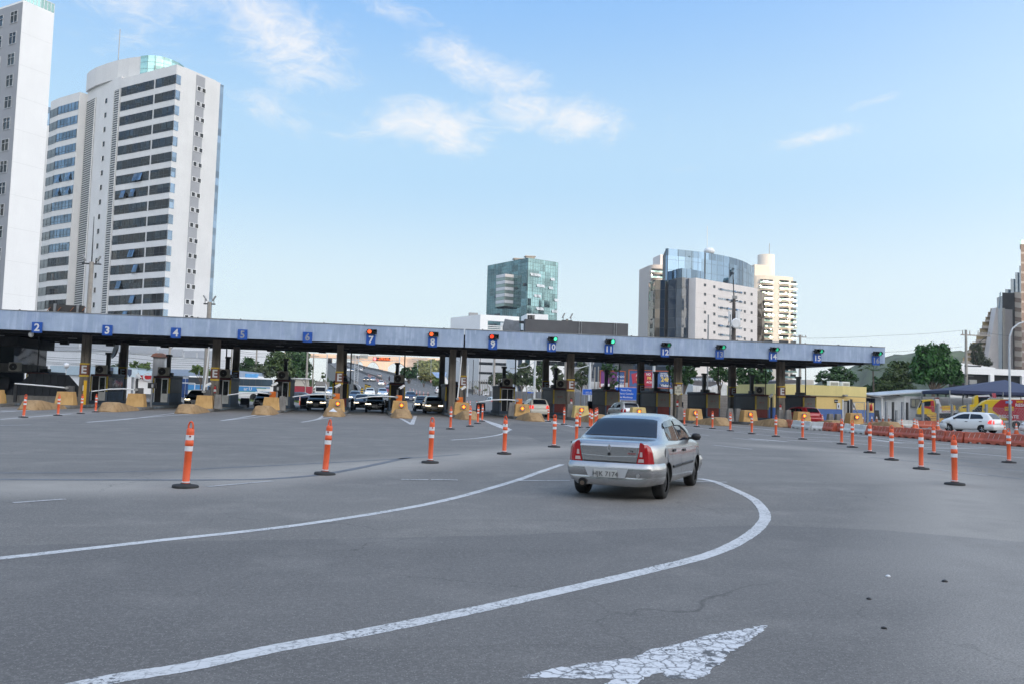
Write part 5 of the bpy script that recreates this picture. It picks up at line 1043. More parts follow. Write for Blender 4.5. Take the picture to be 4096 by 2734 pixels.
# ---- grey covered billboard standing on the canopy
TARP=mat('grey_tarpaulin',(.115,.115,.12),.7,var=.12,vs=.8,bump=.4,bs=1.2)
a=onY('c8',876,1108,68); b=onY('c8',2076,1170,68); zb=6.4; t=thing('covered_billboard','long billboard wrapped in grey tarpaulin standing on the canopy','billboard',((a.x+b.x)/2,68,6.4))
MB().box(a.x,b.x,67.6,68.4,6.36,(a.z+b.z)/2+.02).build('tarpaulin',TARP,t,w=True)
for x in (1517,1545,1930,1955): xx=XatY('c8',x,1200,67.55); MB().box(xx-.03,xx+.03,67.54,67.6,6.4,(a.z+b.z)/2).build('seam',GALV,t,w=True)
d0=onY('c8',620,1190,69); d1_=onY('c8',805,1122,69); d2_=onY('c8',870,1115,69)
MB().side([(d0.x,6.4),(d0.x,d0.z),(d1_.x-1.2,d1_.z+.05),(d1_.x,d1_.z-.1),(d1_.x+.25,6.4)][::-1],68.7,69).build('loose_tarpaulin',mat('torn_tarp',(.20,.22,.25),.7,var=.3,vs=1),t,w=True)
MB().box(d0.x+.6,d2_.x+.4,69,70.5,d1_.z-.12,d1_.z-.02).box(d1_.x+.3,d2_.x,69.2,69.3,6.6,6.68).box(d1_.x+.3,d2_.x,69.2,69.3,7.2,7.28).box(d1_.x+.5,d1_.x+.58,69.2,69.3,6.4,d1_.z-.13).build('frame',STEEL,t,w=True)
# dark panel above the canopy at the left
a=onY('c3',568,50,76); b=onY('c3',965,135,76); t=thing('billboard','dark steel billboard back with rusty struts above the canopy beside sign 2','billboard',((a.x+b.x)/2,76,6.35)); MB().box(a.x,b.x,75.9,76.1,6.36,onY('c3',760,60,76).z).build('panel',mat('billboard_dark',(.05,.048,.046),.7,var=.2),t,w=True)
for x in (632,895): xx=XatY('c3',x,90,75.85); MB().box(xx-.09,xx+.09,75.7,75.89,6.36,a.z+.05).build('post',GALV,t,w=True)
for x in (540,660,805,940): p=onY('c3',x,128,75.8); q=onY('c3',x+40,85,75.8); MB().cyl(p,q,.035,n=6).build('strut',mat('rust_strut',(.32,.13,.06),.8),t,w=True)
# ---- sunlit arch bridge far behind
BRM=mat('bridge_concrete',(.62,.47,.36),.8,var=.06,vs=.05)
t=thing('arch_bridge','far sunlit concrete bridge on arched piers crossing behind the highway','bridge',(0,760,0))
Yb=760; zt=onY('d7',1750,385,Yb).z; zd=onY('d7',1750,432,Yb).z; x0=onY('d7',480,400,Yb).x-60; x1=onY('d7',2700,420,Yb).x
MB().box(x0,x1,Yb,Yb+12,zd,zt).build('deck',BRM,t,w=True); MB().box(x0,x1,Yb-.5,Yb-.05,zt-.8,zt+1.0).build('railing',BRM,t,w=True)
for xa,xb in ((480,600),(720,790),(1010,1180),(1510,1650),(2060,2200),(2560,2700)):
 A=XatY('d7',xa,550,Yb+6); B=XatY('d7',xb,550,Yb+6); MB().box(A,B,Yb+.5,Yb+11.5,0,zd-.02).build('pier',BRM,t,w=True)
for xa,xb in ((600,720),(790,1010),(1180,1510),(1650,2060),(2200,2560)):
 A=XatY('d7',xa,550,Yb+6); B=XatY('d7',xb,550,Yb+6); dz=onY('d7',900,450,Yb).z-onY('d7',900,540,Yb).z; n=14
 top=zd-.03; crown=onY('d7',900,447,Yb).z
 pl=[(A,top)]+[(A+(B-A)*k/n,crown-dz*(abs(2*k/n-1)**2.2)) for k in range(n+1)]+[(B,top)]
 mb=MB()
 for k in range(n):
  p,q=pl[k+1],pl[k+2]; mb.side([(p[0],p[1]),(q[0],q[1]),(q[0],top),(p[0],top)],Yb+.6,Yb+11.4)
 mb.build('arch',BRM,t,w=True)
# ================================================================== VEHICLES
def carpaint(name,col=None,metal=.5,rough=.32):
 return mat(name,col,rough,metal,var=.02,vs=2,coat=.7)
P_SILVER=carpaint('paint_silver',(.43,.43,.43),.8,.27); P_WHITE=carpaint('paint_white',(.78,.78,.76),0,.35); P_CREAM=carpaint('paint_cream_white',(.74,.71,.62),0,.35); P_BLACK=carpaint('paint_black',(.012,.012,.014),.2,.25); P_GREY=carpaint('paint_dark_grey',(.06,.06,.065),.5,.3); P_GOLD=carpaint('paint_gold_beige',(.30,.25,.17),.5,.35); P_RED=carpaint('paint_red',(.36,.012,.02),.1,.3); P_BLUE=carpaint('paint_blue_grey',(.10,.14,.19),.5,.3); P_NAVY=carpaint('paint_navy',(.03,.045,.09),.4,.3)
CGLASS=wavy_glass('car_glass',(.012,.016,.024),.03,.55,.015,1.5); TYRE=mat('tyre',(.018,.018,.018),.85,var=.2,vs=8); STEELRIM=mat('steel_rim',(.035,.036,.038),.5,.4); ALLOY=mat('alloy_rim',(.45,.46,.47),.35,.8); TRIM=mat('black_trim',(.016,.016,.018),.5); TAILR=mat('tail_red',(.38,.008,.012),.15,coat=.6,var=.1,vs=20); TAILW=mat('tail_clear',(.55,.42,.40),.15,coat=.6,var=.05); TAILON=mat('tail_red_lit',(.6,.02,.02),.2,emit=(1,.06,.05),es=1.2); HEADL=mat('headlamp',(.55,.56,.58),.1,.3,coat=.8); HEADON=mat('headlamp_lit',(1,.9,.7),.2,emit=(1,.86,.62),es=3.2); PLATE=mat('plate_grey',(.46,.46,.44),.5,var=.05); PLTX=mat('plate_letters',(.06,.06,.06),.6); CHROME=mat('chrome',(.7,.7,.7),.12,1,var=0); UNDER=mat('underbody',(.012,.012,.012),.9)
def smooth_prof(pts,w=.14):
 ys=np.linspace(pts[0][0]-.0,pts[-1][0]+.0,400); v=np.interp(ys,[p[0] for p in pts],[p[1] for p in pts])
 k=max(1,int(w/(ys[1]-ys[0])))|1; pad=np.pad(v,k//2,mode='edge'); s=np.convolve(pad,np.ones(k)/k,'valid')
 return lambda y: float(np.interp(y,ys,s))
class Shape:
 def __init__(s,top,belt,wid,roofw,bot,L):
  s.top=smooth_prof(top,.16); s.belt=smooth_prof(belt,.2); s.w=smooth_prof(wid,.2); s.rw=smooth_prof(roofw,.2); s.bot=smooth_prof(bot,.3); s.L=L
 def sec(s,y):
  w=s.w(y); zb=s.bot(y); zs=s.belt(y); zt=max(s.top(y),zs+.015); wr=min(s.rw(y),w*.93); g=zt-zs; wsh=w*.955
  l=lambda a,b,t:a+(b-a)*t
  return [(0,zb),(w*.82,zb),(w*.95,zb+.04),(w*.99,zb+.16),(w,l(zb,zs,.55)),(w*.988,zs-.09),(wsh,zs),(l(wsh,wr,.10),zs+.05*g),(l(wsh,wr,.52),zs+.5*g),(l(wsh,wr,.93),zs+.86*g),(wr*.90,zs+.965*g),(wr*.5,zs+.995*g),(0,zt)]
 def side_x(s,y,z):
  p=s.sec(y)[1:11]; return float(np.interp(z,[q[1] for q in p],[q[0] for q in p]))
 def top_z(s,y,x):
  p=s.sec(y)[6:][::-1]; return float(np.interp(abs(x),[q[0] for q in p],[q[1] for q in p]))
 def body(s,ny=64):
  h=s.L/2; ys=np.linspace(-h,h,ny); mb=MB(); rows=[]
  for y in ys:
   p=s.sec(y); full=[(-x,y,z) for x,z in p[::-1]]+[(x,y,z) for x,z in p[1:-1]]
   rows.append(full)
  k=len(rows[0]); vs=[v for r in rows for v in r]
  mb.add(vs,[(a*k+i,a*k+(i+1)%k,(a+1)*k+(i+1)%k,(a+1)*k+i) for a in range(ny-1) for i in range(k)]+[tuple(range(k-1,-1,-1)),tuple(range((ny-1)*k,ny*k))],0,True)
  return mb
 def side_patch(s,poly_lo,poly_hi,y0,y1,sgn,off=.007,ny=14,nz=5):
  """strip on the flank between two height curves"""
  mb=MB(); lo=smooth_prof(poly_lo,.02); hi=smooth_prof(poly_hi,.06); vs=[]
  for i in range(ny+1):
   y=y0+(y1-y0)*i/ny
   for j in range(nz+1):
    z=lo(y)+(hi(y)-lo(y))*j/nz; vs.append((sgn*(s.side_x(y,z)+off),y,z))
  mb.add(vs,[(i*(nz+1)+j,(i+1)*(nz+1)+j,(i+1)*(nz+1)+j+1,i*(nz+1)+j+1)[::sgn] for i in range(ny) for j in range(nz)],0,True); return mb
 def top_patch(s,y0,y1,hw0,hw1,off=.008,ny=10,nx=14):
  mb=MB(); vs=[]
  for i in range(ny+1):
   t=i/ny; y=y0+(y1-y0)*t; hw=hw0+(hw1-hw0)*t
   for j in range(nx+1):
    x=hw*(2*j/nx-1); yy=y; vs.append((x,yy+(-off if y0<0 else off)*.7,s.top_z(yy,x)+off))
  fs=[(i*(nx+1)+j,i*(nx+1)+j+1,(i+1)*(nx+1)+j+1,(i+1)*(nx+1)+j) for i in range(ny) for j in range(nx)]
  mb.add(vs,fs,0,True); return mb
 def end_patch(s,end,pts,off=.01,mi=0,mb=None):
  """flat piece on the front (+1) or rear (-1) face: pts (x,z)"""
  mb=mb or MB(); y=end*(s.L/2+off); mb.add([(x,y,z) for x,z in pts],[tuple(range(len(pts)))[::(-1 if end>0 else 1)]],mi); return mb
def bumper(S,end,zs,reach,grow,name,m,parent):
 """wrap-round bumper: zs list of (z, outset)"""
 h=S.L/2; mb=MB(); path=[]
 for k in range(9): path.append(('s',h-reach+(reach-.10)*k/8))
 n=12; vs=[]; rows=0
 for z,o in zs:
  row=[]
  for kind,y in path: row.append((S.side_x(end*y,z)+o*min(1,(y-(h-reach))/.12),y+ (0)))
  xc,yc=row[-1]
  for k in range(1,n+1):
   t=k/n; a=t*math.pi/2; row.append((xc*(1-.0*t) if k==0 else (xc-.10)*(1-max(0,(t-.35)/.65))+.10*math.cos(min(1,t/.35)*math.pi/2)*1.0 if True else 0, h-.10+ (.10+grow+o)*math.sin(min(1,t/.35)*math.pi/2)+ .035*max(0,(t-.35)/.65)))
  full=[(x,end*y,z) for x,y in row]+[(-x,end*y,z) for x,y in row[::-1][1:]]
  vs+=full; rows+=1; k_=len(full)
 fs=[(a*k_+i,a*k_+i+1,(a+1)*k_+i+1,(a+1)*k_+i)[::end] for a in range(rows-1) for i in range(k_-1)]
 mb.add(vs,fs,0,True)
 return mb.build(name,m,parent)
def wheel(parent,x,y,r,w,rim,spokes):
 s=1 if x>0 else -1; t=bpy.data.objects.new('wheel',None)
 mb=MB(); prof=[(r*.60,-w/2),(r*.93,-w/2),(r,-w*.34),(r,w*.34),(r*.93,w/2),(r*.60,w/2)]; n=26; vs=[]
 for q,z in prof:
  for i in range(n):
   a=2*math.pi*i/n; vs.append((z,q*math.cos(a),q*math.sin(a)))
 mb.add(vs,[(a*n+i,a*n+(i+1)%n,(a+1)*n+(i+1)%n,(a+1)*n+i) for a in range(5) for i in range(n)],0,True)
 mb.cyl((-w*.2,0,0),(w*.2,0,0),r*.605,n=n)
 o=mb.build('wheel',TYRE,parent); o.location=(x,y,r)
 m2=MB()
 if spokes:
  m2.cyl((s*w*.20,0,0),(s*w*.24,0,0),r*.60,n=22,mi=1)
  for k in range(spokes):
   a=2*math.pi*k/spokes
   for d in (-.13,.13):
    p=(s*w*.34,r*.58*math.cos(a+d),r*.58*math.sin(a+d)); m2.cyl((s*w*.40,0,0),p,r*.07,r*.05,n=5)
  m2.cyl((s*w*.3,0,0),(s*w*.45,0,0),r*.14,n=12)
 else:
  m2.lathe([(r*.6,.0),(r*.56,-.02),(r*.45,-.035),(r*.40,.0),(r*.22,.02),(r*.12,.03)],n=22); m2.tr(Matrix.Rotation(s*math.pi/2,4,'Y')); m2.v=[(v[0]+s*w*.36,v[1],v[2]) for v in m2.v]
  for k in range(8):
   a=2*math.pi*k/8; m2.cyl((s*(w*.36-.02),r*.5*math.cos(a),r*.5*math.sin(a)),(s*(w*.36+.004),r*.5*math.cos(a),r*.5*math.sin(a)),r*.055,n=8,mi=1)
 m2.build('rim',[rim,UNDER],o)
 return o
def cut_arches(o,ys,r,w):
 mb=MB()
 for y in ys:
  for s in (-1,1): mb.cyl((s*(w-.30),y,r*.98),(s*(w+.3),y,r*.98),r*1.17,n=28)
 c=mb.build('cutter',UNDER); c.parent=o.parent; md=o.modifiers.new('arches','BOOLEAN'); md.operation='DIFFERENCE'; md.object=c; md.solver='EXACT'; md.material_mode='TRANSFER'
 bpy.context.view_layer.update(); dg=bpy.context.evaluated_depsgraph_get(); me=bpy.data.meshes.new_from_object(o.evaluated_get(dg)); o.modifiers.clear(); old=o.data; o.data=me; bpy.data.meshes.remove(old)
 bpy.data.objects.remove(c)
def make_car(label,paint,kind,S,axle,r,track,side,rearw,frontw,rim=None,spokes=0,lit=None,loc=(0,0,0),rz=0,group=None,name='car',rear=None,front=None,detail=True):
 t=thing(name,label,'car',loc,rz,group)
 b=S.body().build('body',paint,t); cut_arches(b,axle,r,track)
 h=S.L/2
 for s in (-1,1):
  for lo,hi,y0,y1 in side: S.side_patch(lo,hi,y0,y1,s).build('side_window',CGLASS,t)
  for y in axle: wheel(t,s*(track-.10),y,r,.19,rim or STEELRIM,spokes)
 S.top_patch(*rearw).build('rear_window',CGLASS,t); S.top_patch(*frontw).build('windscreen',CGLASS,t)
 for end,spec in ((-1,rear),(1,front)):
  if not spec: continue
  bumper(S,end,spec['bz'],spec.get('reach',.55),spec.get('grow',.03),'rear_bumper' if end<0 else 'front_bumper',spec.get('bm',paint),t)
  for s in (-1,1):
   if 'lamp' in spec:
    mb=MB(); pts=[(s*x,z) for x,z in spec['lamp']]; S.end_patch(end,pts if s*end<0 else pts[::-1],spec.get('lo',.012),0,mb)
    if 'lampside' in spec:
     NZ=6; grid=[]
     for ya,za,zb in spec['lampside']: grid.append([(s*(S.side_x(end*ya,za+(zb-za)*j/NZ)+.014),end*ya,za+(zb-za)*j/NZ) for j in range(NZ+1)])
     za,zb=spec['lamp'][1],spec['lamp'][2]; grid.append([(s*(za[0]+(zb[0]-za[0])*j/NZ),end*(h+spec.get('lo',.012)),za[1]+(zb[1]-za[1])*j/NZ) for j in range(NZ+1)])
     for g0,g1 in zip(grid[:-1],grid[1:]):
      for j in range(NZ): mb.add([g0[j],g1[j],g1[j+1],g0[j+1]],[(0,1,2,3) if s*end>0 else (3,2,1,0)],0)
    on=lit and (end>0 and ('both' in lit or (lit=='left' and s<0) or (lit=='right' and s>0)) or end<0 and 'tail' in lit)
    lm=mb.build('taillight' if end<0 else 'headlight',(TAILON if on else TAILR) if end<0 else (HEADON if on else HEADL),t)
    for nm,pp,mm in spec.get('lampin',()):
     q=[(s*x,z) for x,z in pp]; S.end_patch(end,q if s*end<0 else q[::-1],spec.get('lo',.012)+.006).build(nm,mm,lm)
  if 'grille' in spec: S.end_patch(end,spec['grille'],spec.get('go',.05)).build('grille',TRIM,t)
  if 'plate' in spec:
   x,z,o_=spec['plate']; pl=MB().box(x-.2,x+.2,end*(h+o_)-.006,end*(h+o_)+.006,z-.065,z+.065).build('licence_plate',PLATE,t)
   if spec.get('txt'):
    M_=up_at(x,end*(h+o_)-.009,z-.012) if end<0 else up_at(x,end*(h+o_)+.009,z-.012,math.pi)
    MB().text(spec['txt'],.115,M_,0,.0).build('lettering',PLTX,pl)
 if detail:
  for s in (-1,1):
   y=side[-1][3]-.12; z=S.belt(y)+.07; mb=MB(); x=S.side_x(y,z)
   mb.lathe([(.001,-.07),(.05,-.06),(.075,0),(.05,.06),(.001,.07)],n=10); mb.v=[(s*(x+.14)+v[0]*1.35,y+v[1]*.8,z+.03+v[2]*1.0) for v in mb.v]
   mb.box(min(s*x,s*(x+.1)),max(s*x,s*(x+.1)),y-.02,y+.03,z-.02,z+.02); mb.build('mirror',TRIM,t)
   for yd in [.5*(q[2]+q[3])-.45*(q[3]-q[2])+.1 for q in side]:
    zz=S.belt(yd)-.12; xx=S.side_x(yd,zz); MB().box(min(s*xx,s*(xx+.025)),max(s*xx,s*(xx+.025)),yd-.09,yd+.09,zz-.022,zz+.022).build('door_handle',TRIM,t)
 return t
# --- shapes (y forward)
SED=Shape([(-2.08,.95),(-2.03,1.00),(-1.60,1.02),(-1.47,1.035),(-.98,1.33),(-.7,1.41),(-.1,1.455),(.45,1.42),(.75,1.33),(1.28,1.02),(1.45,.98),(1.95,.84),(2.05,.72),(2.1,.62)],
          [(-2.08,.92),(-1.6,.965),(0,.91),(1.25,.905),(1.9,.80),(2.1,.6)],
          [(-2.08,.625),(-2.0,.72),(-1.85,.79),(-1.5,.835),(1.5,.84),(1.85,.79),(2.02,.70),(2.1,.62)],[(-2.08,.58),(-1.5,.69),(-.9,.565),(.4,.56),(1.25,.68),(1.9,.66),(2.1,.55)],[(-2.08,.33),(-1.7,.23),(1.7,.20),(2.1,.26)],4.16)
HAT=Shape([(-1.9,.93),(-1.86,1.0),(-1.72,1.20),(-1.52,1.41),(-1.3,1.475),(-.4,1.51),(.3,1.48),(.62,1.40),(1.2,1.06),(1.4,1.0),(1.8,.83),(1.92,.66)],
          [(-1.9,.88),(-1.7,.99),(0,.93),(1.2,.92),(1.75,.78),(1.92,.6)],[(-1.9,.72),(-1.8,.80),(-1.5,.835),(1.3,.835),(1.7,.77),(1.92,.62)],
          [(-1.9,.64),(-1.5,.60),(.3,.57),(1.2,.68),(1.9,.6)],[(-1.9,.34),(-1.5,.23),(1.5,.21),(1.92,.26)],3.82)
SUV=Shape([(-2.1,1.0),(-2.06,1.2),(-1.95,1.55),(-1.8,1.66),(-.4,1.70),(.3,1.66),(.65,1.56),(1.2,1.14),(1.9,1.0),(2.1,.8)],[(-2.1,.95),(-1.8,1.06),(1.2,1.02),(1.9,.92),(2.1,.7)],[(-2.1,.80),(-1.9,.88),(1.5,.88),(1.9,.82),(2.1,.7)],
          [(-2.1,.70),(.3,.64),(1.2,.74),(2.1,.66)],[(-2.1,.4),(-1.6,.28),(1.6,.26),(2.1,.32)],4.2)
def sed_side(): return [([(-1.02,1.0),(-.22,.965)],[(-1.05,1.04),(-.80,1.285),(-.22,1.325)],-1.0,-.24),([(-.16,.965),(.98,.965)],[(-.16,1.33),(.3,1.325),(.6,1.24),(.98,.99)],-.16,.92)]
def hat_side(): return [([(-1.3,1.05),(-.3,1.0)],[(-1.3,1.10),(-1.05,1.34),(-.3,1.37)],-1.25,-.34),([(-.26,1.0),(.9,.99)],[(-.26,1.375),(.2,1.35),(.55,1.24),(.92,1.01)],-.26,.86)]
def suv_side(): return [([(-1.8,1.14),(-.4,1.1)],[(-1.8,1.48),(-.4,1.55)],-1.75,-.44),([(-.36,1.1),(.95,1.09)],[(-.36,1.55),(.2,1.5),(.5,1.42),(.95,1.12)],-.36,.9)]
BZR=[(.24,.0),(.28,.035),(.40,.045),(.41,.055),(.54,.055),(.60,.02)]
# ------------------------------------------------------------------ the silver sedan in front
hero=make_car('silver four door sedan driving away towards the toll lanes in the foreground',P_SILVER,'sedan',SED,(-1.30,1.30),.295,.80,sed_side(),(-1.44,-.90,.655,.535),(1.20,.55,.64,.53),rim=STEELRIM,loc=(5.187,15.285,0),rz=-.58,name='sedan',
  rear=dict(bz=[(.25,0),(.285,.03),(.40,.042),(.405,.038),(.412,.044),(.53,.048),(.60,.036),(.635,.005)],reach=.62,grow=.02,lamp=[(.475,.635),(.63,.635),(.60,.955),(.565,.98),(.525,.985),(.515,.86)],lampside=[(1.965,.635,.65),(1.985,.635,.82),(2.0,.635,.91),(2.03,.635,.95),(2.075,.635,.955)],lo=.014,plate=(-.03,.455,.118),txt='HJK 7174',
     lampin=(('reflector',[(.50,.66),(.60,.66),(.595,.715),(.515,.715)],TAILW),('indicator',[(.525,.75),(.575,.75),(.57,.83),(.535,.83)],TAILW))),
  front=dict(bz=BZR,lamp=[(.34,.68),(.60,.66),(.60,.74),(.36,.76)],plate=(0,.42,.08)))
h_=SED.L/2
# boot lid lower half sits back a little; its shut lines, lock, emblem, badges
bl=MB(); SED.end_patch(-1,[(-.465,.66),(.465,.66),(.50,.80),(.515,.90),(-.515,.90),(-.50,.80)],.014,0,bl); bl.add([(-.465,-h_-.014,.66),(.465,-h_-.014,.66),(.44,-h_-.002,.625),(-.44,-h_-.002,.625)],[(3,2,1,0)]);
bl.add([(-.515,-h_-.014,.90),(.515,-h_-.014,.90),(.52,-h_+.01,.955),(-.52,-h_+.01,.955)],[(0,1,2,3)])
boot=bl.build('boot_lid',P_SILVER,hero)
MB().add([(-.49,-h_-.016,.757),(0,-h_-.016,.737),(.49,-h_-.016,.757),(.49,-h_-.017,.752),(0,-h_-.017,.732),(-.49,-h_-.017,.752)],[(5,4,1,0),(4,3,2,1)]).build('crease',P_SILVER,boot)
MB().box(-.525,-.516,-h_-.012,-h_,.70,.95).box(.516,.525,-h_-.012,-h_,.70,.95).build('shut_line',TRIM,boot)
MB().cyl((0,-h_-.015,.775),(0,-h_-.026,.775),.026,n=16).build('lock',TRIM,boot)
em=MB(); D=[(0,.075),(.042,.018),(.0,-.075),(-.042,-.018)]
for k,(a,b,c,d) in enumerate((((0,.078),(.045,.0),(.022,.0),(0,.04)),((0,.078),(0,.04),(-.022,.0),(-.045,0)),((.045,.0),(0,-.078),(0,-.04),(.022,.0)),((-.045,0),(-.022,0),(0,-.04),(0,-.078)))):
 em.add([(q[0]+.0,-h_-.022,q[1]+.865) for q in (a,b,c,d)],[(3,2,1,0)])
eo=em.build('emblem',CHROME,boot); q=eo.modifiers.new('thick','SOLIDIFY'); q.thickness=.006
MB().text('RENAULT',.058,up_at(-.37,-h_-.017,.875),0,.012).build('lettering',CHROME,boot); MB().text('LOGAN',.062,up_at(.37,-h_-.017,.875),0,.012).build('lettering',CHROME,boot); MB().text('1.6',.042,up_at(.39,-h_-.017,.835),0,.02).build('lettering',TRIM,boot); MB().text('HI-FLEX',.04,up_at(.39,-h_-.017,.795),0,.0).build('lettering',mat('badge_red',(.4,.05,.05),.4),boot)
MB().add([(-.40,-h_-.108,.545),(.36,-h_-.108,.545),(.30,-h_-.108,.39),(-.33,-h_-.108,.39)],[(0,3,2,1)]).build('plate_recess',carpaint('paint_silver_bright',(.62,.63,.64),.5,.25),hero)
MB().cyl((-.44,-h_-.10,.27),(-.44,-h_+.2,.27),.038,n=14).build('exhaust_pipe',mat('exhaust',(.16,.12,.09),.45,.8),hero); MB().cyl((-.44,-h_-.092,.29),(-.44,-h_-.06,.29),.07,n=16).build('exhaust_cutout',UNDER,hero)
MB().cyl((.52,-h_-.08,.44),(.52,-h_-.095,.44),.032,n=14).box(.49,.55,-h_-.1,-h_-.095,.435,.446).build('tow_cover',GREYPL,hero)
for s in (-1,1):
 for y0,y1 in ((-.92,-.24),(-.2,.78)):
  z=.53; mb=MB(); n=8; vs=[]
  for i in range(n+1):
   y=y0+(y1-y0)*i/n; x=SED.side_x(y,z)
   for dz,o in ((-.028,.004),(-.02,.022),(.02,.022),(.028,.004)): vs.append((s*(x+o),y,z+dz))
  mb.add(vs,[((i*4+j),(i+1)*4+j,(i+1)*4+j+1,i*4+j+1)[::s] for i in range(n) for j in range(3)]); mb.build('side_moulding',TRIM,hero)
 for yl in (-.98,-.20,.90):
  mb=MB(); vs=[]
  for i in range(11):
   z=.30+.62*i/10; yy=yl+(.0 if yl>-.5 else .10*max(0,(.6-z)/.3)); x=SED.side_x(yy,z)+.002
   vs+=[(s*x,yy-.004,z),(s*x,yy+.004,z)]
  mb.add(vs,[(2*i,2*i+1,2*i+3,2*i+2)[::s] for i in range(10)]); mb.build('door_line',TRIM,hero)
 # rain deflectors
 for lo,hi,y0,y1 in (([(-.96,1.215),(-.24,1.245)],[(-.96,1.235),(-.80,1.32),(-.24,1.355)],-.93,-.25),([(-.15,1.25),(.35,1.24),(.85,1.05)],[(-.15,1.36),(.3,1.35),(.6,1.27),(.88,1.09)],-.15,.82)):
  SED.side_patch(lo,hi,y0,y1,s,.03,10,2).build('rain_deflector',mat('smoke_acrylic',(.05,.065,.08),.1,coat=.5),hero)
MB().box(.10,.28,-.88,-.66,.98,1.20).build('seat_back',UNDER,hero)
fl=MB(); fl.cyl((SED.side_x(-1.45,.80)+.004,-1.45,.80),(SED.side_x(-1.45,.80)+.006,-1.45,.80),.085,n=20); fl.build('fuel_flap',carpaint('paint_silver_dark',(.40,.41,.42),.65,.33),hero)
# ------------------------------------------------------------------ hatchbacks
HR=dict(bz=[(.26,0),(.30,.03),(.44,.045),(.56,.045),(.62,.02)],reach=.55,grow=.02,lamp=[(.50,.70),(.69,.68),(.665,.90),(.60,.97),(.53,.94)],lampside=[(1.62,.72,.80),(1.72,.70,.95),(1.82,.69,.97)],plate=(0,.50,.075),txt='PPH 5129')
HF=dict(bz=[(.22,0),(.26,.03),(.42,.05),(.55,.05),(.60,.02)],reach=.6,grow=.02,lamp=[(.30,.66),(.58,.64),(.60,.72),(.36,.76)],lampside=[(1.62,.66,.74),(1.76,.65,.76)],grille=[(-.40,.34),(.40,.34),(.34,.50),(-.34,.50)],go=.085,plate=(0,.44,.10),txt='MTX 3042')
def hatch(label,paint,loc,rz,lit=None,rim=None,spokes=0,rear=True,front=True,group=None,txt=None,detail=True):
 r=dict(HR); f=dict(HF)
 if txt: r['txt']=txt; f['txt']=txt
 return make_car(label,paint,'hatch',HAT,(-1.2,1.2),.29,.80,hat_side(),(-1.83,-1.50,.56,.50),(1.14,.52,.63,.54),rim=rim,spokes=spokes,lit=lit,loc=loc,rz=rz,rear=r if rear else None,front=f if front else None,group=group,name='hatchback',detail=detail)
def suv(label,paint,loc,rz,lit=None,group=None):
 return make_car(label,paint,'suv',SUV,(-1.27,1.27),.34,.84,suv_side(),(-2.04,-1.84,.62,.58),(1.14,.55,.69,.6),lit=lit,loc=loc,rz=rz,group=group,name='suv',rim=ALLOY,spokes=5,
      rear=dict(bz=[(.34,0),(.4,.03),(.56,.04),(.66,.02)],lamp=[(.62,.85),(.78,.85),(.76,1.15),(.64,1.15)],plate=(0,.8,.02)),front=dict(bz=[(.3,0),(.36,.04),(.55,.05),(.66,.02)],lamp=[(.40,.78),(.66,.76),(.68,.86),(.44,.88)],grille=[(-.36,.45),(.36,.45),(.36,.62),(-.36,.62)],go=.09,plate=(0,.42,.11)))
def at_ground(k,x,y,back=0):
 p=onZ(k,x,y,0); return p
p=onZ('f4',2165,1540,.0); hw=hatch('white hatchback seen from behind entering lane 10',P_CREAM,(XatY('f4',2175,1400,65),67.2,.06),0,lit='tail')
p=onY('e2',1905,250,66); hs_=hatch('silver hatchback seen from behind in lane 11 beyond the foreground sedan',carpaint('paint_pale_silver',(.62,.63,.64),.45,.3),(p.x,64.2,0),.05)
p=onY('e5',800,850,65); hatch('red hatchback stopped beside the booth stencilled 15 C',P_RED,(p.x-.3,66,0),.12,txt='RNT 4B58')
p=onZ('f6',1340,1078); hatch('white hatchback with alloy wheels queuing beyond the orange water barriers at right',P_WHITE,(p.x,p.y,0),R(24),lit='tail',rim=ALLOY,spokes=5,txt='QRH 2A71')
p=onZ('f6',2349,1115); hatch('nose of a white car cut by the right edge of the frame',P_WHITE,(p.x+1.55,p.y-.9,0),R(24))
# oncoming queue under the canopy
hb=hatch('dark grey hatchback with lit headlights coming through lane 6',P_GREY,(XatY('m','0',0,0) if False else -4.35,71.8+1.9,0),math.pi,lit='both',rim=ALLOY,spokes=5)
dk=hatch('black car with one bright headlight and open door in lane 7',P_BLACK,(.55,70.6+1.9,0),math.pi,lit='right')
MB().box(-.0,.9,-.05,.05,.35,1.0).build('open_door',P_BLACK,dk).location=(-1.0-.75,.45,0)
gd=hatch('gold beige taxi with lit headlights waiting in lane 8',P_GOLD,(5.55,70.3+1.9,0),math.pi,lit='both')
hatch('black car with headlight half hidden by the raised arm in lane 4',P_BLACK,(XatY('f3',-40,1250,71),71.5,0),math.pi,lit='right')
hatch('black hatchback behind the barrier arm in lane 5',P_BLACK,(XatY('f3',1140,1300,71.5)+.25,73.0,0),math.pi)
bk_=dup(dk,(-.55,79.5,0),math.pi,'black car queuing behind the black car in lane 7');
for c in list(bk_.children):
 if c.name.startswith('open_door'): bpy.data.objects.remove(c)
rk=dup(bk_,(XatY('d7',1800,1200,78)+.2,79,0),math.pi,'black car with a roof rack queuing behind the gold taxi');
mb=MB()
for y in (-.9,-.3,.3,.8): mb.box(-.62,.62,y-.02,y+.02,1.62,1.66)
for x in (-.6,.6): mb.box(x-.02,x+.02,-1.0,.9,1.60,1.64); mb.box(x-.02,x+.02,-.82,-.78,1.4,1.6); mb.box(x-.02,x+.02,.3,.34,1.4,1.6)
mb.build('roof_rack',STEEL,rk)
def recolor(c,paint):
 for ch in c.children:
  if ch.name.split('.')[0] in ('body','rear_bumper','front_bumper','boot_lid'):
   ch.data=ch.data.copy(); ch.data.materials[0]=paint
def copy_car(src,label,paint,loc,rz,group=None):
 r=dup(src,loc,rz,label,group)
 recolor(r,paint); return r
CR['m1']=(1220,1420,.2384)
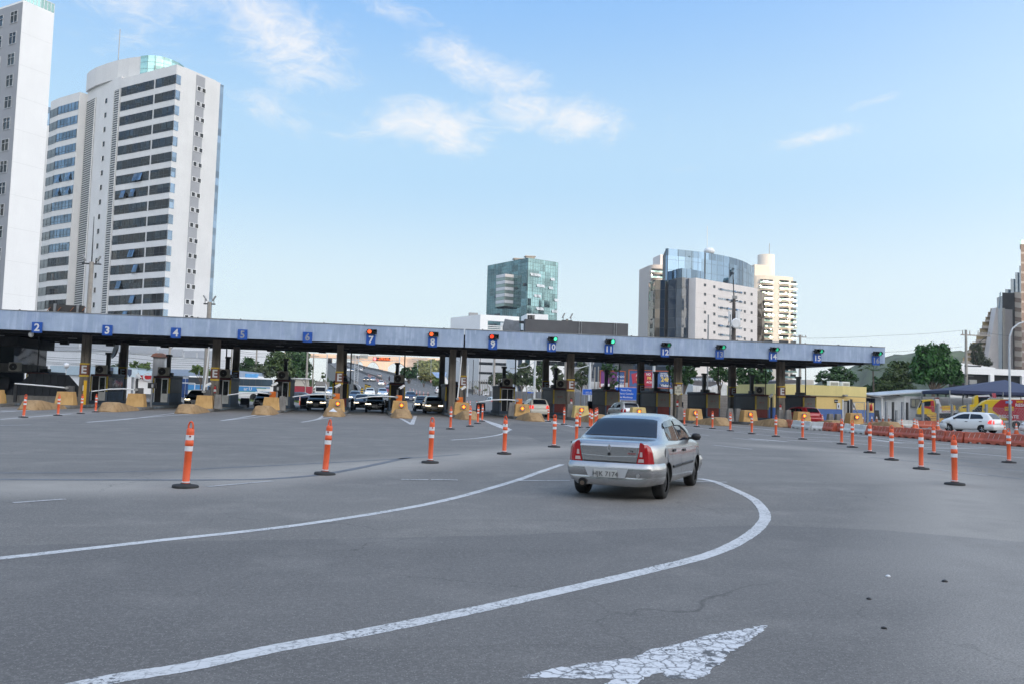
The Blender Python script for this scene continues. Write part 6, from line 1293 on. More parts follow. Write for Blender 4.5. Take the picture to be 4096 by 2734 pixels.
QG='cars queuing behind the toll booths'; HG='cars on the climbing highway'
SILV2=P_SILVER
def queue(x,y,label,paint,src,face=math.pi,g=QG,Yov=None):
 p=on_road('m1',x,y); c=copy_car(src,label,paint,(p.x,p.y+2,ramp_z(p.y+2)),face,g)
 sl=(ramp_z(p.y+4)-ramp_z(p.y))/4.0; c.rotation_euler=(math.atan(sl)*(-1 if abs(face)>1 else 1),0,face); return c
queue(835,788,'blue grey hatchback queuing right of the E column at lane 6',P_BLUE,bk_)
queue(1085,700,'white hatchback second row behind lane 7',P_WHITE,bk_); queue(1300,705,'silver blue hatchback beside the red car behind lane 7',carpaint('paint_ice',(.42,.5,.58),.5,.3),hb); queue(1395,660,'red car queuing behind the booth between lanes 7 and 8',P_RED,bk_)
queue(1775,785,'dark blue hatchback with lit lamp queuing right of the open booth',P_NAVY,hb); queue(440,690,'pale blue car hidden behind the dark grey hatchback in lane 6',carpaint('paint_ice'),bk_)
queue(1420,575,'silver hatchback half hidden by the open booth on the highway',P_SILVER,bk_,g=HG)
queue(1278,508,'white hatchback coming down nearest the red delineators',P_WHITE,hb,g=HG); queue(1023,437,'dark car with lit lamps coming down the left lanes',P_GREY,hb,g=HG); queue(1140,437,'silver hatchback coming down beside the dark car',P_SILVER,bk_,g=HG); queue(803,272,'pale silver car coming down high on the ramp',P_SILVER,bk_,g=HG)
queue(1248,375,'beige silver hatchback climbing away beside the motorcyclist',carpaint('paint_champagne',(.42,.38,.33),.5,.35),hs_,0,HG); queue(942,258,'white car climbing away high on the ramp',P_WHITE,hs_,0,HG); queue(1690,432,'white car half hidden by the air conditioner of the open booth',P_WHITE,hs_,0,HG)
queue(735,268,'white car partly hidden by the E column high on the ramp',P_WHITE,bk_,g=HG); queue(2255,640,'white small pickup climbing away before the double columns',P_WHITE,hs_,0,HG)
# motorcycles with riders
def rider(loc,rz,label,red):
 t=thing('motorcycle',label.replace('person riding','motorcycle under the person'),'motorcycle',loc,rz)
 fr=MB(); fr.cyl((-.05,-.62,.31),(.05,-.62,.31),.30,n=16).cyl((-.05,.66,.31),(.05,.66,.31),.30,n=16); fr.build('wheels',TYRE,t)
 MB().tube([(0,-.6,.34),(0,-.15,.55),(0,.35,.75),(0,.62,.34)],.05).box(-.14,.14,-.25,.2,.3,.6).build('frame',TRIM,t); MB().box(-.16,.16,-.05,.38,.68,.92).box(-.12,.12,-.75,-.05,.72,.82).build('tank_and_seat',red,t,bevel=.04); MB().tube([(-.36,.36,1.05),(0,.44,1.0),(.36,.36,1.05)],.02).build('handlebar',STEEL,t)
 pr=thing('person',label,'person',loc,rz)
 v=[(0,-.2,.86),(0,-.14,1.12),(0,-.02,1.36),(0,.0,1.5),(0,.03,1.66),(-.2,-.02,1.36),(-.3,.16,1.12),(-.3,.36,1.06),(.2,-.02,1.36),(.3,.16,1.12),(.3,.36,1.06),(-.13,-.18,.86),(-.22,.2,.80),(-.2,.02,.36),(-.2,.16,.3),(.13,-.18,.86),(.22,.2,.80),(.2,.02,.36),(.2,.16,.3)]
 e=[(0,1),(1,2),(2,3),(3,4),(2,5),(5,6),(6,7),(2,8),(8,9),(9,10),(0,11),(11,12),(12,13),(13,14),(0,15),(15,16),(16,17),(17,18)]
 rad=[.15,.16,.17,.07,.06,.08,.055,.045,.08,.055,.045,.11,.085,.06,.05,.11,.085,.06,.05]
 me=bpy.data.meshes.new('body'); me.from_pydata(v,e,[]); me.materials.append(mat('rider_jacket',(.03,.035,.05),.8)); o=bpy.data.objects.new('body',me); COL.objects.link(o); o.parent=pr
 sk=o.modifiers.new('skin','SKIN'); me.skin_vertices.new() if not me.skin_vertices else None
 for i,sv in enumerate(me.skin_vertices[0].data): sv.radius=(rad[i],rad[i]); sv.use_root=(i==0)
 o.modifiers.new('sub','SUBSURF').levels=1
 MB().ball((0,.05,1.70),.14,12).build('helmet',mat('helmet_dark',(.02,.02,.025),.2),pr)
p=on_road('m1',1415,432); rider((p.x,p.y,p.z),0,'person riding a red motorcycle away up the highway',P_RED)
p=on_road('m1',990,232); rider((p.x,p.y,p.z),0,'person riding a dark motorcycle by the parapet beyond the white car',P_BLACK)
# ------------------------------------------------------------------ cars parked beyond the right hand railing, lot at left
for k,x,y,Y,lab,pt,rz,src in (('f4',780,1195,200,'leftmost white car parked behind the railing right of lane 8',P_WHITE,1.57,bk_),('f4',1000,1200,190,'dark car parked behind the railing right of lane 8',P_GREY,1.57,bk_),('f4',1150,1205,180,'white car parked behind the railing nearest lane 9',P_WHITE,1.57,bk_),
      ('f4',1275,1235,135,'white car with red lamp left of the booth at lane 9',P_WHITE,.2,hw),('f4',2215,1215,150,'pale blue car behind the white hatchback in lane 10',carpaint('paint_ice'),1.2,bk_),('c5',1905,1130,150,'white car right of the E column at lane 10',P_WHITE,1.2,bk_)):
 p=onY(k,x,y,Y); copy_car(src,lab,pt,(p.x,Y,max(0,p.z-.75 if k=='f4' and Y>160 else 0)),rz,'cars parked behind the railing')
p=onY('f2',1240,1060,128); suv('white SUV parked behind the camera post in lane 3',P_WHITE,(p.x,128,0),R(150))
p=onY('f3',1895,1120,118); copy_car(hero,'dark blue sedan parked right of the booth below sign 6',P_NAVY,(p.x,118,0),R(-100))
c=COL.objects[-1]
# ------------------------------------------------------------------ bus and white truck beyond lane 5
p=onY('f3',1370,1000,122); q=onY('f3',760,1000,122); z1=onY('f3',1100,838,122).z; Lb=11.5
t=thing('bus','white and blue city bus behind lane 5','bus',(p.x-Lb/2,122,0))
mb=MB(); mb.prism([(-Lb/2,0),(Lb/2-.3,0),(Lb/2,.35),(Lb/2,2.2),(Lb/2-.3,2.5),(-Lb/2,2.5)],.45,z1-.02); mb.build('body',P_WHITE,t,bevel=.12)
zw0=onY('f3',1100,995,122).z; zw1=onY('f3',1100,868,122).z
mb=MB().box(-Lb/2,Lb/2-.12,-.02,.01,zw0,zw1); mb.build('window_band',mat('bus_black',(.05,.06,.07),.3),t)
edges=[760,815,828,932,942,1042,1055,1152,1158,1256,1260,1366]
for a,b in zip(edges[::2],edges[1::2]):
 xa=XatY('f3',a,930,122)-t.location.x; xb=XatY('f3',b,930,122)-t.location.x; MB().box(max(xa,-Lb/2),xb,-.05,-.021,zw0+.06,zw1-.06).build('window',wavy_glass('bus_glass',(.10,.14,.18),.05,1,.05,.5,metal=.4),t)
BUSB=mat('bus_blue',(.06,.26,.55),.4); xb=lambda x:XatY('f3',x,1050,122)-t.location.x
zz=lambda y:onY('f3',1000,y,122).z
MB().add([(-Lb/2,-.012,zz(1095)),(xb(1085),-.012,zz(1095)),(xb(1050),-.012,zz(1015)),(-Lb/2,-.012,zz(1008))],[(0,1,2,3)]).add([(-Lb/2,-.014,zz(1008)),(xb(1312),-.014,zz(1030)),(xb(1315),-.014,zz(1012)),(-Lb/2,-.014,zz(1000))],[(0,1,2,3)]).build('livery_blue',BUSB,t)
MB().add([(-Lb/2,-.016,zz(1104)),(xb(1045),-.016,zz(1106)),(xb(1045),-.016,zz(1096)),(-Lb/2,-.016,zz(1095))],[(0,1,2,3)]).add([(xb(1060),-.016,zz(1042)),(xb(1245),-.016,zz(1040)),(xb(1245),-.016,zz(1030)),(xb(1060),-.016,zz(1030))],[(0,1,2,3)]).build('livery_green',mat('bus_green',(.08,.30,.16),.4),t)
MB().text('ar U',.62,up_at(xb(900),-.02,zz(1052)),0,.02).build('lettering',WHT,t); MB().box(xb(820),xb(1060),.6,2.0,z1-.01,z1+.55).build('roof_unit',mat('bus_roof_blue',(.12,.35,.65),.4),t,bevel=.1); MB().box(xb(1062),xb(1160),.6,2.0,z1-.01,z1+.2).build('roof_hatch',P_WHITE,t,bevel=.05)
for x in (-Lb/2+2.2,Lb/2-2.6): MB().cyl((x,-.02,.5),(x,.4,.5),.5,n=20).build('wheel',TYRE,t)
p=onY('m1',268,615,175); q=onY('m1',268,500,175); t=thing('truck','white box truck facing the plaza beyond lane 6','truck',(p.x,175,0)); w=1.2
MB().box(-w,w,0,2,.5,2.6).build('cab',P_WHITE,t,bevel=.1); MB().box(-w+.15,w-.15,-.02,.0,1.55,2.4).build('windscreen',CGLASS,t); MB().box(-w+.1,w-.1,-.03,0,.55,.8).build('bumper',TRIM,t); MB().box(-1.3,1.3,2.2,8,.9,3.6).build('cargo_box',GREYC,t)
for x in (-.9,.9): MB().cyl((x-.15,.9,.45),(x+.15,.9,.45),.45,n=16).build('wheel',TYRE,t); MB().box(x-.15,x+.15,-.04,-.01,.9,1.1).build('headlight',HEADL,t)
for x,y,lab in ((415,120,'dark truck at the top of the ramp left of the E column'),):
 p=on_road('m1',x,140); t=thing('truck',lab,'truck',(onY('m1',x,140,520).x,520,ramp_z(520))); MB().box(-1.2,1.2,0,6,.8,3.8).build('cargo_box',P_GREY,t); MB().box(-1.15,1.15,-1.8,-.1,.5,2.8).build('cab',P_BLACK,t)
# ------------------------------------------------------------------ rescue vehicles at the right
RY=mat('rescue_yellow',(.72,.48,.02),.35,var=.04,coat=.4); RRD=mat('rescue_red',(.42,.02,.03),.35,var=.05,coat=.4); BLU=mat('rescue_blue',(.03,.10,.4),.4)
def hor(k,x,y,Y,t):
 r=bearing(k,x,y); c,s_=math.cos(t.rotation_euler.z),math.sin(t.rotation_euler.z); a,q=np.linalg.solve(np.array([[c,-r.x],[s_,-r.y]]),np.array([-t.location.x,-t.location.y])); return (float(a),EYE+r.z*float(q))
# tow truck
Yt=80; p=onY('f6',680,800,Yt); t=thing('tow_truck','yellow and red flatbed tow truck parked in front of the white shed','tow truck',(p.x,Yt,0),R(-33))
cabp=[hor('f6',x,y,Yt,t) for x,y in ((330,735),(328,650),(372,560),(430,455),(600,448),(650,470),(660,560),(660,735))]
MB().side(cabp[::-1],0,2.1).build('cab',RY,t,bevel=.05)
rp=[hor('f6',x,y,Yt,t) for x,y in ((582,472),(640,470),(660,680),(655,690),(605,690),(590,640),(440,600),(430,560),(585,585))]; MB().side([rp[0],rp[1],rp[2],rp[3],rp[4],rp[5],rp[8]][::-1],-.015,-.002).build('red_panel',RRD,t)
MB().side([rp[6],rp[7],rp[8],rp[5]][::-1],-.014,-.002).build('red_stripe',RRD,t)
MB().side([hor('f6',x,y,Yt,t) for x,y in ((445,500),(480,488),(582,480),(582,560),(540,580),(450,580))][::-1],-.03,-.003).build('side_window',CGLASS,t); MB().side([hor('f6',x,y,Yt,t) for x,y in ((352,600),(405,475),(425,480),(375,610))][::-1],-.02,2.12).build('windscreen',CGLASS,t)
MB().side([hor('f6',x,y,Yt,t) for x,y in ((318,730),(500,730),(520,800),(470,800),(425,790),(318,780))][::-1],-.04,2.14).build('bumper',mat('bumper_grey',(.10,.10,.105),.6),t)
MB().side([hor('f6',x,y,Yt,t) for x,y in ((735,660),(1175,660),(1175,705),(740,710))][::-1],-.05,2.15).build('flatbed',WHT,t); MB().text('SOCORRO',.26,up_at(hor('f6',915,683,Yt,t)[0],-.06,hor('f6',915,683,Yt,t)[1]),0,.015).build('lettering',RRD,t)
MB().side([hor('f6',x,y,Yt,t) for x,y in ((670,440),(740,440),(805,660),(740,660),(690,560))][::-1],.2,1.9).build('mast',WHT,t); MB().side([hor('f6',x,y,Yt,t) for x,y in ((668,415),(745,415),(765,500),(745,505),(730,435),(668,432))][::-1],.3,1.8).build('light_bar',mat('beacon_red',(.2,.03,.02),.4),t)
MB().side([hor('f6',x,y,Yt,t) for x,y in ((790,570),(1055,565),(1055,655),(800,660))][::-1],.1,.6).build('side_board',RY,t); MB().text('RODOSOL',.30,up_at(hor('f6',900,612,Yt,t)[0],.09,hor('f6',900,612,Yt,t)[1]),0,.01).build('lettering',mat('board_orange',(.6,.18,.02),.5),t)
MB().side([hor('f6',x,y,Yt,t) for x,y in ((740,715),(1130,712),(1130,805),(745,805))][::-1],.1,2.0).build('chassis',TRIM,t)
for x in (505,1030): a,b=hor('f6',x,800,Yt,t); MB().cyl((a,.02,.42),(a,.4,.42),.42,n=20).build('wheel',TYRE,t)
# second tow truck (yellow bonnet) behind the van
Yt=77; p=onY('f6',1350,800,Yt); t=thing('tow_truck','tall yellow bonneted tow truck behind the rescue van','tow truck',(p.x,Yt,0),R(-33))
MB().side([hor('f6',x,y,Yt,t) for x,y in ((1140,640),(1165,580),(1430,535),(1405,545),(1410,400),(1480,365),(1490,560),(1490,740),(1300,740),(1290,690),(1135,680))][::-1],0,2.2).build('cab',RY,t,bevel=.04); MB().side([hor('f6',x,y,Yt,t) for x,y in ((1478,400),(1670,400),(1700,420),(1690,560),(1490,560))][::-1],.05,2.15).build('sleeper',RRD,t)
MB().side([hor('f6',x,y,Yt,t) for x,y in ((1485,405),(1680,402),(1680,455),(1500,520))][::-1],-.02,.04).build('side_window',CGLASS,t); MB().side([hor('f6',x,y,Yt,t) for x,y in ((1475,372),(1690,362),(1718,390),(1718,400),(1475,400))][::-1],.1,2.1).build('roof_fairing',WHT,t)
MB().side([hor('f6',x,y,Yt,t) for x,y in ((1773,330),(1828,330),(1845,420),(1780,420))][::-1],.6,1.4).build('exhaust_stack',mat('stack_red',(.45,.08,.10),.5),t); MB().side([hor('f6',x,y,Yt,t) for x,y in ((1120,690),(1190,680),(1185,725),(1125,730))][::-1],-.05,.3).build('headlight',HEADL,t); MB().side([hor('f6',x,y,Yt,t) for x,y in ((1110,735),(1300,740),(1290,800),(1125,790))][::-1],-.03,2.2).build('bumper',TRIM,t)
MB().side([hor('f6',x,y,Yt,t) for x,y in ((1185,592),(1300,580),(1300,605),(1185,615))][::-1],-.02,-.002).build('grille',TRIM,t)
for x in (1330,1640): a,b=hor('f6',x,800,Yt,t); MB().cyl((a,-.02,.48),(a,.4,.48),.48,n=20).build('wheel',TYRE,t)
# rescue van
Yt=69; p=onY('f6',1800,850,Yt); t=thing('rescue_van','yellow and red rescue van parked behind the white hatchback at right','van',(p.x,Yt,0),R(-34))
V=lambda pts:[hor('f6',x,y,Yt,t) for x,y in pts][::-1]
MB().side(V([(1290,760),(1330,690),(1410,640),(1560,500),(1640,460),(1700,452),(2500,450),(2500,850),(1290,850)]),0,2.0).build('body',RY,t,bevel=.08)
MB().side(V([(2500,452),(1905,456),(1800,540),(1750,610),(1760,660),(1850,730),(2000,790),(2050,850),(2500,850)]),-.02,-.003).build('red_panel',RRD,t)
MB().side(V([(1360,690),(1490,565),(1560,560),(1550,680),(1440,692)]),-.025,-.003).build('side_window',CGLASS,t); MB().side(V([(1680,450),(1720,420),(1945,418),(1950,450)]),.2,1.8).build('roof_unit',GREYPL,t,bevel=.03)
m=MB(); m.side(V([(1370,650),(1410,650),(1425,705),(1380,710)]),-.25,-.03); m.build('mirror',TRIM,t)
def vt(s,sz,x,y,m,off=-.03): a,b=hor('f6',x,y,Yt,t); MB().text(s,sz,up_at(a,off,b),0,.02).build('lettering',m,t)
vt('RESGATE',.40,2055,778,WHT); vt('RESGATE',.40,2375,565,WHT); vt('0800 970',.27,2320,497,RY)
MB().side(V([(1980,590),(2155,590),(2155,660),(1980,660)]),-.024,-.021).build('yellow_label',RY,t); vt('RODOSOL',.22,2066,625,RRD,-.034)
MB().side(V([(1998,482),(2132,478),(2128,525),(1998,525)]),-.024,-.021).build('blue_label',mat('label_blue',(.05,.25,.6),.4),t); vt('SAMU',.18,2065,502,WHT,-.034)
a,b=hor('f6',1612,645,Yt,t); mb=MB()
for k in range(3): M_=Matrix.Translation((a,-.014,b))@Matrix.Rotation(k*math.pi/3,4,'Y'); mb.add([M_@Vector(v) for v in ((-.035,0,-.13),(.035,0,-.13),(.035,0,.13),(-.035,0,.13))],[(0,1,2,3)]); mb.v=[(v[0],v[1]-.001*k,v[2]) for v in mb.v]
mb.build('star_of_life',BLU,t)
for x in (1450,2200): a,b=hor('f6',x,850,Yt,t); MB().cyl((a,-.02,.36),(a,.3,.36),.36,n=20).build('wheel',TYRE,t)
# ================================================================== DELINEATORS, BARRIERS, CONES
CR.update({'n4':(3300,1550,.17029),'p1':(860,1380,.34252),'p2':(1900,1400,.38719),'p3':(2380,1400,.31273),'p4':(2780,1400,.40208)})
BORG=mat('bollard_orange',(.74,.105,.028),.5,var=.06,vs=3,streak=.15); BWHT=mat('reflective_white',(.74,.74,.75),.35,var=.05,vs=6); RUBB=mat('rubber_base',(.028,.028,.028),.85,var=.25,vs=6,bump=.2)
def make_bollard():
 t=thing('delineator_post','','traffic bollard',(0,0,0))
 MB().lathe([(.215,0),(.215,.03),(.20,.045),(.10,.055),(.075,.075)],n=28).build('base',RUBB,t)
 MB().lathe([(.066,.05),(.066,.075),(.060,.082),(.060,.60),(.064,.61),(.064,.70),(.070,.705),(.070,.775),(.064,.78),(.064,.93),(.062,.985),(.03,1.0)],n=24).build('post',BORG,t)
 MB().lathe([(.0655,.615),(.0655,.70)],n=24).build('reflective_band',BWHT,t); MB().lathe([(.0655,.80),(.0655,.885)],n=24).build('reflective_band',BWHT,t); MB().lathe([(.0675,.086),(.0675,.105)],n=24).build('thin_band',BWHT,t)
 mb=MB(); mb.tube([(-.045,0,.96),(-.05,0,1.04),(-.03,0,1.095),(.0,0,1.11),(.03,0,1.095),(.05,0,1.04),(.045,0,.96)],.016,8); mb.box(-.058,.058,-.025,.025,.94,.99); mb.build('handle',BORG,t,bevel=.008)
 MB().cyl((.045,-.045,.865),(.056,-.056,.865),.016,n=10).build('latch',mat('latch_red',(.25,.01,.01),.5),t)
 return t
BOL=[('g1',850,341,'largest orange bollard, nearest at left, on the dusty strip',2.0),('g1',1490,282,'second bollard of the near row, left of the sedan, leaning slightly right',3.2),('g1',1973,229,'third bollard of the near row, below sign 8',1.2),('g2',-36,74,'fourth bollard of the near row, at the tip of the curved white line',.8),
 ('e2',1060,760,'bollard between the curved white line tip and the sedan',.6),('e2',1360,696,'bollard just left of the sedan boot, base partly hidden',.3),
 ('e1',313,732,'leftmost bollard beside the ochre nose of lane 2',2.8),('e1',776,706,'second bollard from the left, before the ochre block marked R2',1.0),('e1',1084,680,'bollard in front of the E column below sign 3',2.2),('e1',1282,659,'bollard left of the ochre nose below sign 3',.2),
 ('c5',462,1475,'bollard alone between lanes 7 and 8 noses, below sign 8',.4),('c5',686,1443,'bollard left of the nose below the double columns',.3),('c5',774,1410,'left one of two bollards before the bent arm of lane 9',1.4),('c5',826,1383,'right one of two bollards before the bent arm of lane 9',.5),
 ('c5',1582,1388,'bollard behind which the white hatchback of lane 10 shows',.4),('c5',1764,1421,'bollard before the booth stencilled 10 FC',.2),('c5',1945,1455,'bollard before the pale yellow block right of lane 10',.5),('e2',1540,500,'bollard half hidden by the sedan roof, left of the pair',.0),('e2',1562,530,'shorter looking bollard touching the sedan roof line',.6),('e2',1615,480,'bollard with handle just above the sedan roof',.3),('e2',1635,455,'bollard furthest back above the sedan roof',.2),
 ('e3',123,466,'bollard right of the sedan roof before the ochre block of lane 12',.2),('e3',291,485,'bollard in front of the amber light right of lane 12',.2),('e3',502,511,'bollard before the booth stencilled 13 C',.1),('e3',742,545,'bollard before the dark column below sign 13',-.3),('e3',1031,582,'bollard before the amber light right of lane 14',-.3),('e3',1353,618,'bollard left of the leftmost red water barrier',-.2),('e3',1712,655,'bollard before the white water barriers',-.3),
 ('e3',2237,720,'bollard before the second red water barrier',.0),('e4',45,764,'bollard before the rightmost white water barriers',-.3),('e4',279,837,'bollard at the joint of white and orange water barriers',.2),('e4',572,934,'bollard in the right row before the yellow warning board',.0),('e4',968,1055,'bollard in the right row second from the nearest',-.1),('e4',1140,856,'bollard behind the right row, beyond the cone',-.7),('e4',1420,1264,'nearest bollard of the right row with bent handle',-1.0),('e4',2148,968,'rightmost bollard before the orange water barriers',-.4)]
b0=make_bollard()
for i,(k,x,y,lab,tilt) in enumerate(BOL):
 p=onZ(k,x,y); o=b0 if i==0 else dup(b0); o.location=(p.x,p.y,.0); o['label']=lab; o['group']='orange delineator posts on the plaza'
 o.rotation_euler=(R(rnd.uniform(-.5,.5)),R(tilt+.0),0); o.rotation_euler.rotate_axis('Z',R(rnd.uniform(-60,40)))
# far ones along the highway (too small to show their bands apart: simple copies)
t=thing('delineator_post','','traffic bollard',(0,0,0)); MB().lathe([(.12,0),(.12,.06),(.05,.07),(.05,1.0),(.02,1.02)],n=10).build('post',BORG,t); MB().lathe([(.053,.55),(.053,.68)],n=10).build('reflective_band',BWHT,t); MB().lathe([(.053,.8),(.053,.93)],n=10).build('reflective_band',BWHT,t); far=t
FP=[(928,712),(1210,432),(1232,440),(1258,448),(1300,455),(1338,468),(1355,490),(1386,505),(1412,512),(1760,630),(1820,648),(1872,670),(1925,685),(1990,700),(2060,705),(1062,352),(1078,360),(1094,368),(1110,374),(1128,380),(1150,388),(1190,405)]
for i,(x,y) in enumerate(FP):
 p=on_road('m1',x,y); o=far if i==0 else dup(far); o.location=(p.x,p.y,p.z); o['label']='small red and white delineator post on the highway beyond the booths' if i else 'lone red and white delineator beside the yellow striped posts'; o['group']='delineators on the highway' if i else 'delineators on the plaza exit'
for k,x,y,lab in (('f4',790,1290,'red and white delineator left of the lane 8 camera post'),('f4',848,1330,'red and white delineator right of the lane 8 camera post'),('f4',972,1300,'red and white delineator beyond lane 9'),('p1',992,600,'red and white delineator by the parked dark blue sedan')):
 X=onY(k,x,y,95); o=dup(far,(X.x,95,0),0,lab,'delineators on the plaza exit')
STRP=mat('post_black_yellow',(.03,.03,.03),.6)
for i,(x,y) in enumerate(((1013,585),(1036,600),(1060,610),(1080,615),(953,682))):
 p=on_road('m1',x,y); t=thing('striped_post','short black and yellow striped post at the highway edge','post',(p.x,p.y,p.z),group='black and yellow posts'); MB().lathe([(.2,0),(.2,1.5)],n=10).build('post',STRP,t)
 for z in (.3,.7,1.1): MB().lathe([(.205,z),(.205,z+.2)],n=10).build('yellow_stripe',YELP,t)
# water filled barriers
WBO=mat('barrier_orange',(.44,.095,.05),.5,var=.14,vs=2,streak=.25); WBW=mat('barrier_white',(.62,.61,.57),.5,var=.06,vs=2,streak=.35)
def water_barrier(a,b,m,lab,seam=True,h=.56,grp='row of water barriers along the plaza'):
 a=Vector((a.x,a.y,0)); b=Vector((b.x,b.y,0)); d=b-a; L_=d.length-.03; t=thing('water_barrier',lab,'road barrier',((a+b)/2)[:],math.atan2(d.y,d.x),grp); t.rotation_euler.z+=rnd.uniform(-.03,.03)
 w=.22; mb=MB(); prof=[(w,0),(w,.18),(w*.62,.30),(w*.42,h),(-w*.42,h),(-w*.62,.30),(-w,.18),(-w,0)]
 x0,x1=-L_/2,L_/2; cut=[(x0,0),(x0+L_*.16,0),(x0+L_*.19,.07),(x0+L_*.36,.07),(x0+L_*.39,0),(x0+L_*.61,0),(x0+L_*.64,.07),(x0+L_*.81,.07),(x0+L_*.84,0),(x1,0)]
 xs_=[c[0] for c in cut]; nn=len(prof); vs=[]
 for c in cut:
  for q,z in prof: vs.append((c[0]+(.03*L_ if z==h and c is cut[0] else -.03*L_ if z==h and c is cut[-1] else 0),q,max(z,c[1]) if z<.1 else z+(.012*math.sin(c[0]*9) if z==h else 0)))
 fs=[(i*nn+j,(i+1)*nn+j,(i+1)*nn+(j+1)%nn,i*nn+(j+1)%nn) for i in range(len(cut)-1) for j in range(nn)]+[tuple(range(nn)),tuple(range((len(cut))*nn-1,(len(cut)-1)*nn-1,-1))]
 mb.add(vs,fs); mb.build('body',m,t,bevel=.015)
 if seam:
  mb=MB()
  for u in (.25,.5,.75):
   x=x0+L_*u; mb.add([(x-.05,-w*.66,.27),(x-.03,-w*.66,.27),(x+.05,-w*.47,.50),(x+.03,-w*.47,.50)],[(0,1,2,3)]); mb.v[-4:]=[(v[0],v[1]-.02,v[2]) for v in mb.v[-4:]]
  if m is WBO: mb.build('reflective_strips',mat('strip_worn',(.60,.52,.48),.5,var=.25,vs=6),t)
 return t
WB=[(('e3',1500,488),('e3',1592,502),WBO,'leftmost water barrier, red orange'),(('e3',1592,502),('e3',1725,516),WBW,'leftmost white water barrier'),(('e3',1725,516),('e3',1847,528),WBW,'second white water barrier from the left'),(('e3',1847,528),('e3',2005,536),WBW,'third white water barrier from the left, beside the red ones'),
 (('e3',2005,536),('e3',2155,549),WBO,'red orange water barrier right of three white ones'),(('n4',247,1008),('n4',485,1040),WBO,'red orange water barrier behind a bollard, left of two white ones'),(('n4',485,1040),('n4',725,1060),WBW,'white water barrier left of the orange row'),(('n4',725,1060),('n4',1005,1090),WBW,'rightmost white water barrier, touching the orange row'),
 (('n4',1005,1092),('n4',1240,1112),WBO,'first orange water barrier right of the white pair'),(('n4',1240,1112),('n4',1550,1140),WBO,'second orange water barrier right of the white pair'),(('n4',1550,1140),('e4',755,630),WBO,'orange water barrier left of the one with clean white strips'),(('e4',755,630),('e4',965,648),WBO,'orange water barrier with clean white strips behind a bollard'),(('e4',965,648),('e4',1165,667),WBO,'orange water barrier between two bollards of the right row'),
 (('e4',1165,667),('e4',1320,684),WBO,'orange water barrier with sagging top before the white hatchback nose'),(('e4',1320,684),('e4',1555,701),WBO,'orange water barrier below the front door of the white hatchback'),(('e4',1555,701),('e4',1835,716),WBO,'orange water barrier below the rear door of the white hatchback'),(('e4',1835,716),('e4',2118,737),WBO,'orange water barrier with dented top below the white hatchback tail'),(('e4',2118,737),('e4',2420,760),WBO,'rightmost orange water barrier cut by the frame')]
for a,b,m,lab in WB: water_barrier(onZ(*a),onZ(*b),m,lab)
p=onZ('n4',1690,912); q=onZ('n4',1985,915); water_barrier(p,Vector((q.x,p.y-.6,0)),WBW,'white water barrier standing apart behind the ochre nose',False,.62,'water barriers standing apart'); p=onZ('n4',2000,922); q=onZ('n4',2275,918); water_barrier(p,Vector((q.x,p.y-.5,0)),WBO,'orange water barrier standing apart beside two cones',True,.6,'water barriers standing apart')
# cones
CONO=mat('cone_orange',(.66,.12,.03),.5,var=.1,vs=5,streak=.2); COND=mat('cone_faded',(.34,.12,.06),.6,var=.2,vs=5); CONW=mat('cone_white',(.60,.60,.60),.5,var=.15,vs=5)
def make_cone(m,bands=2):
 t=thing('traffic_cone','','traffic cone',(0,0,0)); MB().frust((-.19,.19,-.19,.19),(-.17,.17,-.17,.17),0,.04).build('base',m,t); MB().lathe([(.145,.04),(.03,.70),(.02,.715)],n=18).build('cone',m,t)
 for z0,z1 in (((.27,.37),(.45,.55)) if bands==2 else ((.40,.62),)): f=lambda z:.148-(z-.04)/.66*.115; MB().lathe([(f(z0),z0),(f(z1),z1)],n=18).build('reflective_band',CONW,t)
 return t
protos={'o':make_cone(CONO),'d':make_cone(COND,1),'k':make_cone(mat('cone_black',(.03,.03,.03),.7),0) if False else None}
used={}
def cone(k,x,y,lab,kind='o',s=1.0):
 p=onZ(k,x,y,.0); src=protos[kind]
 o=src if kind not in used else dup(src); used[kind]=1
 o.location=(p.x,p.y,0); o.scale=(s,s,s); o['label']=lab; o['group']='orange traffic cones'; o.rotation_euler=(0,0,rnd.uniform(0,1.5))
for a in (('n4',925,742,'big dark red cone before the black sign backs','d',1.3),('n4',800,822,'faded cone at the left end of the row before the black sign backs','d'),('n4',890,815,'faded cone below the big dark red cone','d'),('n4',985,812,'faded cone right of the big dark red cone','d'),('n4',1100,804,'faded cone before the second black sign back','d'),('n4',1183,745,'pale orange cone left of the orange warning board','o',1.2),('n4',1213,800,'faded cone below the left edge of the orange warning board','d'),('n4',1358,795,'faded cone below the orange warning board','d'),('n4',1495,790,'faded cone right of the orange warning board','d'),('n4',742,836,'cone with broad white band right of the rightmost ochre block','d'),('n4',400,742,'cone between the grey post and the rightmost ochre block','d'),
   ('e5',897,948,'cone just right of the red hatchback','d'),('e5',935,948,'cone second right of the red hatchback','d'),('e5',972,948,'cone third right of the red hatchback','o'),('f6',35,988,'cone before the white water barrier standing apart','o'),('f6',240,852,'cone before the white shed, left of the tow truck','o',1.1),('f6',270,992,'left cone of the pair before the orange barrier standing apart','o',1.15),('f6',315,992,'right cone of the pair before the orange barrier standing apart','o'),('f6',718,1022,'cone right of the yellow warning board','o',1.1),('f6',900,1022,'cone left of the white hatchback nose','o'),('f6',950,1042,'cone touching the white hatchback nose','o',1.1),('f6',1750,1085,'cone before the rear wheel of the white hatchback','o'),('f6',1978,1100,'cone before the tail of the white hatchback','o',1.1),('f6',2205,1108,'rightmost cone between the two white cars','o',1.1)): cone(*a)
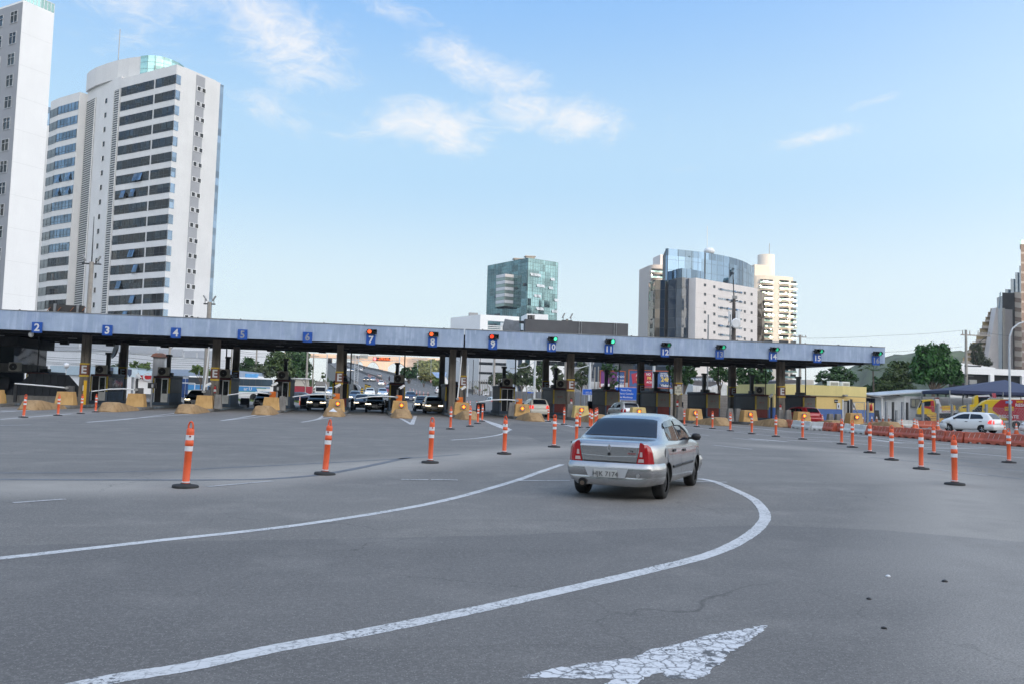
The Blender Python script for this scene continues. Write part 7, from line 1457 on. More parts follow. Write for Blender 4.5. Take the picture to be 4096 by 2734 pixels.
p=onZ('n4',1558,750); t=thing('striped_drum','tall red and white striped plastic post by the fence','traffic bollard',(p.x,p.y,0)); MB().lathe([(.16,0),(.16,.3),(.12,.34),(.12,1.35),(.05,1.4)],n=14).build('post',EXR,t)
for z in (.45,.75,1.05): MB().lathe([(.123,z),(.123,z+.14)],n=14).build('reflective_band',BWHT,t)
# boards
def aboard(k,x0,x1,ytop,ybot,xt0,xt1,m,lines,lab,size,mt):
 p=onZ(k,x0,ybot); q=onZ(k,x1,ybot); w=(q.x-p.x)/math.cos(0.0); Yb=(p.y+q.y)/2; t=thing('warning_board',lab,'sign',((p.x+q.x)/2,Yb,0)); z=onY(k,(xt0+xt1)/2,ytop,Yb).z
 MB().frust((-w/2,w/2,-.02,.02),(-w/2-.08*w,w/2-.14*w,.18,.22),.06,z).build('board',m,t)
 for s in (-1,1): MB().cyl((s*w*.4,.65,0),(s*w*.35,.2,z*.95),.025,n=6).build('leg',mat('board_timber',(.22,.13,.06),.7),t)
 n=len(lines); M0=Matrix.Translation((0,-.03,.06))@Matrix(((1,0,-.0,0),(0,1,.2/z,0),(0,0,1,0),(0,0,0,1)))
 for i,l in enumerate(lines): MB().text(l,size,M0@up_at(-.10*w*((n-i-.5)/n),0,(z-.06)*((n-i-.5)/n)),0,.012).build('lettering',mt,t)
aboard('n4',1262,1440,478,722,1225,1395,mat('board_orange',(.95,.16,.015),.5,var=.05),['SISTEMA','INTERDITADO','DIRIJA-SE','NA CABINE','PELA','DIREITA'],'bright orange warning board with dark lettering leaning by the fence',.15,mat('board_brown_text',(.35,.05,.01),.6))
aboard('f6',570,765,705,890,520,712,mat('board_yellow',(.62,.33,.03),.55,var=.1),['PROIBIDO','ACESSO DE','PESSOAS NAO','AUTORIZADAS'],'dirty yellow warning board on an easel before the tow truck',.16,mat('board_dark_text',(.10,.05,.02),.6))
for x0,x1,y0,y1,lab in ((757,890,508,715,'left one of two black sign backs leaning by the blue dado'),(985,1150,512,742,'right one of two black sign backs leaning by the blue dado')):
 p=onZ('n4',x0,y1); q=onZ('n4',x1,y1); z=onY('n4',x0,y0,p.y).z; w=q.x-p.x; t=thing('signboard',lab,'sign',(p.x,p.y,0)); MB().frust((0,w,-.02,.02),(-.02,w-.06,.2,.24),.02,z).build('panel',mat('sign_back_black',(.035,.036,.036),.7),t)
 for zz in (.12,.5,.93): MB().box(.04,w-.08,-.06+.2*zz,-.03+.2*zz,z*zz-.03,z*zz+.03).build('batten',STEEL,t)
p=onZ('n4',1185,725); t=thing('board_stack','stack of dark red boards leaning behind the orange warning board','boards',(p.x,p.y+.3,0)); MB().frust((-.3,.35,0,.05),(-.45,.15,.25,.3),0,1.35).frust((-.4,.2,.15,.2),(-.5,.05,.4,.45),0,1.4).build('boards',mat('board_stack_red',(.12,.03,.015),.7),t)
# litter on the road
for k,x,y,m,s,lab in (('h2',1637,453,BLACK,.02,'small dark lump of debris on the right of the asphalt'),('h2',1707,588,BLACK,.02,'dark lump of debris lowest on the right of the asphalt'),('h2',1985,373,BLACK,.026,'flat dark scrap on the asphalt towards the right edge'),('h2',1725,350,WHT,.024,'scrap of white paper on the asphalt at right')):
 p=onZ(k,x,y); mb=MB(); mb.ball((0,0,s*.35),s,7,sz=.6); mb.v=[(v[0]*(1+.3*rnd.random()),v[1]*(.7+.4*rnd.random()),v[2]) for v in mb.v]; o=mb.build('litter',m); o.location=(p.x,p.y,0); tag(o,lab,'litter')
# ================================================================== RIGHT HAND YARD
YOF=mat('yellow_wall',(.72,.52,.20),.8,var=.04,vs=.6,streak=.08); YOT=mat('yellow_parapet',(.68,.57,.24),.8,var=.05,vs=.6,streak=.12); DADO=mat('blue_dado',(.075,.145,.36),.7,var=.08,streak=.15); CORR=mat('corrugated_white',(.70,.71,.72),.5,var=.05,streak=.1)
Yo=84.0; a=onY('e5',445,465,Yo); c=onY('e5',1238,475,Yo); e=onZ('e5',1535,478,c.z) ; e=onY('e5',1535,480,Yo+1.5)
t=thing('yellow_office','yellow flat roofed office with blue dado and open door right of the booths','building',(c.x,Yo,0)); zt=c.z; zm=onY('e5',1000,605,Yo).z; zd=onY('e5',1000,782,Yo).z
pts=[(a.x-1,Yo),(c.x,Yo),(e.x,Yo+1.2),(e.x+4,Yo+9),(a.x-1,Yo+9)]
off=lambda s:[(x+(0 if i in(0,4) else s*.5),y+(-s if i<3 else 0)) for i,(x,y) in enumerate(pts)]
MB().prism(pts,zd+.003,zm).build('wall',YOF,t,w=True); MB().prism(off(.06),zm+.003,zt).build('parapet',YOT,t,w=True); MB().prism(off(.02),0,zd).build('dado',DADO,t,w=True)
fx=lambda x,y,Y=Yo:onY('e5',x,y,Y)
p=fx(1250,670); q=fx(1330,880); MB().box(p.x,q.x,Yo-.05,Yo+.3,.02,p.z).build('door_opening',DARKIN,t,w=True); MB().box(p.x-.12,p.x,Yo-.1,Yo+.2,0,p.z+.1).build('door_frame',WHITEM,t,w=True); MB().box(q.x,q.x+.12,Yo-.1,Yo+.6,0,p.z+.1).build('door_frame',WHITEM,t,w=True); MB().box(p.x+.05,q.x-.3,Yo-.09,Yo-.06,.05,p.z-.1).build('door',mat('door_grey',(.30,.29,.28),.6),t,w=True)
p=fx(1132,655); q=fx(1176,700); MB().box(p.x,q.x,Yo-.06,Yo+.1,q.z,p.z).build('window',DARKIN,t,w=True); MB().box(p.x,q.x,Yo-.09,Yo-.05,(p.z+q.z)/2-.03,(p.z+q.z)/2+.03).build('window_bar',WHITEM,t,w=True)
p=fx(1258,600); MB().box(p.x-.2,p.x+.2,Yo-.5,Yo-.1,p.z-.08,p.z+.08).build('floodlight',GREYPL,t,w=True)
for x,lab in ((1187,'white restroom sign with standing figure left of the office door'),(1390,'white restroom sign on the yellow wall right of the office door')):
 p=fx(x,742,Yo-.07); t2=thing('restroom_sign',lab,'sign',(p.x,Yo-.08-(0.0),p.z)); MB().box(-.19,.19,-.01,.01,-.33,.33).build('plate',WHT,t2); MB().box(-.06,.06,-.015,-.011,-.18,.08).lathe([(.05,0),(.05,.004)],(0,-.013,.15),n=10).build('pictogram',BLACK,t2)
MB().box(a.x-1,e.x-.3,Yo-.12,Yo-.05,zm-.06,zm+.02).build('cable_trunking',mat('trunking',(.30,.26,.16),.7),t,w=True)
for x,y,w_ in ((1115,450,1.2),(1270,460,.9)):
 p=fx(x,y,Yo+3); t2=thing('air_conditioner','white air conditioner on the yellow office roof, %s'%('left' if x<1200 else 'right, smaller'),'air conditioner',(p.x,Yo+3,zt)); MB().box(-w_/2,w_/2,-.3,.3,.02,p.z-zt+.35).build('casing',WHITEM,t2,bevel=.02); MB().box(-w_*.4,w_*.4,-.32,-.3,.1,p.z-zt+.2).build('grille',GREYPL,t2)
b=onY('e5',78,462,94); t=thing('yellow_office','lower yellow annex with grilled window behind the booth stencilled 14 C','building',(b.x,94,0)); w_=onY('e5',520,560,94).x-b.x; MB().box(0,w_,0,8,.9,b.z-1.6).build('wall',mat('annex_yellow',(.66,.56,.22),.8,var=.05),t); MB().box(-.1,w_,-.2,8,b.z-1.59,b.z).build('parapet',YOT,t); MB().box(-.02,w_,-.03,8,0,.89).build('dado',DADO,t)
p=onY('e5',262,640,93.8); q=onY('e5',312,880,93.8); f=MB().box(p.x-b.x,q.x-b.x,-.08,.1,.95,p.z).build('window',DGL,t)
for k in range(5): MB().box(p.x-b.x+(q.x-p.x)*k/4-.03,p.x-b.x+(q.x-p.x)*k/4+.03,-.12,-.081,.95,p.z).build('grille_bar',WHITEM,t)
# dark blue lean-to
p=onY('e5',1540,585,88); q=onY('e5',1750,625,88); t=thing('lean_to','dark blue barred lean-to between the yellow office and the white shed','shed',(p.x,88,0)); w_=q.x-p.x; MB().box(0,w_,1,4,0,q.z-.15).build('wall',mat('leanto_blue',(.02,.035,.07),.7),t); MB().side([(-.1,p.z),(w_+.3,q.z),(w_+.3,q.z-.1),(-.1,p.z-.12)][::-1],-.5,4.2).build('roof',GALV,t)
for k in range(9): MB().box(w_*k/9,w_*k/9+.04,.9,.98,0,q.z-.2).build('bar',mat('bar_blue',(.06,.10,.18),.6),t)
MB().box(w_-.1,w_,-.4,-.3,0,q.z-.1).build('post',WHITEM,t)
p=onY('e5',1560,700,86); q=onY('e5',1662,930,86); t=thing('low_wall','yellow and blue low wall with fire extinguishers right of the gate','wall',(p.x,86,0)); MB().box(0,q.x-p.x,0,.3,1.0,p.z).build('wall',YOF,t); MB().box(-.01,q.x-p.x+.01,-.02,.32,0,.99).build('dado',DADO,t)
for x,lab in ((1570,'fire extinguisher on the yellow low wall, half hidden by a post'),(1628,'red fire extinguisher on the yellow low wall')): p=onY('e5',x,760,85.8); t=thing('fire_extinguisher',lab,'fire extinguisher',(p.x,85.8,p.z-.4),group='fire extinguishers in the yard'); MB().lathe([(.12,0),(.14,.02),(.14,.6),(.06,.72),(.03,.78)],n=12).build('cylinder',EXR,t); MB().box(-.05,.1,-.03,.03,.78,.86).build('valve',BLACK,t)
# white shed with corrugated walls and long roof
Ys_=97; a=onY('e5',1768,608,Ys_); b=onY('e5',2075,608,Ys_-1); c=onY('f6',1420,415,Ys_-1); t=thing('site_shed','white corrugated site shed with thin sloping roof behind the tow truck','shed',(b.x,Ys_-1,0)); zs=b.z
MB().prism([(a.x,Ys_),(b.x,Ys_-1),(c.x+6,Ys_-1),(c.x+6,Ys_+5),(a.x,Ys_+5)],.15,zs).build('wall',CORR,t,w=True)
mb=MB(); zz=.3
while zz<zs-.1:
 for F in (Face(Vector((a.x,Ys_,0)),Vector((b.x,Ys_-1,0))),Face(Vector((b.x,Ys_-1,0)),Vector((c.x+6,Ys_-1,0)))): F.slab(mb,.02,F.len-.02,zz,zz+.09,.0,.035)
 zz+=.2
o=mb.build('corrugation',CORR,t,w=True)
MB().box(b.x-.08,b.x+.12,Ys_-1.12,Ys_-.9,.1,zs).build('corner_post',WHITEM,t,w=True)
p=onY('f6',212,445,Ys_-1.1); q=onY('f6',365,590,Ys_-1.1); f=MB().box(p.x,q.x,Ys_-1.15,Ys_-1,q.z,p.z).build('window',mat('window_cream',(.42,.40,.30),.3),t,w=True); MB().box((p.x+q.x)/2-.04,(p.x+q.x)/2+.04,Ys_-1.19,Ys_-1.151,q.z,p.z).build('mullion',GALV,t,w=True)
for x0,x1,z0,z1 in ((p.x-.1,p.x,q.z-.08,p.z+.08),(q.x,q.x+.1,q.z-.08,p.z+.08),(p.x,q.x,p.z,p.z+.08),(p.x,q.x,q.z-.08,q.z)): MB().box(x0,x1,Ys_-1.2,Ys_-1.01,z0,z1).build('window_frame',GALV,t,w=True)
r0=onY('e5',1740,594,Ys_-1.6); r1=onY('f6',945,262,Ys_-1.6); r2=onY('f6',2349,400,Ys_-1.6)
MB().side([(r0.x,r0.z),(r1.x,r1.z),(r1.x,r1.z-.16),(r0.x,r0.z-.13)][::-1],Ys_-1.6,Ys_+7).build('roof',mat('roof_sheet',(.50,.52,.54),.4,.3,var=.06),t,w=True); MB().side([(r1.x,r1.z),(r2.x,r2.z),(r2.x,r2.z-.15),(r1.x,r1.z-.16)][::-1],Ys_-1.5,Ys_+7).build('roof',mat('roof_sheet'),t,w=True)
for x in (460,712,865,1195,1270,1385): pp=onY('f6',x,380,Ys_-.8); zr_=float(np.interp(pp.x,[r0.x,r1.x,r2.x],[r0.z,r1.z,r2.z])); MB().box(pp.x-.07,pp.x+.07,Ys_-.9,Ys_-.76,zs+.01,zr_-.16).build('roof_post',STEEL,t,w=True)
# navy tent
Yn=86; ap=onY('c7',2125,912,Yn+5); l0=onY('c7',1497,1030,Yn); zE=l0.z; r0x=onY('c7',2125,1035,Yn).x*2-l0.x; NAVY=mat('navy_canvas',(.035,.045,.09),.75,var=.1,vs=1.5,bump=.2,bs=3)
t=thing('canopy_tent','navy blue pyramid canopy tent on slim steel posts over the rescue vehicles','tent',(l0.x,Yn,0)); cx=(l0.x+r0x)/2
C4=[(l0.x,Yn),(r0x,Yn),(r0x+3,Yn+9),(l0.x+3,Yn+9)]
MB().add([(C4[0][0],C4[0][1],zE),(C4[1][0],C4[1][1],zE),(C4[2][0],C4[2][1],zE),(C4[3][0],C4[3][1],zE),(ap.x,Yn+5,ap.z)],[(0,1,4),(1,2,4),(2,3,4),(3,0,4)]).build('canopy',NAVY,t,w=True)
mb=MB()
for i in range(4): a_,b_=C4[i],C4[(i+1)%4]; mb.add([(a_[0],a_[1],zE),(b_[0],b_[1],zE),(b_[0],b_[1],zE-.36),(a_[0],a_[1],zE-.36)],[(0,3,2,1)])
mb.build('valance',mat('navy_valance',(.015,.025,.075),.7),t,w=True)
for x,y in (C4[0],C4[1],C4[2],C4[3],(onY('f6',1955,400,Yn).x,Yn),(onY('f6',1195,400,Yn+9).x,Yn+9)): MB().cyl((x,y+.05,0),(x,y+.05,zE-.02),.07,n=10).build('post',GALV,t,w=True)
# fence and gate
GP=mat('fence_post',(.24,.25,.26),.7,var=.15)
FPx=[('e4',30,300,115,'dark'),('e4',250,310,145,''),('e4',500,380,145,''),('e4',590,410,150,'d'),('e4',715,380,150,''),('e4',780,395,158,'d'),('e4',635,445,262,'short')]
i=0
for k,x,yb,yt,q in FPx+[('f6',432,920,510,''),('f6',718,700,528,''),('f6',985,860,535,''),('f6',1288,740,525,''),('f6',1635,730,540,''),('f6',2085,1000,545,'')]:
 Y_=78 if x<900 and k=='e4' else 72 if k=='f6' and x<1000 else 66
 p=onY(k,x,yt,Y_); lab={0:'dark gate post left of the chain link gate'}.get(i,'square concrete fence post of the yard fence'); t=thing('fence_post',lab,'post',(p.x,Y_,0),group='yard fence posts' if i else None) ; i+=1
 if 'group' in t and t['group'] is None: del t['group']
 MB().box(-.09,.09,-.09,.09,0,p.z).build('post',GP if 'd' not in q else STEEL,t)
wf=MB()
for (x0,x1,Y0,zh) in ((onY('f6',432,700,72).x,onY('f6',985,700,72).x,72,1.9),(onY('f6',985,700,66.2).x,onY('f6',2085,700,66.2).x,66.2,1.9),(onY('f6',2085,700,66.2).x,onY('f6',2085,700,66.2).x+9,66.2,1.9)):
 st=.16; n=int((x1-x0)/st)
 for k in range(n):
  a=x0+k*st
  wf.cyl((a,Y0,.05),(a+zh*.5,Y0,zh),.006,n=3,cap=False); wf.cyl((a+zh*.5,Y0,.05),(a,Y0,zh),.006,n=3,cap=False)
 wf.cyl((x0,Y0,zh),(x1,Y0,zh),.012,n=4)
o=wf.build('chain_link_fence',GALV); tag(o,'chain link mesh fence in front of the rescue vehicles','fence')
p=onY('n4',640,320,79); q=onY('n4',930,560,79); t=thing('yard_gate','galvanised chain link gate with diagonal brace before the yellow office','gate',(p.x,79,0)); w_=q.x-p.x
MB().box(0,w_,-.03,.03,p.z-.06,p.z).box(w_-.06,w_,-.03,.03,.1,p.z-.061).box(0,.06,-.03,.03,.1,p.z-.061).cyl((.05,0,p.z-.1),(w_*.75,0,.15),.05,n=6).build('frame',GALV,t)
mb=MB()
for k in range(int((w_+p.z)/.2)):
 x=k*.2-p.z; mb.cyl((max(0,x),0,.1+max(0,-x)),(min(w_,x+p.z-.1),0,min(p.z,.1+(min(w_,x+p.z-.1)-x))),.008,n=3,cap=False); mb.cyl((max(0,x),0,p.z-max(0,-x)),(min(w_,x+p.z-.1),0,max(.1,p.z-(min(w_,x+p.z-.1)-x))),.008,n=3,cap=False)
mb.build('mesh',GALV,t)
# ================================================================== TREES AND PLANTS
def leafmat(name,lo,mid,hi):
 m=bpy.data.materials.new(name); m.use_nodes=True; t=m.node_tree; b=t.nodes['Principled BSDF']; b.inputs['Roughness'].default_value=.55; b.inputs['Specular IOR Level'].default_value=.3
 g=t.nodes.new('ShaderNodeNewGeometry'); n=t.nodes.new('ShaderNodeTexNoise'); n.inputs['Scale'].default_value=.7; n.inputs['Detail'].default_value=3; t.links.new(g.outputs['Position'],n.inputs['Vector'])
 a=t.nodes.new('ShaderNodeMath'); a.operation='MULTIPLY_ADD'; a.inputs[1].default_value=.55; t.links.new(g.outputs['Random Per Island'],a.inputs[0]); s=t.nodes.new('ShaderNodeMath'); s.operation='MULTIPLY'; s.inputs[1].default_value=.55; t.links.new(n.outputs['Fac'],s.inputs[0]); t.links.new(s.outputs[0],a.inputs[2])
 r=t.nodes.new('ShaderNodeValToRGB'); t.links.new(a.outputs[0],r.inputs[0]); e=r.color_ramp.elements; e[0].position=.15; e[0].color=(*lo,1); e[1].position=.9; e[1].color=(*hi,1); q=e.new(.5); q.color=(*mid,1); t.links.new(r.outputs[0],b.inputs['Base Color']); return m
LF_DARK=leafmat('leaf_dark',(.018,.045,.016),(.035,.085,.028),(.075,.15,.045)); LF_MID=leafmat('leaf_mid',(.03,.055,.02),(.065,.105,.035),(.13,.18,.06)); LF_LIT=leafmat('leaf_light',(.05,.085,.02),(.10,.16,.04),(.19,.26,.07)); LF_GREY=leafmat('leaf_greygreen',(.035,.05,.025),(.07,.095,.045),(.13,.16,.075)); LF_MANGO=leafmat('leaf_mango',(.015,.05,.012),(.03,.10,.02),(.07,.18,.04)); LF_PINE=leafmat('leaf_pine',(.03,.04,.025),(.055,.07,.04),(.09,.10,.06)); LF_OLIVE=leafmat('leaf_olive',(.06,.07,.02),(.12,.12,.035),(.19,.18,.06))
BARK=mat('bark',(.11,.085,.065),.9,var=.3,vs=3,bump=.4)
def leaves(lumps,dens,size,seed,droop=.0,aspect=2.0):
 rg=np.random.default_rng(seed); V=[];F=[]
 for (c,rx,ry,rz) in lumps:
  n=int(dens*(rx*rz+rx*ry+ry*rz)*7.5)
  d=rg.standard_normal((n,3)); d/=np.linalg.norm(d,axis=1)[:,None]
  # clusters make an uneven outline
  k=max(6,int(n/26)); cd=rg.standard_normal((k,3)); cd/=np.linalg.norm(cd,axis=1)[:,None]; idx=rg.integers(0,k,n); cr=rg.uniform(.62,1.1,k)
  d=cd[idx]+.30*rg.standard_normal((n,3)); d/=np.linalg.norm(d,axis=1)[:,None]
  rad=(cr[idx]*rg.uniform(.72,1.03,n))[:,None]
  P=np.array(c)+d*rad*np.array([rx,ry,rz])
  s=1.05*size*rg.uniform(.6,1.35,n)
  nn=d+.8*rg.standard_normal((n,3))+np.array([0,0,.5]); nn/=np.linalg.norm(nn,axis=1)[:,None]
  a=np.cross(nn,rg.standard_normal((n,3))); a/=np.linalg.norm(a,axis=1)[:,None]; b=np.cross(nn,a)
  a=a+np.array([0,0,-droop]);
  A=a*(s*.5*aspect**.5)[:,None]; B=b*(s*.5/aspect**.5)[:,None]
  base=len(V)
  q=np.stack([P-A,P+B*1.0,P+A,P-B*1.0],1).reshape(-1,3); V+=q.tolist(); F+=[[base+4*i,base+4*i+1,base+4*i+2,base+4*i+3] for i in range(n)]
 return V,F
def tree(name,label,crop,Y,lumps,base,leaf,dens=14,size=.34,seed=1,cat='tree',group=None,depth=.85,trunk_r=None,droop=0.,aspect=2.):
 """lumps (x, y, rx, rz) read off the photograph at distance Y; base = foot of the trunk (x)"""
 k=CR[crop][2]; sc=Y/FOC*1.02
 bx=onY(crop,base,lumps[0][1],Y).x; t=thing(name,label,cat,(bx,Y,0),group=group)
 Ls=[]; rg=random.Random(seed)
 for (x,y,rx,rz) in lumps:
  p=onY(crop,x,y,Y); Ls.append(((p.x-bx,rg.uniform(-.25,.25)*rx*k*sc,p.z),rx*k*sc,rx*k*sc*depth,rz*k*sc))
 V,F=leaves(Ls,dens,size,seed,droop,aspect); mb=MB(); mb.add(V,F); mb.build('crown',leaf,t)
 zt=min(l[0][2] for l in Ls); top=max(l[0][2] for l in Ls); r=trunk_r or max(.1,.028*top); fork=max(.6,zt*.62)
 mb=MB(); mb.tube([(0,0,0),(.05*r,0,fork*.5),(0,.0,fork)],[r*1.25,r,r*.85],8)
 for c,rx,ry,rz in Ls: mb.tube([(0,0,fork),(c[0]*.45,c[1]*.45,fork+(c[2]-fork)*.55),(c[0]*.9,c[1]*.9,c[2])],[r*.6,r*.35,r*.12],6)
 mb.build('trunk',BARK,t); return t
BEH='trees behind the toll booths'
tree('street_tree','small street tree right of the dark column below sign 3','f2',120,[(1100,570,75,60),(1180,640,110,75),(1300,640,110,80),(1380,600,60,50),(1120,690,90,60),(1250,720,100,50)],1180,LF_LIT,16,.3,1)
tree('street_tree','small light green tree before the blue shop doors left of the column below sign 5','f2',115,[(2260,660,85,70),(2330,700,80,80),(2220,730,60,40),(2400,720,110,90),(2520,700,120,100)],2380,LF_LIT,16,.3,2)
tree('street_tree','dark tree top peeping over the shop roof left of the shield sign box','f2',150,[(780,625,90,30),(860,610,50,50)],820,LF_MID,12,.35,3)
tree('palm_cluster','feathery tree mass left of the dark column below sign 5','p1',165,[(130,240,70,90),(180,180,60,70),(110,300,50,60),(250,230,70,90),(220,300,60,60)],170,LF_DARK,10,.45,4)
tree('umbrella_tree','tall open branched tree with layered crown behind the bus','p1',185,[(400,50,45,22),(440,100,50,18),(520,110,55,24),(395,85,40,16),(560,140,50,20),(460,150,50,20)],450,LF_MID,9,.45,5)
tree('bushy_tree','dark feathery tree behind the bus left of the leaning pole','p1',160,[(360,230,90,80),(430,200,80,70),(330,310,60,50),(400,320,80,50)],370,LF_DARK,10,.4,6)
tree('bushy_tree','grey green shrubby tree right behind the bus roof','p1',140,[(480,290,110,60),(560,270,80,60),(620,330,90,60),(420,330,70,40)],520,LF_GREY,10,.36,7)
tree('big_tree','large olive green tree with yellowish leaves above the lane 6 booth','p1',150,[(720,150,110,90),(820,180,110,100),(680,240,110,90),(760,290,130,80),(860,300,110,90),(640,190,70,60),(760,100,80,45)],760,LF_OLIVE if False else LF_MID,10,.4,8)
tree('big_tree','tall dark green tree left of the striped utility pole behind lane 6','p1',165,[(960,120,110,90),(1030,180,100,110),(930,230,110,100),(1050,280,90,100),(970,360,110,90),(1080,120,50,60),(1060,400,60,60),(880,90,70,50)],980,LF_DARK,10,.42,9)
tree('bushy_tree','low bushes and young trees between the poles left of the highway ramp','p1',200,[(1150,430,60,40),(1200,450,50,40),(1110,460,50,50),(1275,350,35,35),(1290,400,30,50)],1160,LF_MID,8,.45,10)
tree('bushy_tree','shaded tree under the edge of the highway ramp','m1',230,[(430,470,70,60),(470,520,60,60),(400,540,50,60)],440,LF_DARK,7,.5,11)
tree('round_tree','round dark tree beyond the right parapet of the highway','m1',260,[(1690,260,80,70),(1800,240,90,70),(1860,310,80,70),(1740,330,100,60),(1640,300,50,50)],1750,LF_DARK,7,.55,12)
tree('bushy_tree','brownish bush below the round traffic sign beyond the parapet','m1',235,[(1990,330,80,40),(2060,380,80,50),(1930,380,60,40)],2000,LF_OLIVE,7,.5,13)
tree('bushy_tree','bright green bushes beyond the parapet left of the double columns','m1',220,[(2180,410,70,60),(2240,440,80,60),(2300,480,70,50),(2170,470,50,40)],2220,LF_LIT,8,.45,14)
WOOD=leafmat('leaf_distant',(.10,.13,.05),(.16,.20,.08),(.26,.28,.12))
V,F=[],[]
lm=[]
for k in range(46):
 x=1905+ (k%23)*19; y=190+ (k//23)*55+rnd.uniform(-16,16)+ (18 if x<2000 else 0); p=onY('m1',x,y,560+20*(k//23)); lm.append(((p.x,p.y,p.z),4.5,4,5.0))
V,F=leaves(lm,.6,1.5,77); mb=MB(); mb.add(V,F)
gx=[l[0][0] for l in lm]; mb.add([(min(gx)-4,572,0),(max(gx)+4,572,0),(max(gx)+4,572,min(l[0][2] for l in lm)),(min(gx)-4,572,min(l[0][2] for l in lm))],[(0,1,2,3)])
o=mb.build('distant_wood',WOOD); stuff(o,'sunlit wooded slope below the far bridge','wood')
R9='trees right of lane 9'
tree('street_tree','grey green tree left of the air conditioner at lane 9','p2',150,[(200,300,55,60),(250,280,50,50),(180,320,40,40),(300,270,60,50),(340,250,50,40)],235,LF_GREY,11,.36,21)
tree('street_tree','tall light tree behind the lamp arm right of the lane 9 booth','p2',165,[(510,200,80,70),(460,260,70,70),(560,260,70,70),(420,300,60,60),(520,160,50,40),(480,330,90,50)],490,LF_GREY,11,.38,22)
tree('street_tree','leafy tree left of the dark column below sign 10','p2',160,[(670,200,70,60),(690,270,60,80),(640,300,60,60),(600,320,60,50),(700,150,40,40),(680,350,70,50)],670,LF_MID,11,.38,23)
tree('street_tree','grey green tree between the dark column and the E column right of sign 10','p2',145,[(850,190,60,50),(870,250,70,60),(820,280,50,60),(880,320,60,60),(830,210,40,50)],850,LF_GREY,12,.35,24)
tree('street_tree','dense tree right of the E column, behind the bent lamp arm','p2',140,[(1090,150,60,45),(1110,230,75,60),(1060,270,50,60),(1120,310,70,60),(1150,190,50,50),(1080,360,50,40)],1100,LF_GREY,12,.35,25)
tree('hedge','clipped green hedge mound behind the railing posts right of lane 8','f4',230,[(950,1020,60,30),(1000,1035,40,25),(900,1040,30,20),(830,1070,60,25),(1130,1060,50,30)],950,LF_MID,8,.4,26,cat='hedge')
tree('street_tree','dark street tree before the purple billboard','p3',100,[(130,200,60,50),(200,190,60,50),(180,270,50,45),(230,330,55,50),(290,240,55,40),(250,410,55,50),(220,450,40,25),(170,240,50,40)],235,LF_DARK,16,.26,27)
tree('street_tree','dark street tree overlapping the right billboard, left of the sign 12 column','p3',96,[(950,220,50,45),(990,270,60,60),(1010,350,60,60),(960,310,50,50)],1010,LF_DARK,25,.28,28)
tree('street_tree','dark street tree right of the column with the route shield','p3',96,[(1160,240,70,60),(1230,220,65,50),(1190,320,75,60),(1260,290,50,50),(1150,400,60,60),(1200,390,60,45),(1130,300,60,60)],1140,LF_DARK,26,.28,29)
tree('broad_tree','broad dark tree behind the column below sign 13, left part','p4',110,[(190,200,50,45),(260,190,65,50),(300,250,60,60),(220,260,60,50),(170,230,40,40)],250,LF_DARK,24,.3,30)
tree('broad_tree','broad dark tree crown over the booth stencilled 14 C','p4',105,[(440,210,80,60),(530,230,90,70),(620,220,90,70),(700,230,75,60),(470,300,80,70),(570,320,90,60),(660,300,80,50),(740,260,45,45)],540,LF_DARK,22,.3,31)
tree('broad_tree','round topped dark tree behind the yellow office roof','e5',125,[(1150,260,140,55),(1000,320,110,70),(1150,350,170,80),(1320,310,120,80),(1400,370,80,70),(920,380,80,60),(1250,420,150,50),(1050,430,140,40)],1150,LF_DARK,13,.32,32)
tree('mango_tree','huge dense dome shaped mango tree at right','c7',112,[(1170,590,80,80),(1300,570,110,80),(1420,580,100,90),(1240,700,160,120),(1400,710,150,120),(1530,740,110,110),(1150,760,110,120),(1320,830,190,110),(1490,870,150,100),(1600,890,70,90),(1180,880,130,100),(1100,700,60,80),(1590,800,60,80)],1300,LF_MANGO,13,.42,33,droop=.5,aspect=3)
tree('bushy_tree','lower mid green trees left of the big mango tree','c7',118,[(850,760,75,70),(930,740,60,60),(1000,730,50,60),(900,830,120,100),(980,780,70,80),(800,880,110,90),(950,930,130,90),(860,990,150,70),(1040,900,70,90),(720,930,70,70),(700,1010,100,70),(760,960,100,80),(960,1010,150,60)],880,LF_MID,20,.36,34)
tree('bushy_tree','tall shrub mass beneath the papaya tree','c7',122,[(560,990,70,50),(620,1010,60,60),(540,1040,50,40),(650,930,50,60)],590,LF_DARK,13,.34,35)
tree('conifer','feathery dark conifer before the stepped building','c7',190,[(1790,540,40,50),(1850,530,50,50),(1820,620,80,70),(1880,680,90,60),(1800,700,60,50),(1930,720,70,40),(1740,530,25,50)],1830,LF_PINE,11,.5,36,aspect=5)
# papaya tree
p=onY('c7',610,1080,105); t=thing('papaya_tree','slender papaya tree with a flat tuft of big leaves below sign 16','tree',(p.x,105,0)); zt=onY('c7',612,800,105).z
MB().tube([(0,0,0),(.1,0,zt*.5),(0,0,zt)],[.16,.12,.08],8).build('trunk',BARK,t)
mb=MB(); rg=np.random.default_rng(9)
for k in range(16):
 a=k*2.4; ln=rg.uniform(1.2,2.3); el=rg.uniform(-.1,.8); tip=Vector((math.cos(a)*ln*math.cos(el),math.sin(a)*ln*math.cos(el),zt+math.sin(el)*ln)); mb.tube([(0,0,zt-.1),tip],[.03,.02],4)
 for j in range(7):
  b=a+ (j-3)*.45; e=tip+Vector((math.cos(b)*.75,math.sin(b)*.75,-.25+.1*rg.standard_normal())); s=(e-tip).cross(Vector((0,0,1))).normalized()*.16; m_=(tip+e)/2; mb.add([tip,m_+s,e,m_-s],[(0,1,2,3)])
mb.build('crown',LF_MID,t)
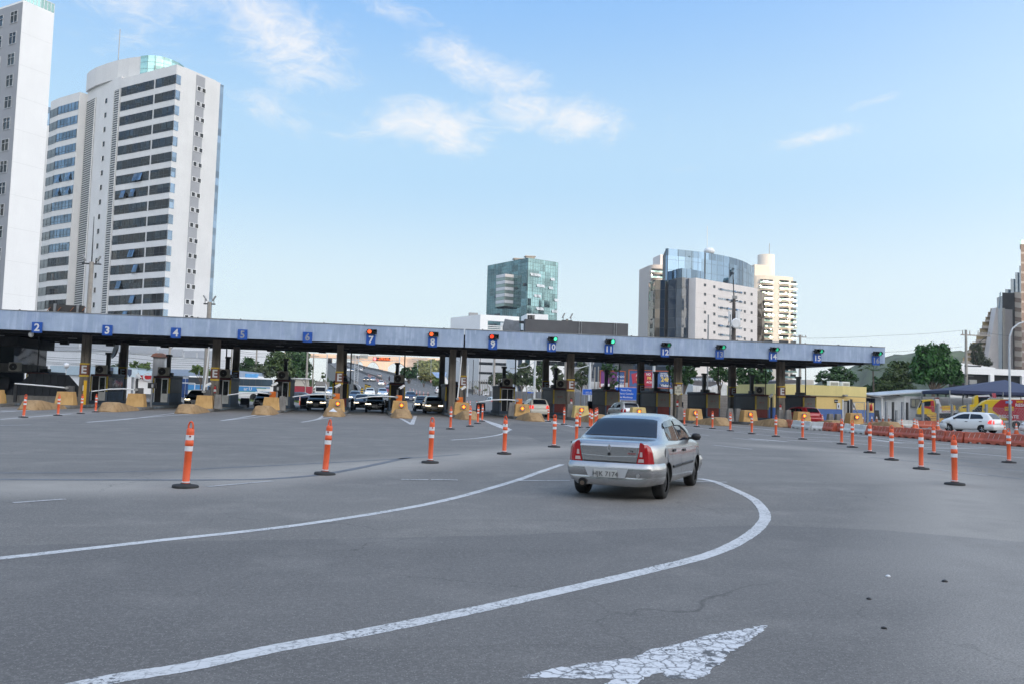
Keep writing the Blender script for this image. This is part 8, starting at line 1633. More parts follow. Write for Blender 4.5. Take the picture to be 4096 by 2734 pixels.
# grass patches
def grass(name,x0,x1,y0,y1,n,m,lab,z=0):
 rg=np.random.default_rng(n); mb=MB()
 for _ in range(n):
  x=rg.uniform(x0,x1); y=rg.uniform(y0,y1); h=rg.uniform(.12,.4); a=rg.uniform(0,6.3); d=.05; mb.add([(x-d*math.cos(a),y-d*math.sin(a),z),(x+d*math.cos(a),y+d*math.sin(a),z),(x+rg.uniform(-.1,.1),y+rg.uniform(-.1,.1),z+h)],[(0,1,2)])
 o=mb.build(name,m); stuff(o,lab,'grass')
p=onZ('p1',1110,590); grass('grass',p.x-7,p.x+9,112,140,2600,LF_LIT,'strip of grass beyond the lane 6 exit')
p=onY('p3',480,690,92); grass('grass',p.x-2.2,p.x+2.2,90,94,1500,LF_LIT,'patch of tall grass under the blue bridge name sign')
# ================================================================== POLES, WIRES, SIGNS
CPOLE=mat('concrete_pole',(.36,.33,.29),.85,var=.15,vs=2,streak=.4); WPOLE=mat('pale_pole',(.55,.57,.58),.5,var=.06)
def pole(k,x,ytop,Y,lab,r=.16,m=CPOLE,arm=None,cross=False,name='utility_pole',base0=0,cat='pole',extra=None):
 p=onY(k,x,ytop,Y); t=thing(name,lab,cat,(p.x,Y,base0)); h=p.z-base0
 MB().cyl((0,0,0),(0,0,h),r*1.15,r*.75,n=10).build('pole',m,t)
 if arm: dx,dz=arm; MB().tube([(0,0,h-.6),(dx*.45,0,h-.6+dz*.75),(dx,0,h-.6+dz)],.06,8).build('arm',m,t); MB().box(min(dx,dx*1.25),max(dx,dx*1.25),-.12,.12,h-.68+dz,h-.54+dz).build('lamp_head',GREYPL,t,bevel=.02)
 if cross:
  for zz in ((h-.3,) if cross is True else cross):
   MB().box(-1.0,1.0,-.06,.06,zz-.06,zz+.06).build('crossarm',CPOLE,t)
   for s in (-.85,-.3,.3,.85): MB().cyl((s,0,zz+.061),(s,0,zz+.3),.06,.04,n=6).build('insulator',GREYPL,t)
 return t
pole('f2',1785,235,112,'concrete utility pole with lamp arm right of the booth below sign 4',.16,CPOLE,(3.0,2.0))
pole('f3',605,280,150,'pale concrete pole left of the dark column below sign 5'); pole('f3',640,275,152,'slim pole touching the dark column below sign 5',.12); pole('f3',1072,250,150,'leaning concrete pole with street light behind the bus',.17,CPOLE,(1.6,1.2)); pole('f3',2028,240,150,'concrete utility pole with white painted foot right of the dark trees',.2,CPOLE,None,(9.5,11.5)); pole('f3',2140,385,170,'thin utility pole hung with cables left of the ramp',.16,CPOLE,None,(8.5,))
pole('f3',150,260,125,'pale steel lamp post left of the column below sign 5',.11,WPOLE,name='lamp_post'); pole('f3',85,425,100,'short white post behind the raised arm of lane 4',.06,WPOLE,name='steel_post')
pole('m1',375,-20,150,'grey steel lamp post left of the E column at lane 6',.13,WPOLE,name='lamp_post'); pole('m1',535,-20,200,'slim steel lamp post against the highway ramp',.12,WPOLE,name='lamp_post')
for x,yt,Y,lab in ((1700,180,300,'slim lamp post at the right parapet beside the round tree'),(1895,60,330,'slim lamp post at the parapet behind the white sign'),(2118,60,300,'slim lamp post at the parapet by the no parking sign'),(1305,110,430,'slim lamp post before the far bridge pier'),(1160,110,450,'slim lamp post seen in the far bridge arch')): pole('m1',x,yt,Y,lab,.11,WPOLE,(-1.8,.6) if x>1500 else None,name='lamp_post')
pole('f4',812,585,160,'short white lamp post right of the double columns',.15,WPOLE,(-2.2,1.2),name='lamp_post'); pole('f4',912,500,175,'slim dark lamp post before the white office, left',.09,STEEL,name='lamp_post'); pole('f4',1042,440,170,'slim dark lamp post before the white office, right',.09,STEEL,name='lamp_post'); pole('f4',1308,445,135,'slotted concrete utility pole at the no parking sign',.22,CPOLE,None,(8.0,)); pole('f4',1288,450,150,'white utility pole with crossarms behind the slotted pole',.15,WPOLE,None,(10.0,12.5)); pole('f4',2070,470,130,'white concrete pole with lamp arm beside the emergency sign',.2,WPOLE,(-3.2,-1.2));
pole('d8',295,410,118,'slotted concrete pole left of the E column right of sign 10',.2); pole('d8',755,425,110,'pale concrete pole with bent lamp arm right of the dense tree',.2,WPOLE,(-3.0,-.6)); pole('d8',845,545,112,'left one of two thin posts before the white wall',.09); pole('d8',912,535,112,'right one of two thin posts before the white wall',.09); pole('d8',1955,505,92,'stubby pale concrete pole before the red and blue billboard',.21,WPOLE)
pole('c6',2122,400,110,'concrete utility pole with cable coil behind the booth stencilled 15 C',.2,CPOLE,None,True); pole('e5',680,200,112,'grey pole with coiled cable above the yellow office',.2,CPOLE) if False else None
t=pole('c7',1680,345,118,'tall concrete utility pole with transformer gear and crossarm at right',.24,CPOLE,(2.6,1.5) if False else None,(13.6,) if False else None)
h=onY('c7',1680,345,118).z; MB().box(-.9,4.4,-.08,.08,h-.9,h-.72).build('crossarm',CPOLE,t)
for s in (-.6,.7,2.2,3.0,4.2): MB().cyl((s,0,h-.72),(s,0,h-.1),.09,.06,n=6).build('insulator',CPOLE,t)
MB().cyl((4.0,0,h-.8),(.1,0,h-3.4),.05,n=6).build('brace',STEEL,t); MB().box(-.8,1.2,-.2,.2,h-7.4,h-7.2).box(-.2,2.6,-.15,.15,h-5.8,h-5.6).build('bracket',STEEL,t); MB().tube([(.3,-.2,h-14),(.9,-.3,h-12),(2.0,-.2,h-9.5),(3.0,-.2,h-9.0)],.09).build('lamp_arm',WPOLE,t); MB().box(.2,1.5,-.5,.2,h-8.6,h-7.9).build('transformer',GREYPL,t); MB().box(.4,1.4,-.4,.2,h-18,h-15.5).build('meter_box',CPOLE,t)
# lamp post at the right edge
p=onZ('f6',2088,1005); q=onY('c7',2175,420,p.y); t=thing('lamp_post','tall grey lamp post with curved arm at the right by the fence','lamp post',(p.x,p.y,0)); e=onY('c7',2349,265,p.y); MB().tube([(0,0,0),(0,0,q.z-1.2),(.05,0,q.z),(.35,0,q.z+.75),(1.0,0,q.z+1.25),(e.x-p.x+.8,0,e.z+.35)],[.115,.09,.08,.075,.07,.06],10).build('pole',WPOLE,t); MB().box(-.16,.16,-.16,.16,0,.03).build('foot',GALV,t)
# poles standing behind the canopy
def flood(k,x,ytop,Y,lab,r,heads,m=CPOLE,mast=None):
 p=onY(k,x,ytop,Y); t=thing('floodlight_pole',lab,'floodlight',(p.x,Y,0)); h=p.z; MB().cyl((0,0,0),(0,0,h),r*1.3,r,n=8).build('pole',m,t); MB().box(-heads,heads,-.06,.06,h-.25,h-.13).build('crossbar',STEEL,t)
 for s in (-1,1): MB().box(-.3,.3,-.12,.12,-.06,.06).tr(Matrix.Translation((s*heads*.75,-.1,h+.35))@Matrix.Rotation(-1.0*s if k!='c8' else -1.1,4,'Y')).build('floodlight',GREYPL,t); MB().cyl((s*heads*.75,0,h-.13),(s*heads*.75,-.1,h+.3),.03,n=5).build('bracket',STEEL,t)
 if mast: q=onY(k,mast[0],mast[1],Y); MB().cyl((0,0,h),(q.x-p.x,0,q.z),.07,.03,n=6).build('mast',STEEL,t)
flood('c2',822,780,88,'brown concrete floodlight pole with lightning mast before the curved tower',.22,.9,CPOLE,(843,375)); flood('c2',1878,1140,84,'twin headed floodlight pole at the right edge of the curved tower',.2,.55); flood('c8',1375,1105,90,'small twin floodlight above the grey covered billboard',.15,.6)
p=onY('d1',1243,700,88); t=thing('telecom_mast','dark telecom mast with white antenna panels and a round dish before the beige block','mast',(p.x,88,0)); h=p.z; lx=lambda x,y:(onY('d1',x,y,88).x-p.x,onY('d1',x,y,88).z)
MB().cyl((0,0,0),(0,0,h),.42,.17,n=10).build('pole',mat('mast_brown',(.10,.085,.075),.8,var=.2),t); MB().cyl((0,0,h),(lx(1228,345)[0],0,lx(1228,345)[1]),.07,.03,n=6).build('lightning_rod',STEEL,t)
a=lx(1195,742); b=lx(1283,720); MB().cyl((a[0],0,a[1]),(b[0],0,b[1]),.06,n=6).build('crossbar',STEEL,t)
for x0,x1,y0,y1 in ((1172,1190,843,968),(1266,1298,838,965),(1192,1203,850,960),(1250,1262,850,960)): a=lx(x0,y0); b=lx(x1,y1); MB().box(a[0],b[0],-.35,-.15,b[1],a[1]).build('antenna_panel',WHITEM,t,bevel=.02); MB().cyl(((a[0]+b[0])/2,-.1,a[1]-.3),(0,0,a[1]-.3),.03,n=5).build('bracket',STEEL,t)
a=lx(1233,988); MB().lathe([(.01,0),(.55,.12),(.58,.22),(.5,.3)],n=22).tr(Matrix.Translation((a[0],-.5,a[1]))@Matrix.Rotation(math.pi/2,4,'X')).build('dish',WHITEM,t)
for x in (1175,1285): a=lx(x,985); MB().tube([(a[0],-.2,a[1]+.5),(a[0]-.1,-.2,a[1]-.3),(0,-.1,a[1]-.7)],.03).build('cable',STEEL,t)
a=lx(1240,692); MB().box(-.2,.3,-.2,0,a[1]-.1,a[1]+.25).build('floodlight',GREYPL,t)
for x,y0,lab in ((951,882,'slim grey pole standing behind the canopy before the beige block'),(1203,880,'slim grey pole beside the telecom mast')): p=onY('d1',x,y0,86); tag(MB().cyl((0,0,0),(0,0,p.z),.09,n=8).build('steel_pole',GALV),lab,'pole').location=(p.x,86,0)
# wires
def wire(name,pts,lab,r=.03,grp=None):
 P=[]
 for a,b in zip(pts[:-1],pts[1:]):
  for k in range(10): t=k/10; q=a.lerp(b,t); q.z-=.25*math.sin(math.pi*t)*(a-b).length*.03; P.append(q)
 P.append(pts[-1]); o=MB().tube(P,r,4).build(name,BLACK,loc=tuple(pts[0])); o.location=tuple(pts[0]); tag(o,lab,'cable',grp)
wire('power_line',[onY('c7',1680,345,118),onY('c7',700,410,112),onY('c6',2200,438,110)],'upper power line from the right utility pole to the pole behind the canopy',.025); wire('power_line',[onY('c7',1640,532,118),onY('c7',1100,574,115),onY('c7',500,600,112)],'lower power line from the right utility pole passing the mango tree',.025)
wire('power_line',[onY('c7',1800,350,118),onY('c7',2349,430,100)],'power line from the right utility pole towards the right edge',.02)
for i,(y0,y1,lab) in enumerate(((445,520,''),(490,560,''),(540,615,''),(560,640,''),(590,650,''),(330,380,''),(250,300,''))):
 wire('overhead_cable',[onY('f1',540,y0,125),onY('f1',1690,y1,120),onY('f2',1800,y1+ (60 if i<5 else 160),112)],'thin overhead cable sagging across the white commercial block',.025,'overhead cables behind lanes 2 to 4')
for i,(y0,y1) in enumerate(((490,540),(555,600),(600,640),(640,690),(520,560))): wire('overhead_cable',[onY('f2',1800,y0,112),onY('f3',240,y1-40,118),onY('f3',605,y1-60,150)],'thin overhead cable between the pole of lane 4 and the pole of lane 5',.02,'overhead cables behind lanes 4 and 5')
for i,(y0,y1) in enumerate(((330,370),(370,395),(420,430),(500,440),(660,640),(710,700))): wire('overhead_cable',[onY('f3',640,y0,150),onY('f3',1072,y1+10,150),onY('f3',2028,y1+20,150)],'thin overhead cable strung over the bus towards the painted pole',.02,'overhead cables over the bus')
# gantry with message sign over the highway
Yg=265; gz=on_road('m1',870,480); t=thing('sign_gantry','white lattice gantry with lit message sign reading LIMITE DE VELOCIDADE','gantry',(gz.x,gz.y,gz.z)); Yg=gz.y; g=lambda x,y:onY('m1',x,y,Yg)-t.location
a=g(620,0); b=g(1590,15); c=g(620,70); d=g(1590,100); px=g(872,0).x; qx=g(1590,0).x; pr_z=d.z
MB().cyl((px-.5,0,0),(px-.5,0,a.z),.11,n=6).cyl((px+.5,0,0),(px+.5,0,a.z),.11,n=6).build('leg',WPOLE,t); mb=MB()
for k in range(12): z=a.z*k/12; mb.cyl((px-.5,0,z),(px+.5,0,z+a.z/12),.05,n=4)
mb.build('lattice',WPOLE,t); MB().cyl((qx,0,ramp_z(Yg)*0-gz.z+lerp([(0,0)],0)),(qx,0,b.z),.16,n=6).build('leg',WPOLE,t)
mb=MB(); mb.cyl((a.x,0,a.z),(qx,0,b.z),.09,n=5); mb.cyl((c.x,0,c.z),(qx,0,d.z),.09,n=5)
for k in range(22):
 u=k/22; x=a.x+(qx-a.x)*u; x2=a.x+(qx-a.x)*(k+1)/22; zt=a.z+(b.z-a.z)*u; zb=c.z+(d.z-c.z)*u; mb.cyl((x,0,zt if k%2 else zb),(x2,0,zb if k%2 else zt),.05,n=4)
mb.build('truss',WPOLE,t)
p=g(1142,28); q=g(1428,92); sg=MB().box(p.x,q.x,-.5,-.1,q.z,p.z).build('message_panel',BLACK,t)
LED=mat('led_orange',(.5,.1,.02),.4,emit=(1,.16,.03),es=1.3); mb=MB(); mb.text('LIMITE DE',.62,up_at((p.x+q.x)/2+.7,-.52,q.z+(p.z-q.z)*.70),0,.02).text('VELOCIDADE',.62,up_at((p.x+q.x)/2+.7,-.52,q.z+(p.z-q.z)*.30),0,.02); mb.build('led_text',LED,sg)
e=g(1172,58); mb=MB(); mb.cyl((e.x,-.51,e.z),(e.x,-.53,e.z),.52,n=20); mb.build('red_roundel',mat('led_red',(.5,.02,.03),.4,emit=(1,.05,.08),es=.9),sg); MB().cyl((e.x,-.531,e.z),(e.x,-.54,e.z),.35,n=20).build('roundel_face',mat('roundel_white',(.8,.7,.7),.4,emit=(1,.75,.75),es=.6),sg); MB().text('80',.42,up_at(e.x,-.55,e.z),0,.03).build('numeral',EXR,sg)
for x0,x1 in ((775,835),(925,1058)): p=g(x0,-20); q=g(x1,50); MB().box(p.x,q.x,.2,.4,q.z,p.z).build('sign_back',mat('sign_back_cream',(.50,.49,.42),.6),t)
p=g(862,0); q=g(920,50); MB().box(p.x,q.x,.2,.5,q.z,p.z).build('dark_sign',STEEL,t)
# road signs
def sign_board(k,x0,y0,x1,y1,Y,lab,m,lines,mt,posts=(.2,.8),name='road_sign',z0=0,border=True):
 p=onY(k,x0,y0,Y); q=onY(k,x1,y1,Y); w_=q.x-p.x; h_=p.z-q.z; t=thing(name,lab,'sign',(p.x+w_/2,Y,z0)); zc=(p.z+q.z)/2-z0
 MB().box(-w_/2,w_/2,-.04,.04,zc-h_/2,zc+h_/2).build('panel',m,t)
 if border:
  for b_ in ((-w_/2+.02,w_/2-.02,zc+h_/2-.05,zc+h_/2-.02),(-w_/2+.02,w_/2-.02,zc-h_/2+.02,zc-h_/2+.05),(-w_/2+.02,-w_/2+.05,zc-h_/2+.051,zc+h_/2-.051),(w_/2-.05,w_/2-.02,zc-h_/2+.051,zc+h_/2-.051)): MB().box(b_[0],b_[1],-.048,-.042,b_[2],b_[3]).build('border',mt,t)
 for (s,u,v,sz) in lines: MB().text(s,sz,up_at(-w_/2+u*w_,-.05,zc+h_/2-v*h_),0,.018).build('lettering',mt,t)
 for f in posts: MB().cyl((-w_/2+f*w_,.08,0),(-w_/2+f*w_,.08,zc+h_/2-.1),.05,n=8).build('post',GALV,t)
 return t
sign_board('p3',255,463,541,638,88,'blue road sign reading Ponte Dep. Darcy Castello de Mendonça',BLUESGN2,[('Ponte Dep.',.5,.23,.27),('Darcy Castello',.5,.50,.27),('de Mendonça',.5,.77,.27)],WHT,(.45,.78))
sign_board('p2',1110,394,1234,460,98,'blue road sign reading LIGUE 188 with small white lines',BLUESGN2,[('LIGUE 188',.5,.52,.16),('CENTRO DE VALORIZACAO',.5,.69,.075),('SIGILO GRATUITO',.5,.83,.075)],WHT,(.2,.7));
sign_board('p2',540,371,609,424,100,'white emergency telephone sign left of the pale pole',mat('sign_cream',(.66,.68,.66),.5),[('EMERGÊNCIAS',.5,.24,.12),('LIGUE',.5,.52,.12),('0800 9770060',.5,.8,.11)],mat('sign_ink',(.08,.09,.1),.6),(.12,.92),border=False); sign_board('p2',542,426,608,440,99.95,'blue strip plate under the white emergency sign',BLUESGN2,[('.br/165',.75,.5,.13)],WHT,(),border=False)
sign_board('m1',1880,340,1937,387,240,'blank looking white sign on two posts beyond the parapet',mat('sign_cream'),[],WHT,(.3,.7),border=False,z0=0); sign_board('m1',1948,408,2030,460,236,'green direction sign beyond the parapet',mat('sign_green',(.02,.22,.13),.5),[('VITORIA',.55,.35,.3),('CENTRO',.55,.7,.3)],WHT,(.5,))
def no_park(k,x,y,Y,rp,lab):
 p=onY(k,x,y,Y); r=rp*CR[k][2]*Y/FOC; t=thing('no_parking_sign',lab,'sign',(p.x,Y-.3,p.z)); MB().cyl((0,0,0),(0,-.03,0),r,n=24).build('disc',mat('sign_redring',(.45,.02,.03),.4),t); MB().cyl((0,-.031,0),(0,-.035,0),r*.78,n=24).build('face',WHT,t); MB().text('E',r*1.5,up_at(0,-.04,0),0,.02).build('letter',BLACK,t); MB().box(-r*.8,r*.8,-.05,-.042,-r*.09,r*.09).tr(Matrix.Rotation(-.78,4,'Y')).build('slash',mat('sign_redring'),t); MB().cyl((0,.06,-p.z),(0,.06,r),.05,n=6).build('post',GALV,t)
no_park('p2',204,419,134,16,'round no parking sign on the slotted pole at lane 9'); no_park('m1',2122,425,232,24,'round no parking sign at the parapet by the lamp posts'); no_park('p2',52,407,170,8,'tiny round no parking sign by the clipped hedge')
p=onY('m1',1550,280,285); t=thing('warning_sign','yellow diamond warning sign at the far parapet','sign',(p.x,285,p.z)); MB().side([(-1,0),(0,-1),(1,0),(0,1)],-.05,.05).build('plate',YELP,t); MB().cyl((0,.1,-3),(0,.1,0),.06,n=6).build('post',GALV,t)
# billboards
def billboard(k,x0,y0,x1,y1,Y,lab,fields,frame=.12):
 p=onY(k,x0,y0,Y); q=onY(k,x1,y1,Y); w_=q.x-p.x; h_=p.z-q.z; t=thing('billboard',lab,'billboard',(p.x,Y,0)); fm=mat('billboard_frame',(.42,.10,.035),.6,var=.15); f=frame
 for b_ in ((0,w_,p.z-f,p.z),(0,w_,q.z,q.z+f),(0,f,q.z+f,p.z-f),(w_-f,w_,q.z+f,p.z-f)): MB().box(b_[0],b_[1],-.15,.1,b_[2],b_[3]).build('frame',fm,t)
 for z0,z1 in ((1.2,q.z),):
  for u in (.1,.5,.9): MB().box(w_*u-.12,w_*u+.12,0,.2,0,q.z).build('leg',STEEL,t)
 for i,(u0,u1,v0,v1,m) in enumerate(fields[0]): MB().box(u0*w_+ (f if u0==0 else 0),u1*w_-(f if u1==1 else 0),-.04-.004*i,.05,q.z+f+(1-v1)*(h_-2*f),q.z+f+(1-v0)*(h_-2*f)).build('poster',m,t)
 for (s,u,v,sz,m) in fields[1]: MB().text(s,sz*h_,up_at(u*w_,-.075,p.z-v*h_),0,.03).build('lettering',m,t)
 return t,w_,h_,p,q
PB=mat('poster_blue',(.055,.12,.30),.6,var=.15,vs=.6); PR_=mat('poster_red',(.42,.03,.06),.6,var=.08); PP=mat('poster_purple',(.17,.045,.20),.6,var=.15,vs=.6); PY=mat('poster_yellow',(.75,.55,.12),.6); PN=mat('poster_navy',(.02,.05,.12),.6); PW=mat('poster_white',(.72,.72,.74),.6)
t,w_,h_,p,q=billboard('p3',428,242,1000,488,112,'red and blue billboard with big yellow 24 and VilaBella lettering',([(0,.58,0,1,PB),(.575,1,0,1,PB)],[('A',.185,.32,.17,PW),('NO',.44,.24,.17,PW),('C',.20,.56,.22,PY),('PR',.46,.46,.22,PY),('ACO',.46,.68,.15,PW),('ENTREGA',.80,.17,.11,PW),('EM ATÉ',.79,.285,.14,PW),('24h',.82,.50,.36,PY)]))
MB().side([(.10*w_,q.z+.18*h_),(.06*w_,p.z-.24*h_),(.18*w_,p.z-.17*h_),(.545*w_,p.z-.1*h_),(.53*w_,q.z+.1*h_),(.35*w_,q.z+.08*h_),(.14*w_,q.z+.28*h_)][::-1],-.065,-.05).build('speech_shape',PR_,t); MB().box(.675*w_,.985*w_,-.062,-.05,q.z+.09*h_,q.z+.25*h_).build('name_plate',PN,t); MB().text('VilaBella',.17*h_,up_at(.825*w_,-.075,q.z+.165*h_),0,.03).build('lettering',PW,t)
billboard('p3',62,250,382,482,112,'purple billboard with white lettering behind a street tree',([(0,.7,0,.8,PP),(0,1,.8,1,PW),(.69,1,0,.82,PB)],[('Cr',.27,.36,.22,PW),('CADO',.83,.34,.15,PW),('FI HR',.86,.56,.13,PW),('COLHER DA',.84,.71,.07,PW),('ABERTOS',.84,.8,.09,PW),('AGO',.18,.88,.08,PP)]))
# background buildings under the canopy, right half
GRB=mat('dark_glass_block',(.05,.055,.06),.3,var=.2)
p=onY('p3',-10,130,200); q=onY('p3',560,160,200); t=thing('office_podium','dark glazed podium of the beige office behind the billboards','building',(p.x,200,0)); MB().box(0,q.x-p.x+8,0,20,0,p.z+1).build('glass',DCG,t)
p=onY('p3',250,150,150); q=onY('p3',562,166,150); t=thing('rooftop_sign','long white rooftop sign with phone number above the billboards','sign',((p.x+q.x)/2,150,0)); w_=(q.x-p.x)/2; MB().box(-w_,w_,0,.3,q.z,p.z+.8).build('panel',WHT,t); MB().text('3203-1189',.9,up_at(-w_*.4,-.02,p.z-.1),0,.02).build('lettering',BLACK,t); MB().box(-w_+1,w_-1,.3,3,0,q.z-.01).build('support',GRB,t)
WSH=mat('stained_white_wall',(.66,.66,.64),.85,var=.12,vs=.6,streak=.5)
p=onY('p4',-20,360,118); q=onY('p4',330,440,118); t=thing('warehouse','white stained warehouse with dark corrugated roof and ventilators behind lane 13','warehouse',(p.x,118,0)); w_=q.x-p.x; g=lambda x,y:(onY('p4',x,y,118).x-p.x,onY('p4',x,y,118).z)
a=g(262,335); MB().side([(0,0),(w_,0),g(330,350),g(285,322),g(165,358),(0,g(0,350)[1])][::1][::-1],0,10).build('wall',WSH,t); MB().side([g(-20,345),g(150,358),g(262,322),g(240,312),g(-20,300)],-.05,-.01).build('roof',mat('dark_roof_sheet',(.11,.105,.11),.7,var=.2,vs=1),t)
for x in (20,60,90,120,200,235): b=g(x,305); MB().lathe([(.25,0),(.42,.25),(.3,.55),(.02,.6)],(b[0],2,b[1]-.1),n=10).build('roof_ventilator',GALV,t)
MB().box(g(130,0)[0],g(165,0)[0],-.2,0,g(150,395)[1],g(150,365)[1]).build('tank_box',WHITEM,t)
p=onY('p4',0,255,140); q=onY('p4',175,285,140); t=thing('metal_roof','stack of grey metal roofs behind the warehouse of lane 13','roof',(p.x,140,0)); MB().box(0,q.x-p.x,0,12,0,onY('p4',80,285,140).z).build('shed_wall',WSH,t); MB().side([(0,p.z-.4),(0,p.z),(q.x-p.x,p.z+.2),(q.x-p.x,q.z+.2)][::-1],-.5,12).build('roof_sheet',mat('dark_roof_sheet'),t)
p=onY('p3',1100,560,90); q=onY('p4',340,450,90); t=thing('block_wall','grey concrete block wall behind lanes 12 and 13','wall',(p.x-4,90,0)); zw=onY('p3',1180,558,90).z; o=MB().box(-3,q.x-p.x+4,0,.3,0,zw).build('wall',mat('block_grey',(.32,.29,.26),.9,var=.15,vs=2,streak=.3),t)
mb=MB();
for k in range(int(zw/.3)+1): mb.box(-3,q.x-p.x+4,-.012,0,k*.3,k*.3+.02)
mb.build('course_lines',mat('mortar',(.20,.18,.16),.9),t)
p=onY('p2',1200,320,115); q=onY('p2',1245,540,115); t=thing('white_wall','tall white wall with graffiti scrawl right of the blue help line sign','wall',(p.x,115,0)); MB().box(0,q.x-p.x+7,0,.3,0,p.z).build('wall',WSH,t); MB().tube([(1.0,-.02,1.5),(1.3,-.02,2.2),(1.7,-.02,1.6),(1.4,-.02,1.2),(1.9,-.02,1.0)],.05,4).build('scrawl',BLUESGN,t)
p=onY('p4',880,290,130); q=onY('p4',1175,345,130); t=thing('roof_shed','low white roof and sunlit cream wall behind the yellow office','shed',(p.x,130,0)); w_=q.x-p.x; MB().box(0,w_,0,8,0,onY('p4',1000,330,130).z).build('wall',WSH,t); MB().side([(0,onY('p4',880,325,130).z),(0,onY('p4',880,300,130).z),(w_*.35,onY('p4',980,288,130).z),(w_*.5,onY('p4',1000,325,130).z)][::-1],-.1,8).build('roof',mat('dark_roof_sheet'),t); MB().box(w_*.75,w_,-.2,3,0,onY('p4',1130,290,130).z).build('cream_wall',CREAM,t)
# railing and fence right of lane 9
y0r=118; a=onY('f4',700,1160,190); b=onY('f4',1330,1250,112); t=thing('guard_railing','dark low concrete railing right of lane 8 curving towards lane 10','railing',(a.x,190,0)); F=Face(Vector((a.x,190,0)),Vector((b.x+30,104,0))); mb=MB(); F.slab(mb,0,F.len,.75,.95,0,.25); mb.build('top_rail',CONCD,t,w=True); mb=MB(); F.slab(mb,0,F.len,0,.35,0,.3); mb.build('kerb_wall',CONCD,t,w=True); mb=MB(); F.slab(mb,0,F.len,.48,.6,.05,.2); mb.build('mid_rail',CONCD,t,w=True)
for k in range(40): mb=MB(); F.slab(mb,F.len*k/40,F.len*k/40+.3,.35,.95,.02,.26); mb.build('baluster',CONCD,t,w=True)
a=onY('f4',740,1060,215); b=onY('f4',1230,1050,165); c=onY('f4',2260,1065,120); t=thing('lot_fence','tall fence of curved concrete posts and panels right of lane 9','fence',(b.x,165,0)); FP_=MAT=mat('fence_panel',(.30,.285,.275),.85,var=.1,vs=.5,streak=.3)
F=Face(Vector((b.x,165,0)),Vector((c.x+8,118,0))); mb=MB(); F.slab(mb,0,F.len,0,2.6,0,.1); mb.build('panels',FP_,t,w=True)
for k in range(22): q=F.pt(F.len*k/22,.2); MB().tube([(q.x,q.y,0),(q.x,q.y,3.0),(q.x-.15,q.y-.2,3.4),(q.x-.5,q.y-.5,3.7)],.09,5).build('post',CPOLE,t,w=True)
F2=Face(Vector((a.x,215,0)),Vector((b.x,165,0)))
for k in range(14): q=F2.pt(F2.len*k/14,.2); MB().tube([(q.x,q.y,0),(q.x,q.y,4.4),(q.x-.3,q.y-.2,5.0)],.08,5).build('post',CPOLE,t,w=True)
# fence before the shops, left
t=thing('lot_fence','row of curved concrete fence posts beyond lane 6 beside the ramp','fence',(onY('m1',20,560,140).x,140,0))
for x in (10,400,385): p=onY('m1',x,470,140); MB().tube([(p.x,140,0),(p.x,140,p.z-.5),(p.x-.2,140,p.z),(p.x-.6,140,p.z+.5)],.09,5).build('post',CPOLE,t,w=True)
p=onY('m1',20,600,160); t=thing('container','small red container beyond lane 6 beside the painted pole','container',(onY('p1',1028,520,140).x,140,0)); MB().box(-1.6,1.4,0,2.4,.1,2.3).build('box',mat('container_red',(.34,.03,.05),.6,var=.1),t);
for k in range(7): MB().box(-1.5+.42*k,-1.42+.42*k,-.04,0,.2,2.2).build('rib',mat('container_red'),t)
p=onY('p1',975,470,150); t=thing('gate_house','small cream gate house behind the parked dark blue sedan','hut',(p.x,150,0)); MB().box(-1.6,1.6,0,3,0,3.6).build('wall',CREAM,t); MB().box(-1.9,1.9,-.3,3.2,3.61,3.8).build('roof',WHITEM,t); MB().box(-1,1,-.03,0,1.2,2.4).build('window',DGL,t)
# blue roofed house beyond the highway
p=onY('m1',2160,270,245); q=onY('m1',2400,270,245); t=thing('gabled_house','house with pale blue pitched roof beyond the parapet','house',(p.x,245,0)); g=lambda x,y:(onY('m1',x,y,245).x-p.x,onY('m1',x,y,245).z); MB().side([g(2280,440),g(2350,345),g(2420,440)]+[(g(2420,440)[0],0),(g(2280,440)[0],0)],.5,10).build('wall',WALLW,t); mb=MB(); A,B,C_,D_=g(2160,268),g(2420,268),g(2360,345),g(2240,410); mb.add([(A[0],8,A[1]),(B[0],8,B[1]),(C_[0],.0,C_[1]),(D_[0],-.2,D_[1])],[(0,3,2,1)]); mb.build('roof',mat('roof_pale_blue',(.36,.44,.60),.4,.2,var=.08),t)
# globe lamps, dish, chimney left
for k,x,y,Y,lab in (('f1',570,672,88,'white globe lamp left of the bent conduit at lane 2'),('f1',1343,660,88,'white globe lamp on a thin post behind the black steel panel')): p=onY(k,x,y,Y); t=thing('globe_lamp',lab,'lamp',(p.x,Y,0)); MB().ball((0,0,p.z),.28,14).build('globe',mat('globe_white',(.72,.73,.74),.4),t); MB().cyl((0,0,0),(0,0,p.z-.27),.04,n=8).build('post',WPOLE,t)
p=onY('f2',805,340,80); t=thing('satellite_dish','dark oval dish seen edge-on between the columns below sign 3','dish',(p.x,80,p.z)); MB().lathe([(.01,0),(.55,.10),(.8,.28),(.78,.30),(.5,.14),(.01,.05)],n=22).tr(Matrix.Rotation(.25,4,'Y')@Matrix.Rotation(-1.1,4,'Z')@Matrix.Rotation(math.pi/2,4,'X')).build('bowl',BLACK,t); MB().cyl((.1,0,-.2),(.6,.8,.4),.04,n=6).build('arm',STEEL,t); MB().cyl((.1,.2,-p.z),(.1,.2,-.1),.05,n=6).build('post',STEEL,t)
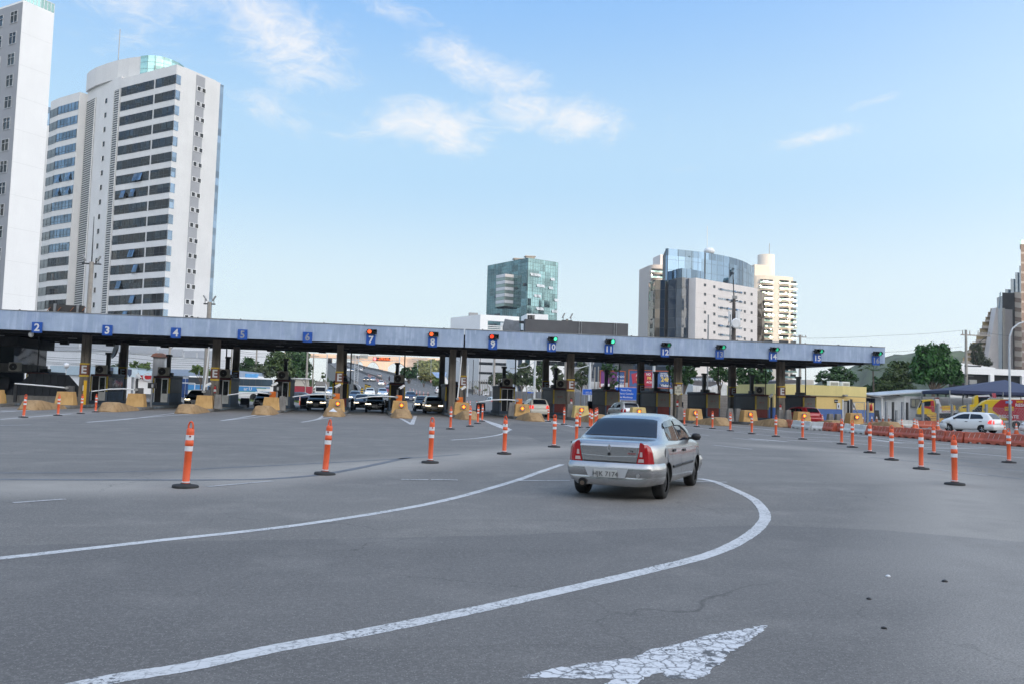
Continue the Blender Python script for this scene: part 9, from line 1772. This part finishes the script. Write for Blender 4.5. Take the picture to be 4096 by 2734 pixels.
p=onY('f2',1600,460,80); q=onY('f2',1520,800,80); t=thing('chimney','stained white chimney with rusty curved cap right of the camera at lane 3','chimney',(p.x,80,0)); MB().frust((-.55,.55,-.4,.4),(-.5,.5,-.4,.4),0,p.z).build('shaft',WSH,t); mb=MB(); mb.side([(-.7,p.z+.01),(.7,p.z+.01),(.6,p.z+.22),(.3,p.z+.38),(-.3,p.z+.38),(-.6,p.z+.22)],-.5,.5); mb.build('cap',mat('rusty_cap',(.42,.33,.29),.7,var=.4,vs=3,alt=(.5,.2,.12)),t)
# white portal frames before the blue shops
p=onY('f2',1995,935,108); q=onY('f2',2245,1110,108); t=thing('goal_frame','white tubular frame before the blue shop doors','frame',((p.x+q.x)/2,108,0)); w_=(q.x-p.x)/2; MB().cyl((-w_,0,0),(-w_,0,p.z),.05,n=6).cyl((w_,0,0),(w_,0,p.z),.05,n=6).cyl((-w_,0,p.z),(w_,0,p.z),.05,n=6).build('tube',WHITEM,t)
# dark bins and stacked dark crates by the booths
for k,x,y,Y,w_,h_,lab in (('d8',750,1170,73,.35,1.25,'black round topped bin by the booth of lane 10'),('f3',1980,1200,78,.9,1.0,'dark grey guard panel right of the booth below sign 6'),('f4',1050,1280,80,.9,.95,'dark grey guard panel left of the booth at lane 9'),('f3',850,1180,77,.8,.85,'dark brown crate behind the booth below sign 5'),('m1',795,760,76,.3,1.0,'dark guard panel right of the E column at lane 6')):
 X=XatY(k,x,y,Y); t=thing('barricade' if 'bin' not in lab else 'litter_bin',lab,'barricade' if 'bin' not in lab else 'bin',(X,Y,.2 if 'bin' in lab else 0)); MB().frust((-w_/2,w_/2,-.2,.2),(-w_/2*.94,w_/2*.94,-.16,.16),0,h_).build('body',mat('panel_charcoal',(.035,.035,.038),.7,var=.2),t,bevel=.03); MB().box(-w_/2*.7,w_/2*.7,-.215,-.205,h_*.3,h_*.34).build('band',GREYPL,t)
# dark pedestrian by column 12
p=onY('f5',610,1440,66); pr=thing('person','person in dark navy clothes standing behind the column with the route shield','person',(p.x,66.5,.2)); v=[(0,0,.9),(0,0,1.15),(0,0,1.38),(0,0,1.5),(0,0,1.62),(-.18,0,1.36),(-.24,.05,1.1),(-.22,-.1,.9),(.18,0,1.36),(.24,.05,1.1),(.22,-.1,.9),(-.09,0,.88),(-.1,-.02,.48),(-.1,.02,.06),(.09,0,.88),(.1,.02,.48),(.1,.04,.06)]; e=[(0,1),(1,2),(2,3),(3,4),(2,5),(5,6),(6,7),(2,8),(8,9),(9,10),(0,11),(11,12),(12,13),(0,14),(14,15),(15,16)]; rad=[.15,.15,.16,.06,.10,.07,.05,.04,.07,.05,.04,.1,.075,.05,.1,.075,.05]
me=bpy.data.meshes.new('body'); me.from_pydata(v,e,[]); me.materials.append(mat('navy_clothes',(.015,.02,.045),.8)); o=bpy.data.objects.new('body',me); COL.objects.link(o); o.parent=pr; o.modifiers.new('skin','SKIN'); me.skin_vertices.new() if not me.skin_vertices else None
for i,sv in enumerate(me.skin_vertices[0].data): sv.radius=(rad[i],rad[i]); sv.use_root=(i==0)
o.modifiers.new('sub','SUBSURF').levels=1
# ================================================================== AIR
hz=MB().box(-1750,1750,-950,1750,-1,175).build('haze',None); hz.data.materials.clear()
hm=bpy.data.materials.new('haze'); hm.use_nodes=True; t=hm.node_tree
for n in list(t.nodes):
 if n.type=='BSDF_PRINCIPLED': t.nodes.remove(n)
v=t.nodes.new('ShaderNodeVolumePrincipled'); v.inputs['Color'].default_value=(.86,.93,1,1); v.inputs['Density'].default_value=.00014; v.inputs['Anisotropy'].default_value=.2
t.links.new(v.outputs[0],[n for n in t.nodes if n.type=='OUTPUT_MATERIAL'][0].inputs['Volume']); hz.data.materials.append(hm); stuff(hz)
